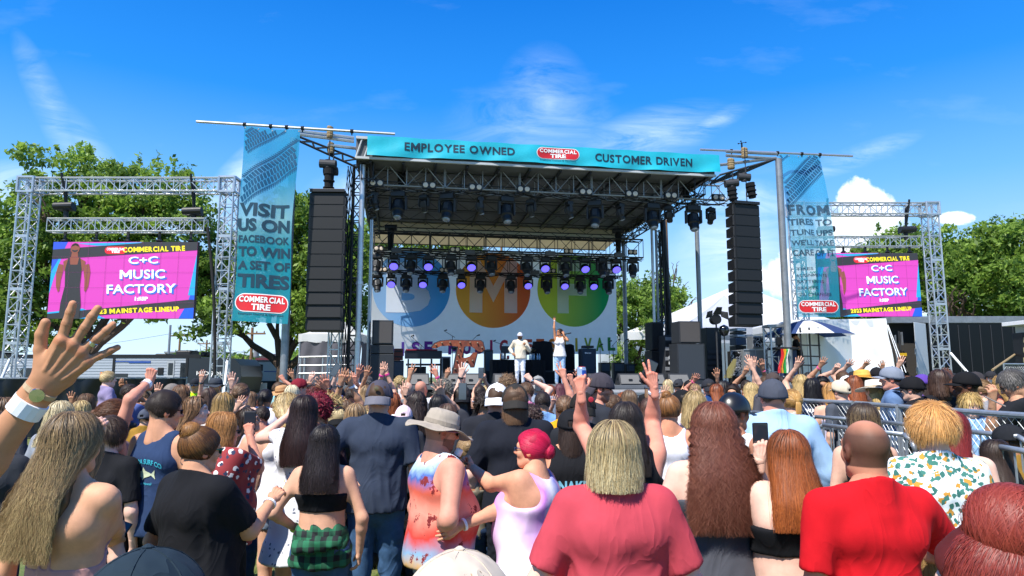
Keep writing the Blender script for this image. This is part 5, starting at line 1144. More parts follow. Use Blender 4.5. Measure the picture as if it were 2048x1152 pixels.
r=empty('generator_truck',label='white box truck corner with open side at the far right edge',cat='truck');Y=24;pbox(r,'body',2062,642,2300,790,Y,.8,mat('truck_cream','#cfd0ca',.5),.02,zb=.8);pbox(r,'roof_edge',2052,640,2300,648,Y-.3,1.2,M_white,.01);pbox(r,'dark_side',2044,665,2062,740,Y+.2,.5,M_blk,.01,zb=1.0)
for k in range(3):pbox(r,'side_lamp',2048,675+k*20,2054,685+k*20,Y+.15,.04,mat('lamp_amber','#b9a878',.4))
for x in(2080,2150):mb=MB();mb.M=Matrix.Translation((xx(x),Y+.1,.45))@Matrix.Rotation(math.pi/2,4,'X');mb.lathe([(.3,-.14),(.44,-.13),(.45,.13),(.3,.14)],18);mb.build('wheel',M_blkm,r)
mb=MB();a,b=at(2034,706,25),at(1985,740,22);mb.tube(a,b,.04);prop(mb.build('tie_rope',M_rope),'thick slanting rope tied beside the white box truck','rope')
chainlink(at(2010,760,20)*Vector((1,1,0))if False else Vector((at(2010,760,20).x,20,.0)),Vector((at(2100,760,20.5).x,20.5,0)),'chain-link gate panel by the white box truck',h=at(2010,728,20).z)
def cap(a,b,ra,rb=None,s=(1,1,1),k=.03,op='u',clip=None):
 return(np.array(a,float),np.array(b,float),ra,ra if rb is None else rb,np.array(s,float),k,op,clip)
def ball(c,r,s=(1,1,1),k=.03,op='u',clip=None):return cap(c,c,r,r,s,k,op,clip)
def field(prims,vox,pad=.02):
 lo=np.full(3,1e9);hi=-lo
 for a,b,ra,rb,s,k,op,cl in prims:
  if op in 'sS':continue
  for p,r in((a,ra),(b,rb)):e=r*np.maximum(s,.2)+pad;lo=np.minimum(lo,p-e);hi=np.maximum(hi,p+e)
 n=np.ceil((hi-lo)/vox).astype(int)+2;D=np.full(n,.5,np.float32)
 ax=[(lo[i]+vox*np.arange(n[i])).astype(np.float32)for i in range(3)]
 for a,b,ra,rb,s,k,op,cl in prims:
  m=max(ra,rb)*s.max()+k*2+3*vox
  i0=np.maximum(0,np.floor((np.minimum(a,b)-m-lo)/vox).astype(int));i1=np.minimum(n,np.ceil((np.maximum(a,b)+m-lo)/vox).astype(int)+1)
  if(i1<=i0).any():continue
  sl=tuple(slice(i0[j],i1[j])for j in range(3));x=(ax[0][sl[0]]-a[0])[:,None,None]/s[0];y=(ax[1][sl[1]]-a[1])[None,:,None]/s[1];z=(ax[2][sl[2]]-a[2])[None,None,:]/s[2]
  d=(b-a)/s;dd=float(d@d)
  if dd>1e-10:
   t=np.clip((x*d[0]+y*d[1]+z*d[2])/dd,0,1);q=np.sqrt((x-t*d[0])**2+(y-t*d[1])**2+(z-t*d[2])**2)-(ra+(rb-ra)*t)
  else:q=np.sqrt(x*x+y*y+z*z)-ra
  q=q*float(s.min())
  if cl:
   for nn,dd_ in cl:
    q=np.maximum(q,(ax[0][sl[0]])[:,None,None]*nn[0]+(ax[1][sl[1]])[None,:,None]*nn[1]+(ax[2][sl[2]])[None,None,:]*nn[2]-dd_)
  A=D[sl]
  if op=='u':
   h=np.clip(.5+.5*(A-q)/k,0,1);D[sl]=A+(q-A)*h-k*h*(1-h)
  elif op=='s':
   D[sl]=np.maximum(A,-q)
  elif op=='S':
   a_,b_=-A,q;h=np.clip(.5+.5*(a_-b_)/k,0,1);D[sl]=-(a_+(b_-a_)*h-k*h*(1-h))
 return D,lo,ax
def nets(D,lo,vox):
 S_=D<0;nx,ny,nz=D.shape;cnt=np.zeros((nx-1,ny-1,nz-1),np.int8)
 offs=[(i,j,k)for i in(0,1)for j in(0,1)for k in(0,1)]
 for i,j,k in offs:cnt+=S_[i:nx-1+i,j:ny-1+j,k:nz-1+k]
 M_=(cnt>0)&(cnt<8);I=np.array(np.nonzero(M_));n=I.shape[1]
 idx=np.full(M_.shape,-1,np.int32);idx[M_]=np.arange(n);P=np.zeros((n,3));C=np.zeros(n)
 val={o:D[I[0]+o[0],I[1]+o[1],I[2]+o[2]].astype(float)for o in offs}
 for o in offs:
  for a in range(3):
   if o[a]:continue
   o2=list(o);o2[a]=1;o2=tuple(o2);v0,v1=val[o],val[o2];m=(v0<0)!=(v1<0);t=np.where(m,v0/np.where(m,v0-v1,1),0)
   for b in range(3):P[:,b]+=m*(o[b]+(t if a==b else 0))
   C+=m
 V=(P/C[:,None]+I.T)*vox+lo;F=[]
 for a in range(3):
  b,c=(a+1)%3,(a+2)%3;sl0=[slice(None)]*3;sl1=[slice(None)]*3;sl0[a]=slice(0,-1);sl1[a]=slice(1,None)
  for s_ in(sl0,sl1):s_[b]=slice(1,-1);s_[c]=slice(1,-1)
  A,B=S_[tuple(sl0)],S_[tuple(sl1)];E=np.array(np.nonzero(A!=B));flip=A[tuple(E)];E[b]+=1;E[c]+=1
  def g(db,dc):q=E.copy();q[b]-=db;q[c]-=dc;return idx[tuple(q)]
  q=np.stack([g(1,1),g(0,1),g(0,0),g(1,0)],1);q[~flip]=q[~flip][:,::-1];F.append(q)
 return V,np.concatenate(F)
def sdf(prims,vox):D,lo,ax=field(prims,vox);return nets(D,lo,vox)
def vnormals(V,F):
 n=np.cross(V[F[:,2]]-V[F[:,0]],V[F[:,3]]-V[F[:,1]]);N_=np.zeros_like(V)
 for i in range(4):np.add.at(N_,F[:,i],n)
 return N_/(np.linalg.norm(N_,axis=1)[:,None]+1e-9)
def relax(V,F,it=1,w=.5):
 for _ in range(it):
  A=np.zeros_like(V);c=np.zeros(len(V))
  for i in range(4):
   for j in(1,3):np.add.at(A,F[:,i],V[F[:,(i+j)%4]]);np.add.at(c,F[:,i],1)
  V=V*(1-w)+A/c[:,None]*w
 return V
def wav(V,seed,f,n=5):
 r=np.random.RandomState(seed);o=np.zeros(len(V))
 for i in range(n):
  k=r.normal(0,1,3)*f;o+=np.sin(V@k+r.uniform(0,6.28)+1.3*np.sin(V@(r.normal(0,1,3)*f*.5)))
 return o/n**.5
HEADS={}
def head_t(vox,fem):
 key=(vox,fem)
 if key in HEADS:return HEADS[key]
 j=.9 if fem else 1.0
 pr=[ball((0,-.014,.028),.088,(.86,1.09,1.0),.03),ball((0,.02,-.03),.07,(.84*j,.98,1.1),.03),ball((0,.058,-.088),.026,(1.15*j,.8,.8),.03),cap((-.045*j,0,-.062),(-.02,.05,-.088),.026,.02,k=.03),cap((.045*j,0,-.062),(.02,.05,-.088),.026,.02,k=.03),ball((-.034,.055,-.022),.028,k=.02),ball((.034,.055,-.022),.028,k=.02),cap((-.038,.070,.026),(.038,.070,.026),.014,k=.02),ball((-.031,.083,.004),.0155,(1,.9,.85),op='s'),ball((.031,.083,.004),.0155,(1,.9,.85),op='s'),ball((-.031,.069,.004),.0135,k=.002),ball((.031,.069,.004),.0135,k=.002),cap((0,.080,.018),(0,.104,-.022),.0075,.0115,k=.012),ball((-.011,.094,-.026),.008,k=.008),ball((.011,.094,-.026),.008,k=.008),cap((-.019,.076,-.055),(.019,.076,-.055),.0075,s=(1,1.4,.8),k=.006),cap((-.016,.077,-.064),(.016,.077,-.064),.0075,s=(1,1.3,.8),k=.006),cap((-.022,.092,-.0595),(.022,.092,-.0595),.0035,op='s'),ball((-.079,-.010,-.008),.028,(.36,.72,1.1),.008),ball((.079,-.010,-.008),.028,(.36,.72,1.1),.008),ball((-.088,-.004,-.006),.014,(.6,.8,1.1),op='s'),ball((.088,-.004,-.006),.014,(.6,.8,1.1),op='s'),cap((0,-.028,-.05),(0,-.036,-.20),.056*j,.060*j,k=.03)]
 V,F=sdf(pr,vox);V=relax(V,F,1,.3)
 T=np.ones((len(V),3));x=np.abs(V[:,0]);y=V[:,1];z=V[:,2];f=y>.05
 de=np.sqrt((x-.031)**2+(z-.004)**2)
 T[f&(y>.088)&(z<-.005)&(z>-.04)]*=(1.08,.9,.86);T[f&(x<.022)&(np.abs(z+.060)<.008)&(y>.080)]*=(.97,.68,.64)
 T[f&(x>.012)&(x<.047)&(np.abs(z-.026-.1*(x-.03))<.0055)&(y>.06)]*=(.28,.22,.2)
 e=f&(de<.0125)&(np.abs(z-.004)<.0065);T[e]=-1;T[e&(de<.006)]=-2
 T[(x>.074)&(np.abs(y+.01)<.03)]*=(1.12,.82,.78)
 HEADS[key]=(V,F,T);return HEADS[key]
HANDS={}
def hand_t(pose,vox):
 key=(pose,vox)
 if key in HANDS:return HANDS[key]
 R_=math.radians
 sp,cu={'open':((-13,-3,7,19),(4,4,6,8)),'spread':((-22,-6,9,27),(2,4,4,4)),'relax':((-5,0,4,9),(18,24,28,30)),'fist':((-2,0,2,4),(80,84,84,82)),'point':((-3,0,2,4),(2,80,84,80)),'horn':((-10,0,2,20),(3,80,82,3)),'hold':((-6,-1,4,9),(38,42,44,46)),'grip':((-3,0,3,6),(62,64,66,66)),'peace':((-12,6,3,4),(2,3,84,82))}[pose]
 pr=[cap((0,0,-.05),(0,.0,.015),.0265,.026,(1.1,.82,1),.012)]
 bx=(-.029,-.0095,.010,.029);bz=(.086,.090,.086,.076);ln=(.072,.080,.074,.058);fr=(.0092,.0095,.009,.0078)
 for i in range(4):pr.append(cap((bx[i]*.45,0,.012),(bx[i],-.002,bz[i]),.0150,.0125,(1,.9,1),.010))
 pr+=[ball((-.024,.012,.035),.016,k=.012),ball((.022,.010,.03),.014,k=.012)]
 for i in range(4):pr+=[ball((bx[i],-.006,bz[i]),.0092,k=.006),cap((bx[i]*.6,-.0165,.03),(bx[i],-.0115,bz[i]-.008),.0022,k=.006)]
 NL=[];JT=[]
 for i in range(4):
  p=np.array((bx[i],0,bz[i]));a=R_(sp[i]);L=(.46,.31,.23);ang=0
  for q in range(3):
   ang+=R_(cu[i]*(1.0,1.15,.75)[q]);d=np.array((math.sin(a)*math.cos(ang),math.sin(ang),math.cos(ang)*math.cos(a)))
   e=p+d*ln[i]*L[q];pr.append(cap(p,e,fr[i]*(1,.93,.86)[q],fr[i]*(.95,.88,.78)[q],k=.0035));p=e;(JT if q<2 else NL).append((e,a))
 if pose in('open','spread','peace'):th=[(-.020,.006,.022),(-.046,.012,.050),(-.062,.014,.074),(-.070,.014,.096)]
 elif pose=='relax':th=[(-.020,.008,.022),(-.040,.022,.048),(-.047,.032,.072),(-.046,.040,.092)]
 elif pose in('fist','point','horn'):th=[(-.020,.008,.022),(-.038,.026,.048),(-.026,.046,.064),(-.004,.050,.070)]
 else:th=[(-.020,.008,.022),(-.040,.028,.044),(-.046,.048,.062),(-.040,.062,.078)]
 for q in range(3):pr.append(cap(th[q],th[q+1],(.0145,.0112,.0102)[q],(.0115,.0105,.0088)[q],k=.008 if q==0 else.004))
 V,F=sdf(pr,vox);T=np.ones((len(V),3));tipz=V[:,2]
 T[(V[:,1]<-.008)&(tipz>.078)&(tipz<.098)]*=(1.04,.88,.85)
 for e,a in NL:T[(np.linalg.norm(V-e+np.array((math.sin(a),0,math.cos(a)))*.001,axis=1)<.0088)&(V[:,1]<e[1]-.002)]*=(1.16,1.02,1.03)
 for e,a in JT:dl=(V-e)@np.array((math.sin(a),0,math.cos(a)));T[(np.linalg.norm(V-e,axis=1)<.014)&(np.abs(np.abs(dl)-.0025)<.0013)&(V[:,1]<e[1])]*=(.86,.78,.76)  # knuckle crease shade painted as darker bands in the skin colour
 HANDS[key]=(V,F,T);return HANDS[key]
def rotm(zax,yhint):
 z=Vector(zax).normalized();y=Vector(yhint);y=(y-z*y.dot(z));y=y.normalized()if y.length>1e-4 else z.orthogonal().normalized();x=y.cross(z)
 return Matrix((x,y,z)).transposed()
M_skin=mat('skin',(.6,.4,.3),.6,attr='col',bump=.002,bscale=110,var=.16,vscale=13,spec=.28)
M_skin.node_tree.nodes['Principled BSDF'].inputs['Subsurface Weight'].default_value=.0
M_hair=mat('hair',(.2,.1,.05),.5,attr='col',spec=.4)
M_hairu=mat('hair_base',(.2,.1,.05),.6,attr='col',bump=.004,bscale=60,stretch=(3,3,.5),spec=.3)
SK={'f':'#d4a68e','p':'#e0b4a0','t':'#bd8c6e','m':'#a07253','d':'#573828','r':'#cc8d76'}
def clothmat(c,kind='cotton'):
 nm='fabric_'+c.lstrip('#')+kind
 if nm in MATS:return MATS[nm]
 m=mat(nm,c,.9,bump=.0035,bscale=90,var=.10 if kind=='cotton' else.22,vscale=7 if kind=='cotton' else 14,spec=.2);folds(m);return m
def folds(m):
 """broad soft creases under the weave"""
 nt=m.node_tree;N,L=nt.nodes,nt.links;b=N['Principled BSDF'];tc=N.new('ShaderNodeTexCoord');mp=N.new('ShaderNodeMapping');mp.inputs['Scale'].default_value=(1,1,.55);L.new(tc.outputs['Object'],mp.inputs[0])
 n=N.new('ShaderNodeTexNoise');n.inputs['Scale'].default_value=5.5;n.inputs['Detail'].default_value=2;n.inputs['Distortion'].default_value=1.1;L.new(mp.outputs[0],n.inputs['Vector'])
 a=N.new('ShaderNodeMath');a.operation='SUBTRACT';a.inputs[1].default_value=.5;L.new(n.outputs['Fac'],a.inputs[0]);q=N.new('ShaderNodeMath');q.operation='ABSOLUTE';L.new(a.outputs[0],q.inputs[0]);r=N.new('ShaderNodeMath');r.operation='POWER';r.inputs[1].default_value=.75;L.new(q.outputs[0],r.inputs[0])
 bp=N.new('ShaderNodeBump');bp.invert=True;bp.inputs['Strength'].default_value=.6;bp.inputs['Distance'].default_value=.024;L.new(r.outputs[0],bp.inputs['Height'])
 for l in list(b.inputs['Normal'].links):L.new(bp.outputs[0],l.from_node.inputs['Normal'])
 if not b.inputs['Normal'].links:L.new(bp.outputs[0],b.inputs['Normal'])
def strands(root,name,paths,w,cols0,cols1,seed,outc,mt=None,taper=.35):
 """paths (n, L, 3); ribbons facing away from outc"""
 n,L,_=paths.shape;r=np.random.RandomState(seed);t=np.gradient(paths,axis=1);o=paths-outc;wd=np.cross(t,o);wd/=np.linalg.norm(wd,axis=2)[:,:,None]+1e-9
 tw=r.normal(0,.22,(n,1));nn=o/(np.linalg.norm(o,axis=2)[:,:,None]+1e-9);wd=wd*np.cos(tw)[:,:,None]+nn*np.sin(tw)[:,:,None]
 s=np.linspace(0,1,L)[None,:,None];ww=w*r.uniform(.6,1.35,(n,1,1))*(1-(1-taper)*s**2)/2
 V=np.stack([paths-wd*ww,paths+wd*ww],2).reshape(-1,3)
 i=np.arange(n)[:,None];j=np.arange(L-1)[None,:];b=(i*L+j)*2
 F=np.stack([b,b+1,b+3,b+2],2).reshape(-1,4)
 c0=np.array([hx(c)for c in cols0]);c1=np.array([hx(c)for c in cols1]);k=r.randint(0,len(c0),n);k1=r.randint(0,len(c1),n)
 br=r.uniform(.82,1.18,n)[:,None,None];C=(c0[k][:,None,:]*(1-s)+c1[k1][:,None,:]*s)*br;C=np.repeat(C[:,:,None,:],2,2).reshape(-1,3)
 return npmesh(name,V,F,mt or M_hair,root,smooth=True,cols=C)
PEOPLE=[]
SCALP_C=np.array((0,-.014,.028));SCALP_R=np.array((.081,.101,.094))
def hair(root,hm,spec,det,seed,fat=1.,backy=-.13):
 """hm: 4x4 head matrix (local). spec: dict style, c0 (roots), c1 (tips), len, wave"""
 st=spec['s'];c0=spec['c'][:2]if len(spec['c'])>2 else spec['c'];c1=spec['c'][1:]if len(spec['c'])>1 else spec['c'];Ln=spec.get('l',.35);wv=spec.get('w',.0);r=np.random.RandomState(seed)
 Mr=np.array(hm.to_3x3());Mt=np.array(hm.translation)
 def out(P):return P@Mr.T+Mt
 base=np.mean([hx(c)for c in c0],0);tipc=np.mean([hx(c)for c in c1],0)
 vox={0:.006,1:.009,2:.013}[det];thick=spec.get('t',.012)if not spec.get('hat')else.001
 SR=SCALP_R+thick;front=[((0,.80,-.6),.030)]
 if st=='buzz':return
 pr=[]
 n_face=np.array((0,.88,-.47))
 if st in('short','crop','curlyshort'):
  pr=[ball(SCALP_C,1,SR*(1,1,1.02),.01,clip=[(tuple(n_face),.040),((0,-.55,-.83),.062)])]
 else:
  pr=[ball(SCALP_C,1,SR,.01,clip=[(tuple(n_face),.036),((0,-.1,-1),.085 if st in('long','curly','bob')else.050)])]
 if spec.get('hat'):pr[0]=ball(SCALP_C,1,SR*(1,1,.96),.01,clip=pr[0][7])
 if st in('long','curly','bob'):
  pr.append(cap((0,-.055,-.02),(0,-.075,-min(Ln,.2)),.085,.075,(1.0 if st!='curly' else 1.15,.62,1),.03))
  if Ln>.25:pr.append(cap((0,backy+.02,-.2),(0,backy-.01,-Ln+.06),.085*(1.25 if st=='curly' else 1),.05,(1.1 if st!='curly' else 1.3,.30,1),.03))
 tie=np.array(spec.get('tie',(0,-.115,.03)))
 if st=='bun':pr.append(ball(tie,spec.get('br',.045),k=.015))
 V,F=sdf(pr,vox);V=V+vnormals(V,F)*(wav(V,seed,55 if 'curly' in st else 40,4)*(.006 if 'curly' in st else.0025))[:,None]
 if spec.get('tilt'):pass
 hb_=npmesh('hair',out(V)if st not in('long','curly','bob')else out(V)*np.array((1,1,1)),F,M_hairu,root,smooth=True,cols=np.tile(base*.6,(len(V),1)))  # under-hair colour darkened: shade between the strands painted in for depth
 N={0:int(spec.get('n',1400)*4),1:900,2:260}[det];W_={0:.0015,1:.0048,2:.009}[det];L={0:16,1:10,2:7}[det]
 if st in('short','crop','curlyshort'):
  d=r.normal(0,1,(N*2,3));d/=np.linalg.norm(d,axis=1)[:,None];P=SCALP_C+d*(SCALP_R+thick*.7)
  ok=(P@n_face<.042)&(P@np.array((0,-.55,-.83))<.062)&(P[:,2]<(.0 if spec.get('hat')else 9));P=P[ok][:N];d=d[ok][:N];ln=Ln*r.uniform(.6,1.2,len(P))
  crown=np.array((0,-.05,.12));fl=P-crown;fl-=(fl*d).sum(1)[:,None]*d;fl/=np.linalg.norm(fl,axis=1)[:,None]+1e-6
  LL=6 if det<2 else 4;t=np.linspace(0,1,LL)[None,:,None];lift=.35+r.uniform(0,.5,(len(P),1,1))
  if st=='curlyshort':fl=r.normal(0,1,fl.shape);lift=1.0
  paths=P[:,None,:]+(fl[:,None,:]*(1 if st!='curlyshort' else.6)+d[:,None,:]*lift*(1-t*.5))*ln[:,None,None]*t
  paths[:,:,2]-=(t[:,:,0]**2)*ln[:,None]*.25
  if st=='curlyshort':ph=r.uniform(0,6.3,(len(P),1));paths+=np.stack([np.sin(t[:,:,0]*9+ph),np.cos(t[:,:,0]*9+ph),np.sin(t[:,:,0]*7+ph*2)],2)*.008
  strands(hb_,'strands',out(paths),W_*1.1,c0,c1,seed,Mt,taper=.2);return
 az=r.uniform(-math.pi,math.pi,N*2);fr_=spec.get('face',.95)
 az=az[np.abs(az)<math.pi-fr_][:N];n=len(az);th_end=math.radians(97)
 sx,sy=np.sin(az),-np.cos(az);y0=r.uniform(-.05,.055,n);x0=spec.get('part',0)+r.normal(0,.004,n);y0=y0*(0 if spec.get('hat')else 1)
 if st in('long','curly','bob'):
  La=max(4,int(L*(.45 if Ln>.3 else.6)));Lb=L-La
  th=np.linspace(.12,1,La)[None,:]*th_end;th0=r.uniform(0,.55,n)[:,None]*(r.uniform(0,1,n)<.45)[:,None];th=th0+(th_end-th0)*(th/th_end)
  R0=(SCALP_R+thick)[None,None,:]*(1+r.uniform(-.015,.0 if spec.get('hat')else.035,n)+(0 if spec.get('hat')else.09)*(r.uniform(0,1,n)<.07))[:,None,None]
  A=SCALP_C+R0*np.stack([np.sin(th)*sx[:,None],np.sin(th)*sy[:,None],np.cos(th)],2);k=(1-th/th_end)[:,:,None];A=A+k*np.stack([x0,y0,0*x0],1)[:,None,:]*.8
  end=A[:,-1];tt=np.linspace(0,1,Lb+1)[None,1:];l=Ln*r.uniform(.55 if st=='bob' else.76,1.05,n)[:,None];dz=np.maximum(l+end[:,2:3],.03)
  B=np.zeros((n,Lb,3));z=end[:,2:3]-dz*tt;wid=spec.get('wd',1.0)
  B[:,:,2]=z;pull=np.clip(-z/.2,0,1);B[:,:,0]=end[:,0:1]*(1+(wid*1.05-1)*np.clip(tt*1.4,0,1))+r.normal(0,.006,(n,1))*tt+spec.get('sh',0)*tt
  by=end[:,1:2];tgt=np.minimum(by,backy-.01-.03*(1-np.abs(end[:,0:1])/.1))if Ln>.22 else by-.01
  B[:,:,1]=by*(1-pull)+tgt*pull+r.uniform(-.018,.006,(n,1))*tt
  paths=np.concatenate([A,B],1)
 else:
  th=np.linspace(1,0,L)[None,:];th1=r.uniform(.25,1.0,n)[:,None]*np.where(np.abs(az)<2.0,math.radians(132),math.radians(100))[:,None]
  S0=SCALP_C+(SCALP_R+thick)*np.stack([np.sin(th1[:,0])*sx,np.sin(th1[:,0])*sy,np.cos(th1[:,0])],1)
  ax_=(tie-SCALP_C)/(SCALP_R+thick);ax_/=np.linalg.norm(ax_);s0=(S0-SCALP_C)/(SCALP_R+thick);q=np.linspace(0,1,L)[None,:,None]
  dirs=s0[:,None,:]*(1-q)+ax_[None,None,:]*q;dirs/=np.linalg.norm(dirs,axis=2)[:,:,None]+1e-6
  paths=SCALP_C+dirs*(SCALP_R+thick)*(1+.03*r.uniform(0,1,(n,1,1)))
 if wv:
  T_=np.linspace(0,1,paths.shape[1])[None,:];f=spec.get('f',22);ph=r.uniform(0,6.3,(max(3,n//14),1))[r.randint(0,max(3,n//14),n)]+r.normal(0,.25 if st=='curly' else.55,(n,1));f=f*(r.uniform(.93,1.07,(n,1))if st=='curly' else r.uniform(.85,1.2,(n,1)));am=wv*np.clip(T_*2.2-.35,0,1)
  paths[:,:,0]+=np.sin(T_*f*Ln*3+ph)*am;paths[:,:,1]-=np.abs(np.cos(T_*f*Ln*3+ph*1.7))*am*.8
 strands(hb_,'strands',out(paths),W_,c0,c1,seed,Mt,taper=.45)
 if st in('pony','bun'):
  m=int(N*.5);L2=max(7,L);t=np.linspace(0,1,L2)[None,:]
  if st=='pony':
   a=r.uniform(0,6.28,(m,1));rr=.024*np.sin(np.clip(t*2.2+.25,0,math.pi)*.9+.1)*r.uniform(.2,1,(m,1))+.004;l=Ln*r.uniform(.75,1,(m,1));arc=np.clip(t*4,0,1)
   P=np.stack([tie[0]+rr*np.cos(a),tie[1]-.045*np.sin(arc*1.57)-rr*.6*np.sin(a),tie[2]+.012*np.sin(arc*3.14)-t*l],2)
   if wv:P[:,:,0]+=np.sin(t*22*Ln+a)*wv
   V,F=sdf([cap(tie+(0,-.03,0),tie+(0,-.045,-Ln*.8),.024,.010,k=.01)],vox);npmesh('ponytail',out(V),F,M_hairu,hb_,smooth=True,cols=np.tile(tipc*.8,(len(V),1)))
  else:
   br=spec.get('br',.045);a0=r.uniform(0,6.28,(m,1));inc=r.uniform(-.9,.9,(m,1));rot=r.uniform(1.6,3.4,(m,1));b=a0+t*rot
   q=np.stack([np.cos(b)*np.cos(inc*np.cos(t*2)),np.sin(inc*np.cos(t*2))+0*b,np.sin(b)*np.cos(inc*np.cos(t*2))],2);axr=r.normal(0,.5,(m,1,3));q=q+np.cross(np.broadcast_to(axr,q.shape),q)*.5;q/=np.linalg.norm(q,axis=2)[:,:,None]
   P=tie+q*br*r.uniform(.95,1.14,(m,1,1))
  strands(hb_,'tail_strands',out(P),W_,c1,c1,seed+1,out(tie[None,:])[0],taper=.5)
 return hb_
def bandana(*a):pass
def hat(root,hm,spec,det):
 kind,col=spec[0],spec[1];rev=spec[2]if len(spec)>2 else 0;tilt=spec[3]if len(spec)>3 else 0;col2=spec[4]if len(spec)>4 else col
 A=hm@Matrix.Rotation(math.radians(rev),4,'Z')@Matrix.Rotation(math.radians(tilt),4,'X');m=clothmat(col);nu,nv=(40,14)if det==0 else(24,8)
 h=empty('cap' if kind in('cap','trucker','leather','beanie')else 'hat');h.parent=root;cz=.016;rx,ry,rz=.099,.119,.115
 if kind=='leather':m=mat('leather',col,.3,bump=.004,bscale=25)
 if kind in('cap','trucker','leather','beanie'):
  vs=[];fs=[]
  for j in range(nv+1):
   th=math.pi/2*(j/nv)*1.0;
   for i in range(nu):
    a=2*math.pi*i/nu;seam=1-.012*(abs(math.sin(a*3))<.12)*(j>1);fl=1+(.10*math.exp(-((a-math.pi/2)**2)/.5)*math.sin(th*2)if kind!='beanie' else 0)
    crk=1+.012*math.sin(5*a+3*th)*math.sin(th)
    zt=rz*math.cos(th)**.95
    vs.append(A@Vector((rx*math.sin(th)*math.cos(a)*seam*crk,-.012+ry*math.sin(th)**.9*math.sin(a)*seam*fl*crk,cz+zt*seam-(.012*(1-math.sin(a))*(th/1.57)**2 if kind!='x' else 0))))
  for j in range(nv):
   for i in range(nu):
    back=abs(((i+.5)/nu)*360-270)<22 and j>=nv-(4 if det==0 else 2)and kind!='beanie' and col2!='closed'
    if back and j<nv-1:continue
    fs.append((j*nu+i,j*nu+(i+1)%nu,(j+1)*nu+(i+1)%nu,(j+1)*nu+i)[::-1])
  V=np.array(vs);o=npmesh('crown',V,np.array(fs),m,h,smooth=True)
  sd=o.modifiers.new('thickness','SOLIDIFY');sd.thickness=.003
  if kind!='beanie':
   b=[];fb=[];n1,n2=16,6;BL=.072
   for j in range(n2+1):
    for i in range(n1+1):
     a=math.radians(90+62*(2*i/n1-1));t=j/n2;q=math.cos((2*i/n1-1)*1.35);x=rx*.99*math.cos(a);y=-.012+ry*1.02*math.sin(a)+BL*t*(q**.6 if q>0 else 0);b.append(A@Vector((x*(1+.03*t),y,cz+.004-.02*(x/rx)**2-(.012+.045*(abs(rev)==180))*t)))
   for j in range(n2):
    for i in range(n1):k=j*(n1+1)+i;fb.append((k,k+1,k+n1+2,k+n1+1))
   o2=npmesh('brim',np.array(b),np.array(fb),clothmat(col2)if col2 not in(col,'closed')else m,h,smooth=True);sd=o2.modifiers.new('thickness','SOLIDIFY');sd.thickness=.004
   mb=MB();mb.M=A;mb.lathe([(.008,-.004),(.009,.002),(.003,.006)],8,(0,-.012,cz+rz));mb.build('button',m,h)
   if det==0:
    mb=MB();mb.M=A
    for q in range(3):
     a=q*math.pi/3+math.pi/6
     for s in(1,-1):
      pts=[Vector((rx*math.sin(t)*math.cos(a)*s*.995,-.012+ry*math.sin(t)**.9*math.sin(a)*s*(1.01),cz+rz*math.cos(t)**.95-.012*(1-math.sin(a)*s)*(t/1.57)**2+.0005))for t in np.linspace(.1,1.5,8)];mb.path(pts,.0016,4)
    mb.build('seam',m,h)
 else:
  br=spec[5]if len(spec)>5 else.085;prof=[(0,.098),(.045,.097),(.078,.088),(.09,.06),(.094,.0)]if kind!='flat' else[(0,.085),(.06,.092),(.082,.088),(.088,.07),(.094,0)]
  if kind=='boonie':prof=[(0,.100),(.05,.098),(.082,.084),(.093,.05),(.096,.0)]
  vs=[];K=len(prof);J=K+6
  for j in range(J+1):
   for i in range(nu):
    a=2*math.pi*i/nu
    if j<K:r_,z=prof[j]
    else:t=(j-K+1)/(J-K+1);r_=.094+br*t;z=-.002-br*t*(.28 if kind=='boonie' else.10)+.016*t*math.sin(2*a+1)+(.012*t*math.sin(5*a)if kind=='boonie' else 0)
    k=1+(.02*math.sin(6*a+j)if kind=='boonie' and 0<j<K else 0);vs.append(A@Vector((r_*k*math.cos(a),-.012+r_*1.14*k*math.sin(a),cz+.018+z)))
  fs=[(j*nu+i,j*nu+(i+1)%nu,(j+1)*nu+(i+1)%nu,(j+1)*nu+i)[::-1]for j in range(J)for i in range(nu)]
  mm=m if kind=='boonie' else mat('straw_'+col.lstrip('#'),col,.8,bump=.003,bscale=90,var=.12,vscale=30)
  o=npmesh('hat_body',np.array(vs),np.array(fs),mm,h,smooth=True);sd=o.modifiers.new('thickness','SOLIDIFY');sd.thickness=.004
  mb=MB();mb.M=A
  pts=[Vector((.098*math.cos(a),-.012+.112*math.sin(a),cz+.032))for a in np.linspace(0,2*math.pi,25)]
  for i in range(24):p,q=pts[i],pts[i+1];mb.quad(p+Vector((0,0,-.012)),q+Vector((0,0,-.012)),q+Vector((0,0,.012)),p+Vector((0,0,.012)))
  mb.build('band',clothmat(col2),h)
 return h
def glasses(root,hm,col,det):
 g_=MB();g_.M=hm
 for s in(-1,1):
  g_.hexa([(s*.034-.022,.090,-.012),(s*.034+.022,.086,-.012),(s*.034+.022,.090,-.012),(s*.034-.022,.094,-.012),(s*.034-.023,.092,.018),(s*.034+.023,.088,.018),(s*.034+.023,.092,.018),(s*.034-.023,.096,.018)])
  g_.tube((s*.058,.09,.012),(s*.083,-.01,.008),.0032,n=5);g_.tube((s*.083,-.01,.008),(s*.08,-.035,-.015),.003,n=5)
 g_.tube((-.014,.096,.010),(.014,.096,.010),.003,n=5);return g_.build('glasses',mat('lens_'+col.lstrip('#'),col,.08,spec=.8),root)
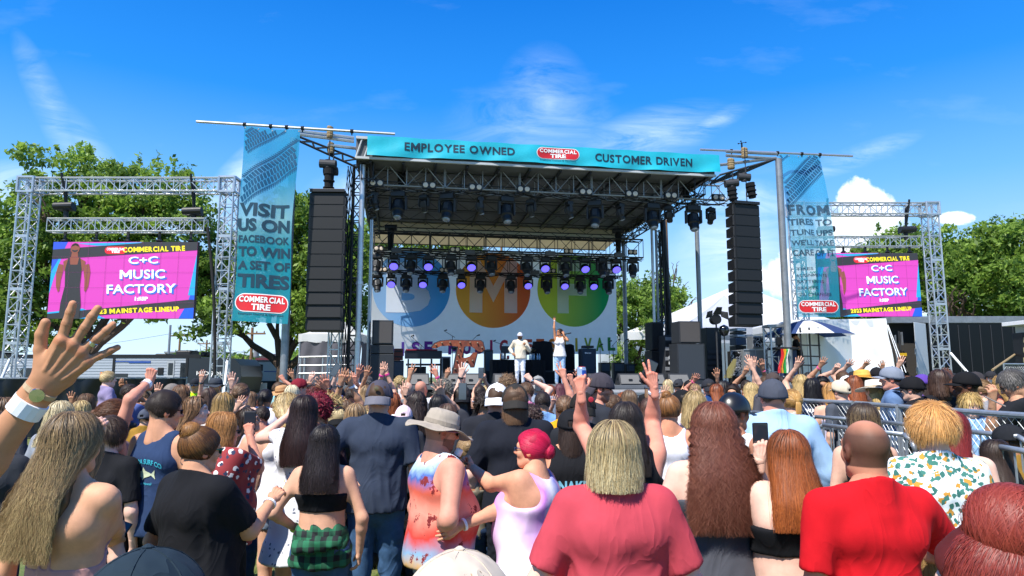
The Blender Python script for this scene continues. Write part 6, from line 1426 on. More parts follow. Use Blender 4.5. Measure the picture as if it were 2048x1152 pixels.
def ik(Sh,T,l1,l2,hint):
 v=T-Sh;d=v.length;mx=l1+l2
 if d>mx*.995:f=min(1.22,d/mx/.995);l1*=f;l2*=f;mx=l1+l2
 if d>mx*.995:T=Sh+v.normalized()*mx*.995;d=(T-Sh).length
 u=(T-Sh).normalized();a=(l1*l1-l2*l2+d*d)/(2*d);hgt=math.sqrt(max(0,l1*l1-a*a));h=Vector(hint);h=(h-u*h.dot(u)).normalized()
 return Sh+u*a+h*hgt,T
class G:pass
def person(px,py,w=None,Y=None,f=0,hair_=None,skin='f',top=('tee','#222222'),bot=('jeans','#2b3f5e'),arms=(),label='',fat=1.,fem=1,hd=(0,0),hatspec=None,gl=None,kid=False,base=0.,det=None,group='people in the crowd',h=None,feet=True,lean=0,beard=None,name='person',shoe='#2a2a2a',seed=None,bands=(),z=None,hw=None,sit=False,hsz=1.):
 st=(hair_ or{}).get('s','buzz');Wd=hw or(.185 if hatspec else{'long':.195,'curly':.23,'bob':.20,'curlyshort':.20}.get(st,.172))
 if Y is None:Y=FPX*Wd/w
 if Y>1.3 and not kid:Y*={'long':1.10,'curly':1.12,'bob':1.12,'bun':1.05,'pony':1.05,'short':1.03}.get(st,1.0)
 if det is None:det=0 if Y<5.2 else(1 if Y<9.5 else 2)
 T=at(px,py,Y);seed=seed if seed is not None else int(px*7+py)%9973;rr=random.Random(seed)
 topz=T.z if z is None else z;H=topz-base-(.018 if hatspec else.010);s=H/1.75;s=s if kid else max(.80,min(1.16,s));hs=(.9 if kid else(1.0 if not fem else.96))*min(1.04,max(.92,s))
 root=empty(name,(T.x,Y,base),math.radians(f),label,'person',group);inv=Matrix.Rotation(-math.radians(f),3,'Z')
 if abs(H/1.75-s)>.001 and not kid:H=1.75*s if H/1.75>s else H;
 zh=H-.122*hs;zn=zh-.135*hs;shz=zn-.072*s;shx=(.185 if not fem else.158)*s*(1+(fat-1)*.45);F_=fat
 hipz=.53*H*(1.0);chz=shz-.10*s;wz=(shz+hipz)/2-.02
 ly=lean
 yaw,pit=hd;hm=Matrix.Translation((0,ly,zh))@Matrix.Rotation(math.radians(yaw),4,'Z')@Matrix.Rotation(math.radians(pit),4,'X')@Matrix.Scale(hs,4)
 skc=np.array(hx(SK.get(skin,skin)));vox={0:.011,1:.014,2:.018}[det]
 if Y<2.6 and det==0:vox=.009
 ws=.92 if fem else 1.06
 def torso(i,up=0.):
  P_=[cap((0,ly*.8-.005,chz),(0,ly*.5,wz),.135*s*F_+i,.118*s*F_*ws+i,(1.12,.78+(F_-1)*.2,1),.05),cap((0,0,wz),(0,-.01,hipz),.122*s*F_*ws+i,.152*s*F_*(1.04 if fem else.95)+i,(1.08,.80+(F_-1)*.2,1),.05),cap((-shx*.80,ly-.012,shz-.015),(shx*.80,ly-.012,shz-.015),.060*s*(1+(F_-1)*.5)+i,k=.05),cap((-shx*.5,ly*.9-.045,chz+.0),(shx*.5,ly*.9-.045,chz),.075*s*F_+i,k=.05)]
  for sx_ in(-1,1):P_.append(cap((sx_*.02,ly-.025,zn+.01),(sx_*shx*.72,ly-.02,shz+.005),.040*s+i,.042*s+i,k=.04))
  if fem:P_+=[ball((-.065*s*F_,ly+.085*s*F_,chz-.03),.062*s*F_+i,k=.04),ball((.065*s*F_,ly+.085*s*F_,chz-.03),.062*s*F_+i,k=.04)]
  if F_>1.15:P_.append(ball((0,.06*F_,wz-.02),.125*s*F_+i,(1.1,.9,1),k=.06))
  return P_
 AR={}
 l1,l2=.292*s,.255*s;spec={a[0]:a for a in arms}
 for sd_,sx_ in(('R',1),('L',-1)):
  Sh=Vector((sx_*shx,ly-.01,shz));a=spec.get(sd_)
  if a is None:
   ow=.055+.20*(F_-1);El=Sh+Vector((sx_*(ow+rr.uniform(0,.03)),-.02,-l1));Wr=El+Vector((-sx_*.02,rr.uniform(.04,.12),-l2*.95));pose='relax';hv=(Wr-El).normalized();pal=Vector((-sx_,0,0))
  elif a[1]=='hip':El=Sh+Vector((sx_*.20,-.08,-l1*.72));Wr=Vector((sx_*.19*F_,.03,hipz+.06));pose='relax';hv=Vector((-sx_*.6,.4,-.3));pal=Vector((-sx_,0,.2))
  elif a[1]=='front':El=Sh+Vector((sx_*.06,.04,-l1*.95));Wr=El+Vector((-sx_*.08,l2*.93,.04));pose='hold';hv=(Wr-El).normalized();pal=Vector((-sx_,0,.3))
  else:
   _,ax_,ay_,dY,pose=a[:5];wt=at(ax_,ay_,Y+dY)-Vector((T.x,Y,base));wt=inv@wt
   if wt.z>Sh.z:Sh=Sh+Vector((-sx_*.02,.01,.045*s))
   hint=Vector(a[5])if len(a)>5 and a[5]else(Vector((sx_*.35,.8,-.5))if wt.z>Sh.z-.05 else Vector((sx_*.5,-.3,-.8)))
   El,Wr=ik(Sh,wt,l1,l2,hint);hv=(Wr-El).normalized()*.75+Vector((0,.0,.35 if wt.z>Sh.z else 0));pal=inv@Vector(a[6])if len(a)>6 and a[6]else inv@Vector((0,1,0))
   if len(a)>7 and a[7]:hv=inv@Vector(a[7])
  AR[sd_]=(Sh,El,Wr,pose,hv,pal,sx_)
 kind_=top[0];fa=1+(F_-1)*.8;armr=(.047 if not fem else.041)*s*fa
 def armp(sd_,i,part=2,cut=None):
  Sh,El,Wr,*_=AR[sd_];c=None;P_=[]
  if cut is not None:e=Sh+(El-Sh)*cut;d=(El-Sh).normalized();c=[((d.x,d.y,d.z),d.dot(e))]
  P_.append(cap(Sh,El,armr*1.12+i,armr*.86+i+(.007 if c and kind_=='tee' else 0),k=.035 if part<2 else.045,clip=c))
  if part>1:mid=El.lerp(Wr,.28);P_+=[cap(El,mid,armr*.84+i,armr*.83+i,k=.03),cap(mid,Wr,armr*.83+i,.0245*s*(1+(fa-1)*.5)+i,k=.02)]
  return P_
 LG_=[]
 for sx_ in(-1,1):
  hx_=.085*s*(1+(F_-1)*.6);st_=rr.uniform(-.04,.06);hp=Vector((sx_*hx_,0,hipz-.02));kn=Vector((sx_*(hx_+.01),.03+st_*.5,.27*H));an=Vector((sx_*(hx_+.015),-.02+st_,.075))
  if sit:kn=hp+Vector((sx_*.03,.26*s,-.03));an=kn+Vector((0,.02,-.34*s))
  LG_.append((hp,kn,an))
 def legs(i,a=0.,b=1.):
  P_=[]
  for hp,kn,an in LG_:
   c=[((0,0,-1),-b)]if b!=1. else None;P_+=[cap(hp,kn,.088*s*fa+i,.058*s*fa+i,k=.03,clip=c),cap(kn,an,.056*s*fa+i,.040*s+i,k=.03,clip=c)]
  return P_
 pr=torso(0)+armp('R',0)+armp('L',0)+legs(0)
 for hp,kn,an in LG_:pr.append(cap((an.x,an.y-.02,.035 if not sit else an.z-.04),(an.x,an.y+.13,.028 if not sit else an.z-.05),.038,.03,k=.02))
 pr.append(cap((0,ly-.03,zh-.06),(0,ly-.03,zn-.02),.054*hs*(1+(F_-1)*.5),.06*hs*(1+(F_-1)*.5),k=.04))
 V,F=sdf(pr,vox);C=np.tile(skc,(len(V),1));VV_,FF_,CC_=[V],[F],[C];nv=len(V)
 hV,hF,hT=head_t({0:.0045,1:.007,2:.010}[det],fem);M3=np.array(hm.to_3x3());q=hV@M3.T+np.array(hm.translation)
 c=skc*np.clip(hT,0,2);c[hT[:,0]==-1]=(.75,.72,.68);c[hT[:,0]==-2]=(.06,.04,.03)
 if st=='buzz' and hair_ is not None:
  k=(hV@np.array((0,.88,-.47))<.036)&(hV[:,2]>-.055)&(np.abs(hV[:,0])<.2);top_=hair_.get('bald',.3);t=np.clip(1-top_*np.clip((hV[:,2]-.06)/.05,0,1),0,1)[:,None]*hair_.get('k',.7);c[k]=(c*(1-t)+np.array(hx(hair_['c'][0]))*t)[k]
 if beard:k=(hV[:,2]<-.035)&(hV[:,2]>-.11)&(hV[:,1]>.0)&~((np.abs(hV[:,0])<.02)&(np.abs(hV[:,2]+.06)<.008));c[k]=c[k]*.35+np.array(hx(beard))*.65
 VV_.append(q);FF_.append(hF+nv);CC_.append(c);nv+=len(q)
 for sd_ in('R','L'):
  Sh,El,Wr,pose,hv,pal,sx_=AR[sd_];tV,tF,tT=hand_t(pose,{0:.0024 if hsz>1.05 else.0035,1:.005,2:.007}[det]);t=tV.copy()*hsz*(.95 if fem else 1.03)*(.85 if kid else 1)*min(1.05,s);f2=tF
  if sx_<0:t=t*(-1,1,1);f2=tF[:,::-1]
  Mh=np.array(rotm(hv,pal));hu=Wr-0*Vector(hv);q=t@Mh.T+np.array(hu);VV_.append(q);FF_.append(f2+nv);c_=np.tile(skc,(len(q),1))*tT
  for bn in(b for b in bands if b[0]==sd_ and b[1]=='nails'):tip=tV[:,2]>.155;c_[tip&(tV[:,1]<0)]=hx(bn[2])
  CC_.append(c_);nv+=len(q)
 V=np.concatenate(VV_);F=np.concatenate(FF_);C=np.concatenate(CC_);body=npmesh('body',V,F,M_skin,root,smooth=True,cols=C)
 p=G();p.root,p.hm,p.s,p.hs,p.AR,p.shz,p.hipz,p.zn,p.shx,p.Y,p.body,p.zh,p.T,p.inv,p.wz=root,hm,s,hs,AR,shz,hipz,zn,shx,Y,body,zh,T,inv,wz
 kind=top[0];m=top[1]if not isinstance(top[1],str)else clothmat(top[1]);i={'tee':.012,'tank':.010,'strap':.008,'hood':.020,'long':.014,'dress':.010,'crop':.009,'none':0,'halter':.006}[kind]*(1 if F_<1.2 else 1.3)
 cvox=vox*(.9 if det==0 else 1)
 if kind!='none':
  zhem=hipz-.06*s;zt=9
  if kind=='crop':zhem=wz+.03
  pr=torso(i)
  if kind in('tee','tank','hood','long'):pr.append(cap((0,0,wz),(0,-.01,hipz-.03),.124*s*F_*ws+i,.172*s*F_*(1.04 if fem else.97)+i,(1.08,.84+(F_-1)*.2,1),.05))
  if kind in('tee','hood','long','dress'):
   for sd_ in 'RL':pr+=armp(sd_,i*(1.0 if kind!='tee' else 1.15)+.003,2 if kind in('long','hood')else 1,None if kind in('long','hood')else(.80 if kind=='tee' else.35))
  if kind=='hood':pr+=[cap((-.06,ly-.075,shz+.01),(.06,ly-.075,shz+.01),.045,k=.03),cap((0,ly-.08,shz),(0,ly-.09,shz-.10),.06,.03,(1.1,.5,1),k=.03)]
  if kind in('long',):pr+=[cap((-.05,ly-.06,zn+.005),(.05,ly-.06,zn+.005),.022,k=.02)]
  if kind=='dress' or(len(top)>2 and top[2]=='dress'):zhem=.36*H;pr.append(cap((0,0,hipz+.05),(0,0,.36*H),.15*s*F_,.25*s*F_,(1,.85,1),k=.06))
  nr_={'tee':.070,'tank':.088,'strap':.02,'hood':.062,'long':.060,'dress':.085,'crop':.02,'halter':.02}[kind]*(1+(F_-1)*.35)
  neckcut=kind in('tee','hood','long')
  if neckcut:pr.append(cap((0,ly-.03,zn+.03),(0,ly-.025,shz-.01),.062*hs*(1+(F_-1)*.5)+i*.6,.085*s*(1+(F_-1)*.5)+i,k=.03))
  if not neckcut:pr.append(ball((0,ly-.018,zn+.012),nr_,(1.05,1,1.1),k=.014,op='S'));pr.append(cap((0,ly,zn+.02),(0,ly,zn+.4),nr_*1.1,k=.014,op='S'))
  if kind=='tank':
   for sx_ in(-1,1):pr.append(cap((sx_*(shx+.035*s),-.4,shz+.01),(sx_*(shx+.035*s),.4,shz+.01),.078*s*(1+(F_-1)*.4),s=(1,1,1.5),k=.014,op='S'))
  D,lo,ax=field(pr,cvox)
  X,Yg,Z=ax[0][:,None,None],ax[1][None,:,None],ax[2][None,None,:]
  D=np.maximum(D,zhem-Z)
  if neckcut:D=np.maximum(D,(Z+.38*(Yg-ly)-(zn+(.012 if kind=='tee' else.03)))*.93)
  if kind in('strap','crop','halter'):
   zc={'strap':shz-.10*s,'crop':chz-.01,'halter':wz+.02}[kind];wst={'strap':.016,'crop':.022,'halter':.004}[kind];strap=np.maximum(D,np.abs(np.abs(X)-(.075*s if kind!='halter' else.02))-wst)+0*Yg*Z
   low=np.maximum(D,Z-zc-.10*np.clip(Yg*6,0,.8));D=np.minimum(low,strap)
  V,F=nets(D,lo,cvox)
  if len(V):
   V=relax(V,F,1,.35);n_=vnormals(V,F);amp={'tee':.011,'hood':.012,'long':.011,'dress':.010}.get(kind,.005)*(1 if det<2 else.6)
   stretch=V*np.array((1,1,.45));lowk=np.clip((shz+.02-V[:,2])/.25,.25,1)
   V=V+n_*((.9-np.minimum(np.abs(wav(stretch,seed,22,4)),1.4))*amp*.8*lowk+wav(V,seed+3,9,3)*amp*.4)[:,None]
   nm={'tee':'t_shirt','tank':'tank_top','strap':'strap_top','hood':'hooded_top','long':'long_sleeve_shirt','dress':'dress','crop':'crop_top','halter':'halter_top'}[kind]
   p.top=npmesh(nm,V,F,m,root,smooth=True)
   if det==0 and kind in('tee','tank'):p.top.data.materials[0]=m
 bk=bot[0];bm=None if bk=='none' else bot[1]if not isinstance(bot[1],str)else clothmat(bot[1],'denim')
 if bk in('jeans','shorts','pants'):
  i=.010 if bk!='pants' else.014;pr=[cap((0,0,wz-.06),(0,-.012,hipz),.122*s*F_*ws+.003,.150*s*F_*(1.04 if fem else.95)+.003,(1.08,.80+(F_-1)*.2,1),.04)]+legs(i)
  D,lo,ax=field(pr,max(vox,.013));Z=ax[2][None,None,:];D=np.maximum(D,Z-(wz+hipz)/2-.03)
  D=np.maximum(D,((.30*H if bk=='shorts' else.05)if not sit else-.9)+0*D-Z)if not(bk=='shorts' and fem)else np.maximum(D,.42*H-Z)
  V,F=nets(D,lo,max(vox,.013));V=V+vnormals(V,F)*(np.abs(wav(V,seed+5,30,4))*.006)[:,None];p.bot=npmesh({'jeans':'jeans','shorts':'shorts','pants':'trousers'}[bk],V,F,bm,root,smooth=True)
 elif bk=='skirt':
  D,lo,ax=field([cap((0,0,wz-.05),(0,0,.34*H),.14*s*F_,.23*s*F_,(1,.85,1),.04)],.014);Z=ax[2][None,None,:];D=np.maximum(D,np.maximum(Z-wz+.02,.34*H-Z));V,F=nets(D,lo,.014);V=V+vnormals(V,F)*(wav(V*(1,1,.1),seed+5,30,4)*.012)[:,None];npmesh('skirt',V,F,bm,root,smooth=True)
 if feet:
  for hp,kn,an in LG_:
   zf=.0 if not sit else an.z-.075;V,F=sdf([cap((an.x,an.y-.035,zf+.05),(an.x,an.y+.15,zf+.035),.047,.040,k=.02,clip=[((0,0,-1),-zf)]),cap((an.x,an.y-.02,zf+.05),(an.x,an.y-.02,zf+.10),.046,k=.02)],.014);npmesh('shoe',V,F,mat('shoe'+shoe,shoe,.7),root,smooth=True)
 if hair_ and hatspec:hair_=dict(hair_,hat=1)
 if hair_ and st!='buzz':hair(root,hm,hair_,det,seed,F_,backy=-.115-.08*(F_-1)*s-(.03 if kind in('tee','hood')else.015)-abs(min(0,pit))*.001)
 if hatspec:hat(root,hm,hatspec,det)
 if gl:glasses(root,hm,gl,det)
 for b in bands:
  if b[1]=='nails':continue
  Sh,El,Wr,*_=AR[b[0]];d=(El-Wr).normalized();t=b[3]if len(b)>3 else.03;L_=b[4]if len(b)>4 else.02;c_=Wr+d*t;rad=.031*s*(1+(fa-1)*.45)+t*.035
  mb=MB();mm=Matrix.Translation(c_)@rotm(d,(0,1,0)).to_4x4();mb.M=mm;mb.lathe([(rad*.96,-L_/2),(rad+.002,-L_/2),(rad+.002,L_/2),(rad*.96,L_/2)],16)
  wb=mb.build({'band':'wristband','watch':'watch'}[b[1]],mat('band'+b[2],b[2],.5),root)
  if b[1]=='watch':
   hd_=-(AR[b[0]][5]);hd_=(hd_-d*hd_.dot(d)).normalized();mb=MB();mb.M=Matrix.Translation(c_+hd_*rad)@rotm(hd_,d).to_4x4();mb.lathe([(.012,0),(.015,.003),(.014,.007),(.0,.008)],14);mb.build('dial',M_chrome,wb)
 PEOPLE.append(p);p.seed=seed;return p
def on_back(p,items,m,zc,w,name='lettering',target=None,side=-1):
 """project flat lettering on the back of a garment; items in metres: (text, x, z, w, h, bold[, arc])"""
 tgt=target or p.top;me=tgt.data;bvh=BVHTree.FromPolygons([v.co[:]for v in me.vertices],[tuple(q.vertices)for q in me.polygons]);vs=[];fs=[]
 for it in items:
  if isinstance(it[0],str):V,P=text_mesh(it[0],bold=it[5],fit=(it[3],it[4]))
  else:V,P=it[0]
  V,P=subdiv(V+np.array((it[1],it[2],0)),P,.03);n=len(vs);arc=it[6]if len(it)>6 else 0
  for x,z,_ in V:
   z+=arc*(1-(x/max(.01,it[3]/2))**2)if isinstance(it[0],str)else 0;loc,nor,ix,ds=bvh.ray_cast(Vector((x,side*1.0,zc+z)),Vector((0,-side,0)))
   if loc is None:loc=Vector((x,side*.1,zc+z));nor=Vector((0,side,0))
   vs.append(tuple(loc+Vector((0,side*.004,0))))
  fs+=[tuple(i+n for i in q)for q in P]
 me=bpy.data.meshes.new(name);me.from_pydata(vs,[],fs);me.materials.append(m);o=bpy.data.objects.new(name,me);COL.objects.link(o);o.parent=tgt;return o
def held(p,side,kind,label,dz=.07,**k):
 Sh,El,Wr,pose,hv,pal,sx_=p.AR[side];Rl=rotm(hv,pal).to_4x4();M0=Matrix.Translation(p.root.location)@Matrix.Rotation(p.root.rotation_euler.z,4,'Z')@Matrix.Translation(Wr)@Rl
 if kind=='phone':
  c=M0@Vector((0,.030,.095));o=empty('smartphone',c,0,label,'phone');o.rotation_mode='QUATERNION'
  q=k.get('rot');o.rotation_quaternion=(Matrix.Rotation(math.radians(q[2]),4,'Z')@Matrix.Rotation(math.radians(q[0]),4,'X')@Matrix.Rotation(math.radians(q[1]),4,'Y')).to_quaternion()if q else M0.to_quaternion()
  mb=MB();mb.box((0,0,0),(.078,.011,.158));mb.build('case',mat('phone_case',k.get('col','#1b1c20'),.4),o,bevel=.006);mb=MB();mb.box((0,-.0062,0),(.068,.0015,.148));mb.build('screen',mat('phone_screen','#2a3038',.06,spec=.9),o)
  mb=MB();mb.box((-.02,.0065,.055),(.03,.003,.03));mb.build('camera_bump',M_char,o)
 elif kind=='can':
  c=M0@Vector((.0,.045,.075));o=empty('drink_can',c,0,label,'can');mb=MB();mb.lathe([(.024,-.08),(.029,-.074),(.029,.068),(.024,.08)],18);mb.build('body',mat('can_silver','#c9ccd4',.25,.7),o,smooth=True)
  for j in range(4):
   mb=MB();a0=j*math.pi/2;r_=.0295;n=8;V=[(r_*math.cos(a0+math.pi/2*i/n),r_*math.sin(a0+math.pi/2*i/n),zz)for zz in((.0,.06)if j%2 else(-.06,0))for i in range(n+1)];mb._add(V,[(i,i+1,n+2+i,n+1+i)for i in range(n)]);mb.build('label_panel',mat('can_blue','#1f4fb0',.3,.3),o)
  mb=MB();mb.lathe([(.023,.078),(.024,.082),(.02,.083)],14);mb.build('rim',mat('can_red','#c22b34',.3),o)
 return o
def Hh(s,*c,**k):return dict(s=s,c=list(c),**k)
BR=('#3c2a1e','#74563c');DK=('#1f1713','#3f3028');BL=('#7a6340','#cdb27a');LB=('#5a4530','#a2845c');BK=('#0c0b0c','#1b181a');AU=('#4a2416','#94502a');RD=('#3b1212','#8a2c24')
def longh(c,l=.42,w=.006,**k):return Hh('long',*c,l=l,w=w,**k)
def shorth(c,l=.022,**k):return Hh('short',*c,l=l,**k)
def dotfn(base,cols,scale,thr=.30,leaf=False):
 def f(nt,mp,tc):
  N,L=nt.nodes,nt.links;last=None;src=None
  for i,c in enumerate(cols):
   v=N.new('ShaderNodeTexVoronoi');v.inputs['Scale'].default_value=scale*(1+.17*i);m2=N.new('ShaderNodeMapping');m2.inputs['Location'].default_value=(i*1.7,i*.9,i*2.3);L.new(tc.outputs['Object'],m2.inputs[0]);L.new(m2.outputs[0],v.inputs['Vector'])
   n=N.new('ShaderNodeTexNoise');n.inputs['Scale'].default_value=scale*2.2;n.inputs['Detail'].default_value=1;L.new(m2.outputs[0],n.inputs['Vector']);a=N.new('ShaderNodeMath');a.operation='MULTIPLY_ADD';L.new(n.outputs['Fac'],a.inputs[0]);a.inputs[1].default_value=.5 if not leaf else.9;a.inputs[2].default_value=-.25 if not leaf else-.45
   b=N.new('ShaderNodeMath');b.operation='ADD';L.new(v.outputs['Distance'],b.inputs[0]);L.new(a.outputs[0],b.inputs[1]);g=N.new('ShaderNodeMath');g.operation='LESS_THAN';L.new(b.outputs[0],g.inputs[0]);g.inputs[1].default_value=thr
   m=N.new('ShaderNodeMixRGB');L.new(g.outputs[0],m.inputs[0]);m.inputs[2].default_value=(*hx(c),1)
   if src is None:m.inputs[1].default_value=(*hx(base),1)
   else:L.new(src,m.inputs[1])
   src=m.outputs[0]
  return src
 return f
def rampfn(axis,stops,noise=.1,nscale=6,blot=None):
 def f(nt,mp,tc):
  N,L=nt.nodes,nt.links;s=N.new('ShaderNodeSeparateXYZ');L.new(tc.outputs['Generated'],s.inputs[0]);n=N.new('ShaderNodeTexNoise');n.inputs['Scale'].default_value=nscale;n.inputs['Detail'].default_value=5;L.new(tc.outputs['Object'],n.inputs['Vector'])
  a=N.new('ShaderNodeMath');a.operation='MULTIPLY_ADD';L.new(n.outputs['Fac'],a.inputs[0]);a.inputs[1].default_value=noise*2;L.new(s.outputs[axis],a.inputs[2]);b=N.new('ShaderNodeMath');b.operation='SUBTRACT';L.new(a.outputs[0],b.inputs[0]);b.inputs[1].default_value=noise
  r=N.new('ShaderNodeValToRGB');L.new(b.outputs[0],r.inputs[0]);e=r.color_ramp.elements;e[0].position=stops[0][0];e[0].color=(*hx(stops[0][1]),1);e[1].position=stops[-1][0];e[1].color=(*hx(stops[-1][1]),1)
  for p_,c in stops[1:-1]:k=e.new(p_);k.color=(*hx(c),1)
  if not blot:return r.outputs[0]
  n2=N.new('ShaderNodeTexNoise');n2.inputs['Scale'].default_value=9;n2.inputs['Detail'].default_value=6;n2.inputs['Roughness'].default_value=.7;L.new(tc.outputs['Object'],n2.inputs['Vector']);g=N.new('ShaderNodeMath');g.operation='GREATER_THAN';g.inputs[1].default_value=.60;L.new(n2.outputs['Fac'],g.inputs[0]);m=N.new('ShaderNodeMixRGB');L.new(g.outputs[0],m.inputs[0]);L.new(r.outputs[0],m.inputs[1]);m.inputs[2].default_value=(*hx(blot),1);return m.outputs[0]
 return f
def plaidfn(nt,mp,tc):
 N,L=nt.nodes,nt.links;s=N.new('ShaderNodeSeparateXYZ');L.new(tc.outputs['Object'],s.inputs[0]);o=[]
 for ax_ in(0,2):
  a=N.new('ShaderNodeMath');a.operation='MULTIPLY';L.new(s.outputs[ax_],a.inputs[0]);a.inputs[1].default_value=15;b=N.new('ShaderNodeMath');b.operation='FRACT';L.new(a.outputs[0],b.inputs[0]);c=N.new('ShaderNodeMath');c.operation='GREATER_THAN';L.new(b.outputs[0],c.inputs[0]);c.inputs[1].default_value=.5;o.append(c.outputs[0])
 a=N.new('ShaderNodeMath');a.operation='ADD';L.new(o[0],a.inputs[0]);L.new(o[1],a.inputs[1]);b=N.new('ShaderNodeMath');b.operation='MULTIPLY';L.new(a.outputs[0],b.inputs[0]);b.inputs[1].default_value=.5
 m=N.new('ShaderNodeMixRGB');L.new(b.outputs[0],m.inputs[0]);m.inputs[1].default_value=(*hx('#1d6a48'),1);m.inputs[2].default_value=(*hx('#11161a'),1);return m.outputs[0]
F=lambda nm,c,fn:mat(nm,c,.85,bump=.003,bscale=55,fn=fn)
f_floral=F('fabric_red_floral','#8d2b2f',dotfn('#8d2b2f',['#e8e2dc','#26324e'],17,.30));f_whitefl=F('fabric_white_floral','#e9e9ea',dotfn('#e6e7ea',['#6f7686'],26,.2))
f_palm=F('fabric_palm_print','#e6ebee',dotfn('#e4eaee',['#c98f35','#2f6a62','#3d7a6e'],21,.33,True));f_tie=F('fabric_pastel_swirl','#d6c3e0',rampfn(0,[(0,'#f0e6ee'),(.3,'#c77fd0'),(.45,'#f2eef4'),(.6,'#8a8fd8'),(.75,'#eda9a0'),(1,'#f4ecf0')],.35,3))
f_sun=F('fabric_sunset_print','#e07a5c',rampfn(2,[(0,'#d8a03a'),(.12,'#7fa6c4'),(.28,'#d23a2e'),(.5,'#ef9a85'),(.66,'#e8664c'),(.78,'#3f62a8'),(.9,'#bcd6e6'),(1,'#dfeaf2')],.16,7,'#7a1f22'));f_plaid=F('fabric_green_plaid','#1d6a48',plaidfn)
f_flag=F('fabric_flag','#2a5fb8',dotfn('#1f63c4',['#eef0f4'],30,.22));f_purp=F('fabric_purple_print','#5b4a8a',dotfn('#2c2050',['#b79ad8','#7e53b8'],30,.3));f_pat=F('fabric_dark_pattern','#4a4056',dotfn('#3b3446',['#9b8fae','#6d6480'],22,.3))
DKJ=('jeans','#1b1f28');BLJ=('jeans','#3d5c80');BKP=('pants','#17181b')
p=person(-545,560,Y=1.25,fem=0,hair_=shorth(DK),skin='#b98562',top=('tank','#2f4a3a'),arms=[('R',88,772,.2,'spread',(.1,1,-.3),(-.57,.82,0),(.72,.1,1))],bands=[('R','band','#e9ebf2',.052,.032),('R','watch','#b99f7c',.012,.010)],hsz=1.08,label='person cut off at left raising a big open hand with watch and wristband',z=1.76,det=0,seed=4)
Sh,El,Wr,pose,hv,pal,sx_=p.AR['R'];mb=MB();Mh=Matrix.Translation(Wr)@rotm(hv,pal).to_4x4();mb.M=Mh;mb.lathe([(.0098,.117),(.0112,.118),(.0112,.126),(.0098,.127)],14,(.0165,.003,0));mb.build('finger_ring',M_chrome,p.root)
p=person(156,829,Y=2.5,f=-8,hd=(-6,0),hair_=longh(('#4a3b2c','#8d7350','#b39a6c'),.42,.016,n=2600,wd=1.1,f=18,sh=-.06,t=.016),skin='#cf9a78',top=('halter','#b98a84'),bot=('shorts','#7d93ad'),arms=[('R',232,1078,.42,'hold',(.7,-.5,-.5),(-.6,.7,.2))],label='bare-backed woman with long wavy light brown hair holding a phone, lower left',fat=1.05,det=0)
held(p,'R','phone','large phone held low by the woman with long wavy hair',rot=(-35,25,20))
mb=MB();zt=p.zn-.02
for sx_ in(-1,1):mb.path([(-.01,-.10,zt+.02),(sx_*.03-.02,-.125,zt-.02),(sx_*.035-.02,-.135,zt-.10),(sx_*.02-.03,-.14,zt-.20)],.004,6)
mb.build('neck_tie',clothmat('#dfc9c2'),p.root)
p=person(168,862,Y=2.95,f=5,hair_=longh(LB),top=('tank','#6a6f78'),arms=[('L',178,866,.1,'fist',(-.9,.2,-.4),(-.3,.9,0),(.7,.1,.9))],skin='p',label='person hidden behind the wavy-haired woman, raising a loosely closed pale hand')
for px,hcol,yy,lb in((300,'#20262c',1083,'dark mesh cap on a head at the very bottom left of the picture'),):
 p=person(298,1081,Y=.98,f=12,hair_=shorth(DK),hatspec=('trucker','#22303a',0,-4),top=('tee','#222a30'),fem=0,label='person under a dark mesh cap at the very bottom left of the picture',det=0,hw=.19)
p=person(915,1090,Y=.98,f=-6,hair_=longh(LB,.34,.005,n=900),hatspec=('trucker','#c9b9a6',180,4,'#2fa5ad'),top=('tee','#7a7f86'),fem=1,label='person in a beige cap with teal brim at the very bottom centre',det=0)
p=person(1972,1052,Y=1.25,f=28,hd=(10,-4),hair_=Hh('bun','#5a1d18','#7c2c22','#8f3a2c',tie=(.01,-.05,.13),br=.078,n=2600,t=.016,w=.008,l=.3),top=('strap','#5a2a34'),gl='#d8c8d4',label='person with dark red hair piled in a messy bun at the bottom right corner',skin='p',det=0,fem=1)
p=person(1225,848,Y=2.42,f=0,hd=(0,-2),hair_=Hh('bob','#5a4630','#b09a6c','#d2c398',l=.135,w=.007,n=2600,t=.020,wd=.98,f=12),top=('tee','#b8434f'),bot=DKJ,fem=1,fat=1.27,skin='p',label='broad person with blonde layered hair in a faded red t-shirt, bottom centre',det=0)
p=person(1725,832,Y=2.62,f=4,hair_=Hh('buzz','#2a1f1a',bald=.8,k=.82),top=('tee','#c0121d'),bot=BLJ,fem=0,skin='#c4866a',fat=.98,arms=[('R',1835,1118,.34,'relax',(.7,-.5,-.5))],label='man with shaved head in a bright red t-shirt, right foreground',det=0)
p=person(1425,811,Y=2.95,f=0,hair_=Hh('curly','#7a4630','#6a3a2c','#8c5a48',l=.45,w=.030,n=3000,f=38,t=.022,wd=1.45),top=('strap','#4a4c54'),bot=DKJ,fem=1,fat=1.28,skin='p',label='broad woman with very long curly copper-brown hair and grey top',det=0)
p=person(1573,862,Y=2.85,f=-4,hair_=longh(('#6e4630','#8f4a22','#b0612c'),.32,.007,n=2600,wd=1.2,f=10),top=('crop','#15161a'),bot=('jeans','#24262b'),fem=1,fat=1.2,skin='p',arms=[('L',1520,922,.10,'grip',(-.8,-.2,-.6),(.3,1,0),(.1,0,1))],bands=[('L','band','#4a3a35',.03,.008),('L','nails','#a3153d')],label='woman with long straight auburn hair filming with a raised phone',det=0)
held(p,'L','phone','black phone held up beside the long auburn hair',rot=(0,0,8))
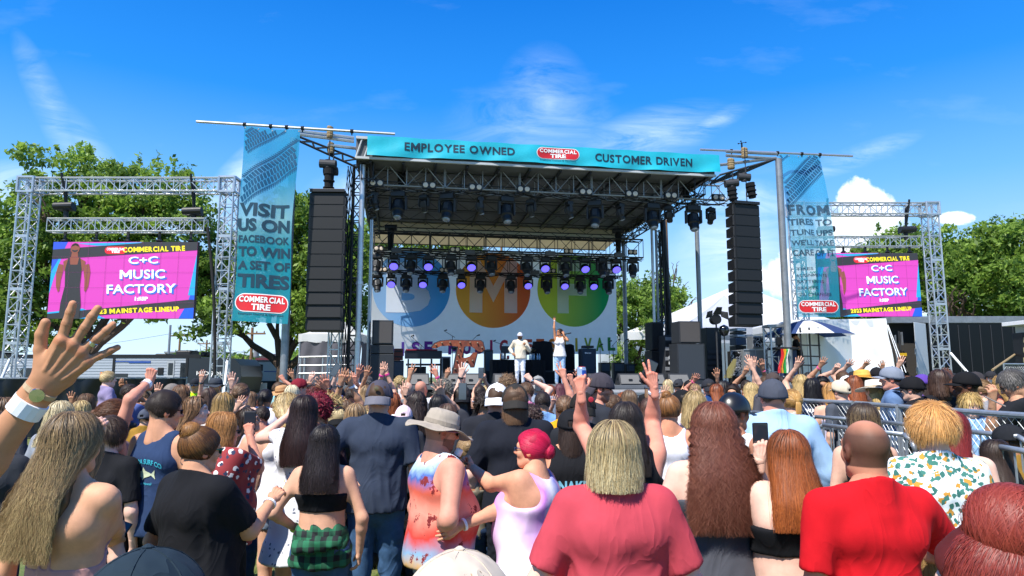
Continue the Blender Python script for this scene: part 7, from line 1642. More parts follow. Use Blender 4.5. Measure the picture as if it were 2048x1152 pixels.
p=person(1858,806,Y=3.35,f=-6,hair_=shorth(('#b87838','#d9a05a','#e0b070'),.055,n=2200,t=.018),top=('tee',f_palm),bot=DKJ,fem=0,skin='p',label='ginger-haired person in a white shirt printed with green palm leaves',det=0)
p=person(1903,824,Y=3.75,f=-32,hd=(-10,0),hair_=longh(('#5a1618','#7d2426','#8c2f2c'),.28,.006,n=1800),top=('strap','#1b1b1f'),bot=DKJ,skin='p',label='woman with long wine-red hair and black strap top beside the palm-leaf shirt')
p=person(1722,808,Y=4.0,f=0,hair_=longh(('#2e241e','#3a2c24','#b99a6a'),.5,.005,wd=1.2,n=1500),top=('strap','#2b2b30'),skin='f',label='woman with dark and blonde streaked hair hidden behind the shaved head')
p=person(1852,1012,Y=2.95,f=-10,hair_=longh(('#5a4630','#9a7a4c'),.22,.010),top=('tee','#aab2bd'),kid=True,label='small child with curly light brown hair beside the red t-shirt',skin='p')
p=person(884,816,Y=4.0,f=-62,hd=(-8,-10),hair_=Hh('buzz','#4a3a30',bald=.2,k=.4),hatspec=('boonie','#a3988a',0,-6,'#978c7e',.095),top=('tank',f_sun),bot=('shorts','#8a8f98'),fem=0,fat=1.30,skin='#cf8f78',gl='#141416',beard='#3a2a22',arms=[('R',880,1055,-.12,'relax')],hsz=1.,label='heavy man in a beige brimmed sun hat and sunset-print tank top',det=0)
p=person(1062,857,Y=3.75,f=62,hd=(10,2),hair_=Hh('bun','#c4123f','#d61f4e','#8f0f30',tie=(0,-.115,-.005),br=.042,n=2200),top=('tank',f_tie),bot=('shorts','#3b4a66'),fem=1,fat=1.32,skin='#d6997a',gl='#26365a',arms=[('L',945,935,.25,'grip',(-.3,-.2,-.9),(-.8,.3,.3)),('R',915,1055,-.15,'relax',(.6,-.4,-.5))],bands=[('R','band','#eef0f2',.03,.014)],label='pink-haired woman in a pastel swirl tank top facing the sun-hat man',det=0)
hc=at(905,926,4.0);r=empty('spray_bottle',hc,0,'small black can held between the sun-hat man and the pink-haired woman','bottle');mb=MB();mb.lathe([(.02,-.07),(.028,-.065),(.028,.04),(.02,.05)],14);mb.build('body',mat('can_black','#23222a',.3),r,smooth=True);mb=MB();mb.lathe([(.02,.05),(.022,.055),(.022,.085),(.016,.09)],14);mb.build('nozzle_cap',M_white,r);r.rotation_euler=(0,.5,0)
p=person(935,872,Y=4.9,f=10,hair_=Hh('bun',*LB,tie=(0,-.1,.05)),top=('strap','#8b8270'),skin='#c68f68',label='tanned person in a strap top just behind the sun-hat man')
p=person(759,757,Y=4.95,f=2,hair_=shorth(BR,.012),hatspec=('cap','#4a4752',180,0,'#6b6a72'),top=('tee','#333c4d'),bot=('jeans','#3d5c80'),fem=0,fat=1.12,skin='#cf9a80',arms=[('L',700,965,-.15,'relax',(-.9,-.4,-.3))],label='tall man in a backwards grey cap and dark blue-grey t-shirt',det=0)
mb=MB();mb.M=p.hm;mb.lathe([(.016,-.002),(.016,.002),(.006,.004)],10,(0,-.127,.07),Matrix.Rotation(math.pi/2,4,'X'));mb.build('cap_badge',mat('bronze_badge','#8c7a5a',.3,.7),p.root)
p=person(1030,765,Y=4.55,f=3,hair_=Hh('bob',*BR,l=.15,w=.004,n=1500),hatspec=('cap','#2f2d2a',180,0),top=('tee','#1d2029'),bot=DKJ,fem=0,fat=1.2,skin='p',label='man with dark olive backwards cap and long brown hair, black t-shirt',det=0)
p=person(994,764,Y=5.5,f=-5,hair_=shorth(BR,.015),hatspec=('trucker','#e4e5ea',180,0),top=('tee','#23252c'),fem=0,fat=1.15,skin='r',label='man in a backwards white cap and black t-shirt behind the olive cap')
p=person(1197,743,Y=5.7,f=-78,hd=(-6,0),hair_=shorth(BR,.012),hatspec=('cap','#3f3b42',180,0),top=('tee','#2c2f36'),fem=0,skin='r',gl='#101012',beard='#6b4630',label='bearded man in profile with backwards dark cap and sunglasses',det=0)
p=person(1543,755,Y=4.9,f=-3,hair_=shorth(BR,.012),hatspec=('cap','#474b56',0,0,'closed'),top=('long','#9fc0e0'),bot=BLJ,fem=0,fat=1.35,skin='r',label='broad man in a slate cap and light blue collared shirt',det=0)
p=person(1467,782,Y=4.35,f=-50,hd=(-10,-4),hair_=shorth(DK,.01),hatspec=('leather','#1a1b1e',0,-4,'closed'),top=('tank','#e0e0e2'),fem=0,skin='#9c6a52',label='man in a shiny black leather cap and white top',det=0)
p=person(334,781,Y=4.4,f=-18,hd=(-32,-6),hair_=shorth(DK,.012,n=1600),top=('tank','#2b3d5e'),bot=DKJ,fem=0,fat=1.05,skin='#c99273',gl='#0f1012',label='man in a navy tank top with tattooed right arm and sunglasses',det=0)
lt=mat('print_cyan','#35a9c0',.7);on_back(p,[('KOLOA SURF CO',0,.02,.25,.032,.03,.03)],lt,p.shz-.15,0)
fish=[(-.07,0),(-.05,.014),(-.02,.022),(-.01,.045),(.005,.022),(.035,.012),(.05,.005),(.075,.03),(.07,0),(.078,-.028),(.05,-.004),(.03,-.012),(.0,-.02),(-.012,-.036),(-.02,-.019),(-.05,-.013)]
on_back(p,[((np.array([(a,b,0)for a,b in fish]),[(0,1,15),(1,2,14,15),(2,3,4),(2,4,12,14),(12,13,14),(4,5,11,12),(5,6,10,11),(6,7,8),(6,8,10),(8,9,10)]),0,-.03,0,0)],mat('print_cream','#c9d2b0',.7),p.shz-.15,0,'fish_print')
on_back(p,[('Kauai Hawaii',0,-.085,.12,.016,.01)],lt,p.shz-.15,0)
Sh,El,Wr,*_=p.AR['R'];m_t=mat('tattoo_ink','#2c3238',.7);mb=MB()
for k,(t,a0,rr_)in enumerate(((.1,0,.030),(.35,1.2,.026),(.62,.3,.024),(.85,1.5,.02))):
 c=Sh.lerp(El,t);pts=[]
 for i in range(14):a=a0+i*.42;rd=rr_*(1-i/16);x,z=rd*math.cos(a),rd*math.sin(a)*1.2;rad=.052*p.s;yy=-math.sqrt(max(.0002,rad*rad-x*x));pts.append(c+Vector((x+.008,yy,z)))
 mb.path(pts,.0042,5,.002)
mb.build('tattoo',m_t,p.root)
p=person(225,832,Y=4.3,f=-12,hair_=shorth(('#2c2019','#4a382b'),.045),top=('tee','#1a1b1f'),bot=DKJ,kid=False,fem=0,skin='p',label='boy with thick dark brown hair and black t-shirt at left',fat=.92)
p=person(406,852,Y=3.25,f=-30,hd=(-14,-6),hair_=Hh('bun','#2e211a','#6d4522','#a6743a',tie=(0,-.075,.095),br=.052,n=2200),top=('tee','#17181c'),bot=('jeans','#1a1c20'),fem=1,fat=1.28,skin='#cf9877',gl='#3a7a4c',arms=[('R',545,1000,.25,'relax',(.3,-.4,-.8))],bands=[('R','band','#eef0f2',.03,.012)],label='woman with gold-brown messy bun, green glasses and black t-shirt',det=0)
p=person(452,826,Y=4.05,f=-35,hd=(-18,-4),hair_=Hh('bob','#8a5c34','#b9824a',l=.13,w=.006,n=1600),top=('tee',f_floral),bot=BKP,fem=1,fat=1.2,skin='r',gl='#1b1b20',arms=[('R',500,872,.22,'grip',(.6,-.3,-.8),(0,1,0))],label='ginger-haired woman with claw clip and red flower-print top')
held(p,'R','phone','dark phone held by the woman in the red flower-print top',rot=(0,0,10))
mb=MB();mb.M=p.hm
for k in range(5):mb.tube((-.015+.0,-.125,.075-k*.016),(.02,-.130,.07-k*.016),.006,.003,6)
mb.tube((0,-.13,.08),(0,-.125,.0),.007,.005,6);mb.build('hair_clip',M_blk,p.root)
p=person(500,816,Y=5.6,f=-60,hd=(-14,12),hair_=longh(('#1d1512','#3a2a22'),.42,.004),top=('strap','#c8c8d4'),skin='#cf9a80',gl='#3a3330',label='dark-haired girl in glasses looking up to the right')
p=person(610,792,Y=4.45,f=3,hair_=longh(('#1e1412','#2c1c19','#3b2422'),.36,.006,n=2200,wd=1.15),top=('dress',f_whitefl),bot=('none','#fff'),fem=1,fat=1.12,skin='#e0b09c',arms=[('L',578,830,.25,'relax',(-.6,-.3,-.6))],label='woman with waist-long dark hair and golden beads in a white flowery dress',det=0)
mb=MB()
for k in range(12):mb.lathe([(.0,-.005),(.005,0),(.0,.005)],6,tuple(p.hm@Vector((-.085+.01*math.sin(k),-.075-.004*k,.02-.045*k))))
mb.build('hair_beads',mat('gold','#c9a03c',.3,.9),p.root)
p=person(572,788,Y=4.9,f=25,hd=(25,-18),hair_=longh(('#6e5836','#b79c68','#cdb684'),.26,.014,n=1500),top=('tank','#e2e4ea'),bot=('shorts','#9fb4cc'),fem=1,skin='#dba98c',label='blonde wavy-haired girl in white tank top and denim shorts looking down')
p=person(651,851,Y=3.95,f=4,hair_=longh(('#15100f','#221a18','#33282a'),.30,.010,n=2200,wd=1.15),top=('crop','#16171b'),bot=BLJ,fem=1,fat=1.12,skin='#d3a184',arms=[('L',593,1058,.05,'relax')],bands=[('L','band','#b8e02c',.02,.012)],label='woman with long black hair, black crop top and green plaid shirt at waist',det=0)
V,Fq=sdf([cap((0,0,p.hipz+.05),(0,-.02,p.hipz-.06),.168*p.s,.185*p.s,(1.12,.86,1),.03,clip=[((0,0,1),p.wz+.02),((0,0,-1),-(p.hipz-.09))]),cap((-.10,-.17,p.hipz+.04),(.12,-.17,p.hipz+.07),.035,k=.03)],.012)
V=V+vnormals(V,Fq)*(np.abs(wav(V*np.array((1,1,2.2)),3,24,4))*.012)[:,None];npmesh('tied_shirt',V,Fq,f_plaid,p.root,smooth=True)
p=person(640,790,Y=5.3,f=-20,hair_=Hh('curlyshort','#4a0f1c','#8c1c30',l=.035,n=1500,t=.03),top=('tee','#3a2a34'),skin='#c68f6b',label='person with bright crimson corkscrew curls near the raised hands')
p=person(712,808,Y=5.1,f=0,hair_=longh(LB,.35,.003),top=('tee','#5a5f68'),label='person with straight mid-brown hair left of the tall man in grey cap')
p=person(676,810,Y=5.4,f=15,hair_=longh(('#a8905e','#d8c494'),.36,.006),hatspec=('cap','#17181a',180,0),top=('tee','#30323a'),label='blonde person in a backwards black cap left of the tall man')
p=person(395,793,Y=5.2,f=-62,hd=(-20,4),hair_=longh(('#4a3526','#8a6746'),.27,.008,n=1500),top=('strap','#ddd8d4'),skin='p',label='girl in profile with long brown wavy hair and hoop earring')
p=person(450,786,Y=5.6,f=0,hair_=longh(('#5f4a30','#a5854f'),.26,.004),top=('tee','#c9c4c0'),arms=[],label='girl with long straight golden brown hair seen from behind')
p=person(1388,783,Y=5.1,f=0,hair_=longh(('#6b5738','#a98f5f','#c7ad7a'),.17,.010,n=1500,wd=1.15),top=('tee',f_pat),label='woman with dirty-blonde wavy hair and dark patterned top')
p=person(1337,789,Y=5.0,f=-8,hair_=Hh('bun','#5a3a20','#8a5c30',tie=(-.02,-.05,.125),br=.036),top=('tank','#e9e9f2'),fem=1,skin='#d09070',label='woman with copper top bun and bright white tank top')
p=person(1250,806,Y=3.75,f=0,hair_=longh(('#1b1614','#332a26'),.28,.012,n=1500),top=('tank','#15161a'),fat=1.25,skin='#d98f78',arms=[('L',1162,785,.12,'grip',(-.1,1,-.5),(.4,1,0),(-.1,0,1)),('R',1308,775,.12,'peace',(.1,1,-.5),(-.4,1,0),(-.15,0,1))],bands=[('R','band','#dfe3ee',.03,.014)],label='person with messy black hair raising a can in one hand and a phone in other',det=0,fem=0)
held(p,'L','can','blue and silver energy drink can held high against the stage');held(p,'R','phone','phone held high beside a raised finger right of centre',rot=(0,25,15))
p=person(1140,815,Y=4.3,f=2,hair_=longh(DK,.2,.004),hatspec=('cap','#1b1c20',0,0),top=('tank','#1a1b1f'),fat=1.2,fem=0,skin='#cf9272',label='man in a black tank with blue back print left of the raised can')
on_back(p,[('SNAKES',0,.02,.27,.075,.04),('HARLEY',0,-.06,.24,.03,.02)],mat('print_blue','#7cc0dc',.7),p.shz-.2,0);on_back(p,[('ROCK N ROLL',0,-.11,.22,.03,.02)],mat('print_gold','#b88a4a',.7),p.shz-.2,0)
p=person(1165,780,Y=4.9,f=-6,hair_=shorth(DK,.01),hatspec=('cap','#23221f',180,0),top=('tee','#22252b'),fem=0,label='man in a black cap with red badge behind the tattooed arm')
mb=MB();mb.M=p.hm;mb.lathe([(.02,-.002),(.02,.002),(.01,.004)],12,(.06,-.105,.075),Matrix.Rotation(math.pi/2,4,'X'));mb.build('cap_badge',mat('badge_red','#a32030',.5),p.root)
p=person(1130,790,Y=6.0,f=-4,hair_=Hh('pony',*BR,l=.3),top=('tee','#d99a1c'),label='person with dark brown ponytail in a mustard yellow t-shirt')
p=person(235,797,Y=4.6,f=-55,hd=(-10,0),hair_=Hh('pony','#3d251a','#6a4228',l=.28,w=.02),top=('tank','#b58a7c'),skin='r',gl='#2a2a30',fat=1.15,arms=[('R',300,762,.1,'fist',(.5,-.5,-.7),(-.3,1,0),(.1,0,1))],bands=[('R','band','#f0f0f4',.045,.03)],label='auburn-haired woman in glasses raising a fist with white wristband')
p=person(125,803,Y=4.9,f=0,hair_=Hh('curly','#9a8866','#cbbb94',l=.24,w=.014),top=('tee','#8a8f9a'),label='person with pale blonde wavy hair beside the big raised hand')
p=person(15,796,Y=5.3,f=-10,hair_=longh(('#33241b','#6b5138'),.3,.006),top=('tee','#40424a'),label='brown-haired person at the left edge behind the big arm');p=person(4,828,Y=4.2,f=0,hair_=Hh('curlyshort','#2a2526','#4a4245',l=.02),top=('tee','#2f3238'),label='grey-black curly head cut by the left picture edge')
person(212,793,Y=8.6,fem=0,hair_=shorth(BR),top=('tee','#3a4656'),label='adult carrying the child with the orange flower')
p=person(219,741,Y=8.7,f=-40,hair_=Hh('bun','#a98f60','#cdb587',tie=(0,-.08,.06),br=.02),kid=True,top=('tee','#8a7fa0'),base=1.02,sit=True,feet=True,label='small blonde child with orange hair flower riding above the crowd',skin='p',fem=1)
mb=MB();mb.M=p.hm
for k in range(8):a=k*math.pi/4;mb.lathe([(.0,-.004),(.022,0),(.0,.006)],8,(-.03+.02*math.cos(a),-.10,.085+.02*math.sin(a)))
mb.build('flower',mat('orange_petal','#f0940e',.7),p.root)
p=person(1623,757,Y=8.0,f=-8,hair_=Hh('curly',*BK,l=.22,w=.012),top=('tee','#22304e'),skin='m',label='black-haired woman in a navy number nine baseball jersey',det=1)
on_back(p,[('9',0,-.06,.13,.20,.05)],mat('print_jersey_red','#c02c3c',.7),p.shz-.15,0);on_back(p,[('WALKER',0,.085,.26,.05,.03)],M_whitep,p.shz-.15,0)
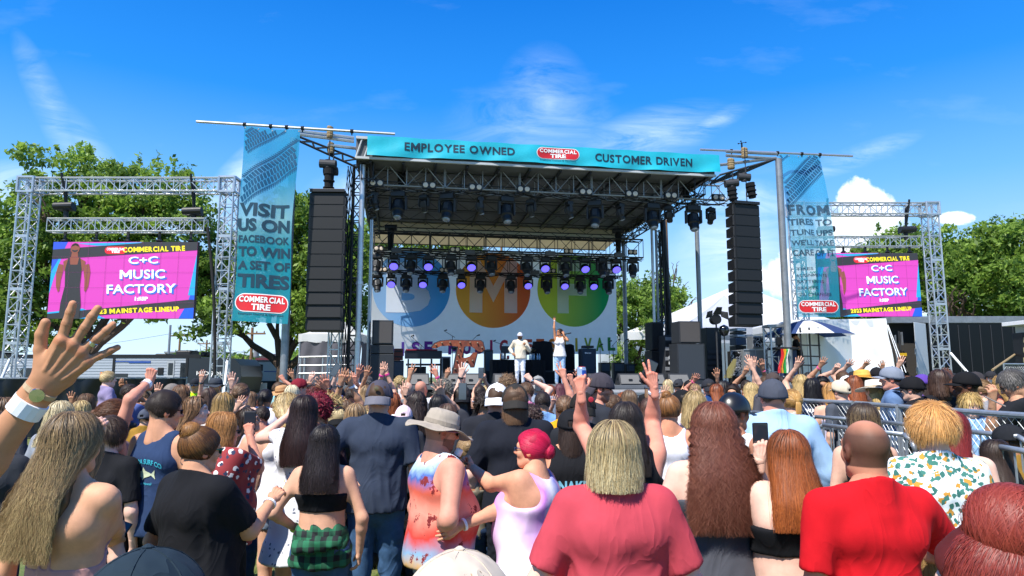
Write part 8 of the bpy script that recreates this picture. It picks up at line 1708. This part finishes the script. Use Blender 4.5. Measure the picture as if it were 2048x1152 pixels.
ROWS=[(1660,766,7.6,-2,longh(('#8a6136','#c08c4c'),.42,.004),'f',('strap','#b9b4cc'),1,'woman with straight honey-blonde hair in a lilac strap top',{}),(1644,753,8.2,165,longh(BK,.2),'m',('tee','#2a2a30'),1,'smiling woman in sunglasses facing away from the stage',dict(gl='#101010')),(1747,757,7.0,12,longh(('#4a3a28','#b79a5c','#cfae68'),.42,.016),'f',('tank','#e8e8ec'),1,'woman in cream wide-brimmed hat with long wavy golden hair',dict(hatspec=('flat','#e6dccb',0,-6,'#b9a78e',.10))),(1722,738,8.0,15,longh(BR,.3),'f',('tee',f_flag),1,'person in a golden straw hat and star-spangled blue shirt',dict(hatspec=('sun','#d9a64a',0,-4,'#c9963e',.11))),(1780,731,7.2,62,shorth(BR,.01),'r',('hood','#5f789c'),0,'man in grey cap and faded blue hooded top looking left',dict(hatspec=('cap','#7c8390',0,4))),(1822,751,6.9,40,shorth(BR,.02),'f',('hood','#1b1b1f'),0,'person in black cap and black hooded top behind the fence',dict(hatspec=('cap','#17171a',0,-4))),(1876,740,6.4,-4,Hh('bob','#2e1f1a','#4a352a',l=.13,w=.003),'f',('tee','#191a20'),0,'tall person with brown bowl-cut hair in black t-shirt',dict(fat=1.1)),(1929,741,6.5,70,shorth(BK,.01),'d',('tank','#3c3f46'),0,'dark-skinned man in black cap and grey tank top looking left',dict(hatspec=('cap','#151517',0,0),fat=1.1,arms=[('L',1868,722,1.0,'open')])),(1956,757,7.3,60,Hh('pony','#6a4f38','#9a7a54',l=.3),'p',('tee','#8c8f96'),1,'fair girl with light brown ponytail and striped grey top',{}),(2003,750,6.6,20,Hh('curly','#7a5c34','#b08c52',l=.30,w=.02),'r',('strap','#b86a5a'),1,'woman with curly golden hair and small yellow hair flower',{}),(2022,739,6.0,62,shorth(('#3d3a38','#6e6a66'),.03),'t',('tee','#1f2126'),0,'grey-haired man in black t-shirt looking down at phone',dict(hd=(0,-30),gl='#1a1a1c',arms=[('L',1985,802,-.2,'hold')])),(1940,785,6.2,175,shorth(('#8f7440','#c9a868'),.06),'p',('tee','#7fa5d0'),0,'curly blond boy in light blue t-shirt looking down at us',dict(kid=True,hd=(0,-12))),(1545,743,9.0,5,shorth(BR,.01),'r',('tee','#4c4b52'),0,'man in brown cap with lime bandana and grey shirt',dict(hatspec=('cap','#4a3f3c',0,0))),(1582,778,6.1,0,Hh('pony','#8a6434','#bd904f',l=.16),'f',('tee','#c0b4a8'),1,'woman with knotted honey ponytail beside the light blue shirt',{}),(1600,750,8.4,-6,longh(('#7a6440','#bfa26a'),.24,.016),'f',('tee','#2a2a30'),1,'woman with shaggy blonde hair left of the navy jersey',dict(arms=[('L',1592,735,.1,'open')])),(1500,766,8.6,4,longh(BL,.24,.014),'f',('tank','#d9d4cc'),1,'blonde wavy-haired woman in cream top left of the slate cap',{}),(1678,758,8.0,30,shorth(BR,.01),'f',('tee','#4a4f58'),0,'person in beige cap right of the lilac strap top',dict(hatspec=('cap','#cdbfa6',0,10))),(1694,750,9.2,10,shorth(BR,.01),'f',('tee','#9aa0a8'),0,'person in white cap with lime green strap',dict(hatspec=('cap','#dfe6e2',180,0,'#7cc42c'))),(1706,752,7.9,0,longh(AU,.40,.012),'r',('strap','#a03038'),1,'woman with long wavy reddish hair beside the straw hat',{}),(1752,733,10.5,0,shorth(DK,.01),'f',('tee','#2a2a2c'),0,'person in plain black cap far behind the straw hat',dict(hatspec=('cap','#1c1c1f',0,0))),(1812,752,8.8,0,longh(('#4a3020','#7a5236'),.3),'f',('tee','#c03038'),1,'brown-haired person in red top behind the black hooded top',dict(arms=[('L',1797,733,.1,'open')])),(1855,754,8.6,0,longh(BL,.3,.006),'f',('tank','#9a8a80'),1,'blonde person between the black hooded top and bowl-cut hair',{}),(1842,747,7.9,25,longh(DK,.2),'t',('tee',f_purp),1,'person in purple patterned head scarf and shirt',dict(hatspec=('beanie','#5a3f96',0,-10))),(1948,742,9.2,40,shorth(DK,.01),'r',('tee','#3a3a40'),0,'man in charcoal and red cap behind the ponytail girl',dict(hatspec=('cap','#3a3638',0,0))),(1981,741,13.5,180,shorth(('#8a8a88','#b0b0ae'),.02),'r',('tee','#c3c8d0'),0,'grey-bearded man in dark cap facing the camera far right',dict(hatspec=('cap','#2c2c30',0,0),beard='#c9c9c6',gl='#101010')),(2042,752,8.0,30,longh(DK,.25),'f',('tee','#3565b0'),1,'dark-haired person in blue top cut by the right edge',{}),(1892,760,8.8,10,longh(DK,.35),'f',('tee','#22252a'),1,'dark long-haired person right of the bowl-cut hair',{}),(2015,846,4.9,30,shorth(DK,.02),'m',('tee','#8a6a2c'),0,'person in black cap low behind the fence at right',dict(hatspec=('cap','#202226',0,-10))),(1985,880,4.6,10,longh(DK,.3),'f',('tee','#d0a034'),1,'child in a yellow top behind the nearest barrier',dict(kid=True)),(1905,745,10.5,0,shorth(DK,.01),'f',('tee','#8fd428'),0,'steward in lime shirt and dark cap far right',dict(hatspec=('cap','#26282c',0,0))),(1297,797,6.0,12,longh(('#3a2820','#5c4234'),.25,.003),'f',('strap','#1f2f52'),1,'brown-haired woman left of the copper top bun',{}),(1258,781,7.0,0,longh(('#4a382a','#7b6248'),.28,.002),'p',('tank','#232c48'),1,'person with short straight brown hair and navy tank',{}),(1228,789,7.2,-20,shorth(BR,.02),'r',('tee','#8e8f90'),0,'short-haired man right of the bearded profile',{}),(1246,786,7.9,0,Hh('curlyshort','#7a3f1e','#a3592c',l=.02),'f',('tee','#5a3c34'),1,'curly copper-haired person left of the straight brown hair',{}),(1363,777,6.6,20,shorth(DK,.015),'m',('tee','#d8d0cc'),0,'man in black cap with red bandana by the dirty-blonde woman',dict(hatspec=('cap','#17181b',20,0))),(1085,783,7.3,0,shorth(DK,.012),'t',('tee','#7aa3d6'),0,'short-haired man in light blue t-shirt with black backpack strap',{}),(1062,812,5.9,0,Hh('curlyshort','#241a17','#4a3530',l=.035,t=.028),'m',('tee','#22252c'),1,'dark curly head right of the olive cap man',{}),(1100,770,9.5,0,longh(AU,.22),'f',('tee','#8a3a44'),1,'reddish-brown haired person below the singer',{}),(1120,768,10.5,0,longh(('#4a2a30','#6a3a44'),.3),'f',('tee','#403040'),1,'person with plum brown hair below the singer',{}),(1076,750,9.2,0,shorth(BR,.01),'f',('tee','#8a97a8'),0,'person in light grey cap filming the two performers',dict(hatspec=('cap','#8f8f8c',180,0))),(1052,764,8.0,10,shorth(BR,.02),'p',('tee','#e48ab0'),1,'person in pink t-shirt with raised watch arm',dict(arms=[('R',1062,760,.2,'fist',(1,-.1,-.3))],bands=[('R','watch','#2a2420',.02)])),(1015,751,8.6,10,Hh('curlyshort','#4a382a','#8a6c4c',l=.035,t=.02),'f',('tee','#505868'),0,'tousled light brown head behind the olive cap man',{}),(968,788,7.2,0,Hh('curlyshort','#1b1514','#33261f',l=.04,t=.03),'t',('tee','#3f3a44'),1,'dark afro curls left of the white backwards cap',{}),(925,769,6.6,0,longh(DK,.2),'f',('tee','#1c1d22'),0,'person in black cap filming the stage with a phone',dict(hatspec=('cap','#1b1c20',180,0),arms=[('L',912,800,.25,'grip'),('R',938,802,.25,'grip')])),(898,808,5.6,-30,longh(('#3a2a22','#5a4234'),.3,.005),'f',('tee','#33363f'),1,'brown-haired woman in glasses behind the beige sun hat',dict(gl='#8a7068')),(877,790,6.2,4,longh(BK,.3,.001),'m',('tee','#24262c'),1,'person with sleek jet black hair right of the pink cap',{}),(888,758,7.2,0,Hh('curlyshort','#4a4640','#8a8478',l=.02),'f',('tee','#40424a'),0,'grey curly-topped man with a spread hand in front',dict(arms=[('L',884,790,-.25,'spread')])),(835,783,6.1,2,Hh('curly','#17110f','#33251f',l=.30,w=.022),'f',('tee','#2c2e34'),1,'person with long black spiral curls beside the pink cap',{}),(808,808,6.0,6,longh(BR,.35),'f',('tee','#30333a'),1,'person in a pale pink baseball cap',dict(hatspec=('cap','#e4ccd6',0,0))),(843,760,10.0,-25,Hh('buzz','#7a5a48',bald=.9,k=.25),'r',('tee','#e8eaf0'),0,'bald sunburnt man in white t-shirt with one arm raised',dict(arms=[('R',873,751,.1,'spread')],bands=[('R','band','#e0409a',.03,.02)])),(815,762,9.2,0,Hh('buzz','#8a7a6a',bald=.8,k=.3),'f',('tee','#6f767c'),0,'balding man in grey t-shirt with raised waving hand',dict(arms=[('R',812,788,-.3,'peace')],bands=[('R','watch','#202020',.02)])),(788,786,6.9,-60,longh(AU,.2),'p',('tee','#e4e4e8'),1,'woman in red-framed sunglasses right of the tall man',dict(gl='#c81828')),(784,764,10.0,0,longh(BL,.16,.01),'f',('tee','#c9c4c4'),1,'blonde bob right of the tall man and his grey cap',{}),(800,752,11.5,0,Hh('curlyshort','#a98c58','#cdb27c',l=.02),'f',('tee','#d8d0cc'),1,'fluffy fair head near the left monitor wedge',{}),(735,751,11.5,0,shorth(('#4a4440','#7a726c'),.02),'r',('tee','#aab0ba'),0,'grey-haired man left of the tall man, farther off',{}),(720,764,9.0,0,longh(BR,.16),'r',('tee','#b6bccb'),0,'person in white cap with long pale arm raised',dict(hatspec=('cap','#e2e2e4',0,0),arms=[('L',716,748,-.1,'open')],bands=[('L','band','#202024',.03,.03)])),(675,770,8.6,0,shorth(BR,.01),'r',('tee','#2c4e9c'),0,'person in navy and blue cap among raised hands',dict(hatspec=('cap','#22262e',180,0,'#2c56b4'))),(664,789,6.6,0,Hh('curlyshort','#6a5436','#c9ac70',l=.04),'f',('tee','#c0b4b0'),1,'curly golden-streaked head right of the crimson curls',{}),(632,776,7.4,0,Hh('curlyshort','#3a1a18','#6a2c26',l=.03),'f',('tee','#34303a'),1,'dark red wavy head behind the crimson curls',dict(arms=[('R',650,775,.0,'open')])),(585,771,8.4,0,longh(('#c9bb94','#e2d8b8'),.26,.001),'f',('tee','#c4cbe0'),1,'person with straight platinum blonde hair',{}),(566,769,9.6,-30,longh(BR,.1),'f',('tee','#7a6a58'),1,'person in tan straw hat beside the platinum hair',dict(hatspec=('sun','#b8895a',0,12,'#8a5f38',.07))),(532,778,8.2,0,Hh('pony','#2a201e','#15110f',l=.42),'m',('tee','#e6e8f0'),1,'person with long black ponytail and white top',{}),(526,812,7.6,0,shorth(DK,.02),'r',('strap','#cf2034'),1,'person in bright red strap top behind the dark-haired girl',{}),(600,755,9.6,-50,shorth(BR,.01),'f',('tee','#3f5a8c'),0,'man in dark cap with red patterned front panel',dict(hatspec=('cap','#7a1f2c',0,10,'#26262a'))),(560,764,11.5,-60,shorth(BR,.02),'r',('tee','#8fc4cc'),0,'man in aqua checked shirt with a raised fist far left of stage',dict(arms=[('R',567,760,.0,'fist')])),(484,766,7.8,-15,Hh('bun',*BR,tie=(0,-.11,0),br=.035),'p',('tank','#2a2b33'),0,'man with low dark bun and charcoal sleeveless top',dict(arms=[('L',464,772,.2,'open')],bands=[('L','band','#3a2c28',.03,.01)])),(431,755,10.5,172,shorth(DK,.02),'r',('tee','#b5e61d'),0,'steward in neon yellow shirt and grey bucket hat',dict(hatspec=('boonie','#3b4048',0,0,'#2b2f36',.055),beard='#5a4438',fat=1.25)),(392,755,12.5,185,shorth(DK,.01),'t',('tee','#b5e61d'),0,'steward in neon yellow shirt with blue mirror sunglasses',dict(hatspec=('cap','#22262c',0,0),gl='#2f6ad0')),(420,777,8.2,0,longh(('#3a2a24','#5c473c'),.22,.001),'f',('tee','#5a5048'),1,'person with smooth chestnut bob in front of the stewards',dict(arms=[('L',403,762,.1,'open')],bands=[('L','watch','#202022',.02)])),(346,765,7.8,0,shorth(BR,.02),'f',('tee','#6a6258'),0,'person in mottled grey cap above the navy tank man',dict(hatspec=('beanie','#77706a',0,0),arms=[('L',316,792,.1,'open')],bands=[('L','nails','#d02838')])),(364,771,7.0,0,Hh('curly','#4a3322','#7d5a3c',l=.34,w=.018),'f',('tee','#585058'),1,'person with long curly brown hair right of the navy tank man',{}),(176,788,7.5,0,longh(BR,.2),'t',('tee','#9a8478'),1,'person with pink-wristband hand raised by the black fence',dict(arms=[('L',144,806,.1,'spread')],bands=[('L','band','#e0308a',.03,.025)])),(165,802,6.6,0,longh(BL,.3),'f',('tee','#a09488'),1,'blonde person between the big raised hand and pale closed hand',{}),(262,768,8.8,-30,shorth(DK,.02),'m',('tee','#5c6aa0'),0,'person with hands above head beside the blonde child',dict(arms=[('L',250,778,.1,'relax'),('R',268,790,.1,'spread')])),(1417,756,9.8,5,shorth(DK,.01),'r',('tee','#1f3f74'),0,'man in dark patterned cap and navy t-shirt at the runway end',dict(hatspec=('cap','#2a2c32',180,0),fat=1.15)),(1446,762,9.4,20,longh(BK,.25),'m',('tee','#33353c'),1,'black-haired woman right of the navy t-shirt man',{}),(1465,768,8.4,150,longh(DK,.2),'t',('tee','#4a3a40'),1,'person looking back with sunglasses on head',dict(gl='#202020')),(1335,759,12.0,0,longh(('#5a4430','#d8c494'),.14),'f',('tee','#a09890'),1,'brown and blonde head just above the runway',{}),(1357,757,12.5,-30,shorth(DK,.01),'r',('tee','#444850'),0,'person in charcoal cap above the runway',dict(hatspec=('cap','#33353a',0,0))),(1378,759,12.0,0,shorth(DK,.01),'t',('tee','#2c2e34'),0,'person in black cap with a pale hand raised above runway',dict(hatspec=('cap','#17181b',180,0),arms=[('L',1385,760,-.1,'open')])),(1560,752,10.8,0,shorth(DK,.02),'f',('tee','#3a3f4a'),0,'dark-haired person below the silver pole with raised arm',dict(arms=[('L',1508,735,.1,'open')])),(1530,752,10.2,0,shorth(BR,.02),'t',('tee','#54404c'),0,'person raising a hand with pink band by the truss tower',dict(arms=[('R',1526,738,.0,'open')],bands=[('R','band','#e05a90',.03,.02)])),(1617,745,10.6,0,longh(BK,.2),'d',('tee','#1f2228'),1,'dark head with raised arm in front of the blue case',dict(arms=[('L',1596,733,.0,'open')])),(1645,748,10.8,0,shorth(('#5a5652','#8f8a84'),.02),'t',('tee','#5c6058'),0,'grey-capped man with arm raised before the white tarp',dict(hatspec=('cap','#9a8f82',0,0),arms=[('L',1640,733,.0,'open')],bands=[('L','band','#e05a90',.03,.02)])),(1684,742,10.4,0,shorth(BR,.02),'f',('tee','#7a7f8a'),0,'man with raised arm holding something pale before the tarp',dict(arms=[('L',1668,742,.0,'hold')])),(1706,741,10.9,0,shorth(DK,.02),'f',('tee','#34363c'),0,'man in black cap with raised hand before the tarp',dict(hatspec=('cap','#22242a',0,0),arms=[('L',1692,735,.0,'spread')])),(1738,744,11.0,0,longh(BR,.2),'t',('tee','#b06a60'),1,'person holding both hands high behind the straw hat',dict(arms=[('L',1728,733,.0,'open'),('R',1765,738,.1,'open')])),]
for px,py,Y,f,hr,sk,tp,fm,lb,ex in ROWS:person(px,py,Y=Y,f=f,hair_=hr,skin=sk,top=tp,bot=R.choice([BLJ,DKJ,BKP]),fem=fm,label=lb,**ex)
P_ph=PEOPLE
def free_phone(px,py,Y,rot,label,col='#1b1c20'):
 o=empty('smartphone',at(px,py,Y),0,label,'phone');o.rotation_euler=[math.radians(a)for a in rot];mb=MB();mb.box((0,0,0),(.078,.011,.158));mb.build('case',mat('phone'+col,col,.4),o,bevel=.006);mb=MB();mb.box((0,-.0062,0),(.068,.0015,.148));mb.build('screen',mat('phone_screen2','#46505a',.06,spec=.9),o)
free_phone(925,783,6.35,(0,0,0),'phone held up in two hands before the black cap');free_phone(1076,770,8.9,(0,0,0),'black phone held up below the light grey cap');free_phone(1990,803,5.75,(-60,0,60),'phone in the hands of the man looking down','#8a8078')
RH=[(598,790,7.6,[('L',632,783,.1,'open')],'m','tan hand with yellow bracelets raised left of the truss tower',[('L','band','#d8c84a',.03,.02)]),(648,795,6.6,[('R',657,772,.0,'open')],'r','hand with red nails and black watch in front of the truss tower',[('R','watch','#17181b',.02),('R','nails','#d02838')]),(692,800,6.3,[('L',682,766,.0,'open'),('R',701,768,.05,'open')],'t','pair of tan hands wears a watch and white wristband',[('L','watch','#22262c',.03),('R','band','#e6e8ee',.03,.02),('R','nails','#d02838')]),(672,785,8.0,[('L',670,756,.0,'hold')],'p','pale raised hand gripping a phone above the crowd',[]),(735,772,8.4,[('L',732,752,.0,'open')],'t','tan slim hand raised beside the stage mast',[]),(772,775,8.8,[('L',764,748,.0,'open'),('R',773,746,.1,'open')],'f','two small hands with pink bands raised above the grey cap',[('L','band','#e0409a',.02,.02),('R','band','#e0409a',.02,.02)]),(826,785,8.4,[('L',820,750,.0,'peace')],'t','hand raised in a tilted gesture before the left monitor wedge',[]),(924,800,6.9,[('L',922,752,.0,'spread')],'p','long pale arm with dark watch raised in front of rusty letter',[('L','watch','#15171a',.02)]),(900,775,10.0,[('L',893,753,.0,'relax')],'t','small loose hand raised at the foot of the rusty letter',[]),(960,770,10.0,[('L',962,760,.0,'grip'),('R',970,762,.05,'relax')],'f','pair of hands holding a small phone below the speaker case',[]),(1130,800,6.2,[('R',1128,755,.1,'peace')],'r','arm raised with two fingers between the performers',[]),(1145,792,7.4,[('R',1143,762,.1,'fist')],'r','loosely raised hand beside the tattooed arm',[]),(640,775,9.0,[('L',618,775,.1,'spread')],'f','hand with flashing ring reaching left above the red cap',[('L','watch','#9aa0a8',.02)]),(705,775,9.2,[('R',712,764,.1,'relax')],'r','red-nailed hand waving low left of the white cap',[('R','nails','#d02838')]),(1390,768,10.5,[('L',1388,762,.0,'open')],'r','hand with pink wristband raised above the runway end',[('L','band','#e05a90',.02,.02)]),(1492,760,11.0,[('L',1488,748,.0,'relax')],'t','small raised hand before the cable loom',[]),(1515,770,8.9,[('R',1503,732,.1,'open')],'f','bare arm stretched high left of the truss tower',[])]
for i,(px,py,Y,ar,sk,lb,bn)in enumerate(RH):person(px,py,Y=Y,hair_=R.choice([longh(BR,.25),longh(LB,.3),shorth(DK,.02),longh(AU,.3)]),skin=sk,top=('tee',R.choice(['#3a3f4a','#6a5a62','#8a93a4','#2a2c32'])),arms=ar,bands=bn,label='person whose '+lb,fem=R.random()<.6)
free_phone(671,740,8.0,(0,25,10),'dark phone in a pale hand above the crowd left of stage');free_phone(962,746,10.0,(0,0,0),'small phone held up before the covered speaker case')
cols_t=['#2a2c33','#3d4454','#8f949c','#b9bcc4','#1a1b1f','#7a2430','#4a5f80','#dcdde2','#5a4a52','#93702c','#35506a','#6b7a58','#c9a9a0','#20304e'];TW=['black','slate','grey','pale grey','jet black','maroon','denim blue','white','plum','mustard','steel blue','olive','dusty pink','navy']
hs_=[(longh(BR,.28),'brown long-haired'),(longh(BL,.3,.008),'blonde long-haired'),(longh(DK,.3),'dark long-haired'),(shorth(BR,.02),'brown short-haired'),(shorth(DK,.02),'dark short-haired'),(Hh('pony',*LB,l=.3),'light-brown ponytailed'),(Hh('bun',*BR),'brown bun-haired'),(longh(AU,.3),'auburn long-haired')]
where=[(0,'under the left video screen'),(440,'below the left tall banner'),(600,'below the left loudspeaker column'),(740,'below the left subwoofer stack'),(880,'below the rusty letter'),(990,'in front of the two performers'),(1180,'by the runway'),(1340,'by the runway end'),(1480,'below the grey road case'),(1640,'before the white tarp'),(1790,'before the black trailer')]
cnt={};fill=[]
for k in range(74):
 t=(k+.5)/74;px=240+1800*t+R.uniform(-14,14);Y=R.uniform(8.6,13.5)
 if px>1590:Y=max(Y,9.2)
 if 1180<px<1440:Y=R.uniform(12.0,14.0)if R.random()<.3 else R.uniform(8.3,9.6)
 fill.append((px,Y))
for k in range(20):fill.append((250+1280*(k+.5)/20+R.uniform(-20,20),R.uniform(6.6,8.3)))
for px,Y in fill:
 z=R.uniform(1.40,1.5)if 370<px<460 else R.uniform(1.52,1.76)if Y>8.5 else R.uniform(1.45,1.62);py=proj((at(px,752,Y).x,Y,z))[1]
 if any(abs(proj(q.T)[0]-px)<1365*.12/min(Y,q.Y)and abs(q.Y-Y)<.45 for q in PEOPLE):px+=22
 hr,hw_=R.choice(hs_);ti=R.randrange(14);hatc=R.choice([None,None,None,'#1d1e22','#d8d8da','#4c5260']);ww=[w_ for x_,w_ in where if px>=x_][-1].replace('the ','')
 ar=[]
 if R.random()<.22:sd=R.choice('LR');ar=[(sd,px+R.uniform(-14,14),py-R.uniform(4,16),R.uniform(-.1,.2),R.choice(['open','spread','open','relax','fist']))]
 lb='%s person, %s top%s%s %s'%(hw_,TW[ti],'' if not hatc else{'#1d1e22':' and black cap','#d8d8da':' and white cap','#4c5260':' and blue-grey cap'}[hatc],', arm up,' if ar else '',ww)
 cnt.setdefault(lb,[]).append((px,len(PEOPLE)))
 person(px,py,Y=Y,f=R.uniform(-25,25),hair_=hr,skin=R.choice(['f','p','t','r','m','f']),top=('tee',cols_t[ti]),bot=R.choice([BLJ,DKJ]),fem=R.random()<.55,hatspec=('cap',hatc,R.choice([0,180]),0)if hatc else None,arms=ar,label=lb,group='people in the far rows of the crowd',feet=Y<9)
for lb,q in cnt.items():
 if len(q)>1:
  q.sort()
  for i,(x,j)in enumerate(q):PEOPLE[j].root['label']=lb+(', leftmost' if i==0 else ', rightmost' if i==len(q)-1 else ', middle')
def sp_at(px,v):u,_=S(px,760,v);return W(u,v,FZ)
q=sp_at(1040,1.0);p=person(1040,664,Y=q.y,base=FZ+.0,f=176,hair_=shorth(DK,.02),skin='m',top=('long','#d9cdb8'),bot=('jeans','#e3e6ee'),fem=0,hatspec=('cap','#cfd0dc',0,0),gl='#c9d0dc',beard='#2a1f1b',arms=[('R',1025,706,-.05,'relax'),('L',1051,691,-.2,'grip')],label='bearded performer in white cap, cream shirt and white trousers on stage',group='performers on the stage',det=1,shoe='#3b4a60',fat=1.05)
q=sp_at(1118,1.0);p=person(1119,657,Y=q.y,base=FZ,f=182,hd=(-60,12),hair_=Hh('pony',*DK,l=.35),skin='#b9805e',top=('tank','#dfdcdc'),bot=('jeans','#9dbad8'),fem=1,gl='#1a1a1c',arms=[('R',1109,641,.0,'open'),('L',1127,668,-.15,'grip')],bands=[('R','band','#d8dae0',.02,.02)],label='singer in white top and ripped light jeans raising one arm',group='performers on the stage',det=1,shoe='#8a8f98')
bm=p.bot
mb=MB();
for k,(x,z)in enumerate(((-.09,.78),(-.10,.62),(-.08,.46),(.09,.80),(.10,.70),(.09,.60),(.10,.5),(-.1,.70))):mb.lathe([(.0,-.001),(.035,0),(.0,.003)],10,(x*-1,.085+(.0 if z<.6 else.01),z),Matrix.Rotation(-math.pi/2,4,'X')@Matrix.Scale(.5,4,(0,1,0)))
mb.build('rip',mat('rip_skin','#b9805e',.6),bm)
o=empty('microphone',at(1134,667,p.Y-.25),0,'black microphone held to the singer\'s mouth','microphone');mb=MB();mb.tube((-.05,0,-.02),(.14,0,.02),.016,.02,10);mb.build('handle',M_blk,o);mb=MB();mb.lathe([(.01,-.03),(.028,-.01),(.028,.01),(.01,.03)],10,(-.07,0,-.025),Matrix.Rotation(math.pi/2,4,'Y'));mb.build('head',M_char,o)
q=sp_at(1595,.9);p=person(1594,664,Y=q.y,base=FZ+.05,f=75,hd=(0,-25),hair_=shorth(DK,.02),skin='t',top=('tee','#17181c'),bot=('shorts','#17181c'),fem=0,hatspec=('cap','#15161a',0,0),arms=[('L',1585,694,-.1,'relax'),('R',1583,696,.1,'relax')],label='sound operator in black cap and black shirt at the mixing desk',group='stage crew',det=1,lean=.08)
def rebase():
 bpy.context.view_layer.update();seen={}
 for o in list(COL.objects):
  if o.parent or o.type!='EMPTY' or o.location.length>1e-6:continue
  ms=[c for c in o.children_recursive if c.type=='MESH']
  if not ms:continue
  P=np.concatenate([np.array([v.co[:]for v in c.data.vertices])for c in ms if len(c.data.vertices)]);loc=Vector(((P[:,0].min()+P[:,0].max())/2,(P[:,1].min()+P[:,1].max())/2,P[:,2].min()));T_=Matrix.Translation(-loc)
  for c in ms:
   if c.data.name in seen:continue
   seen[c.data.name]=1;c.data.transform(T_)
  o.location=loc
rebase()
print('TIME',time.time()-T0,len(PEOPLE));
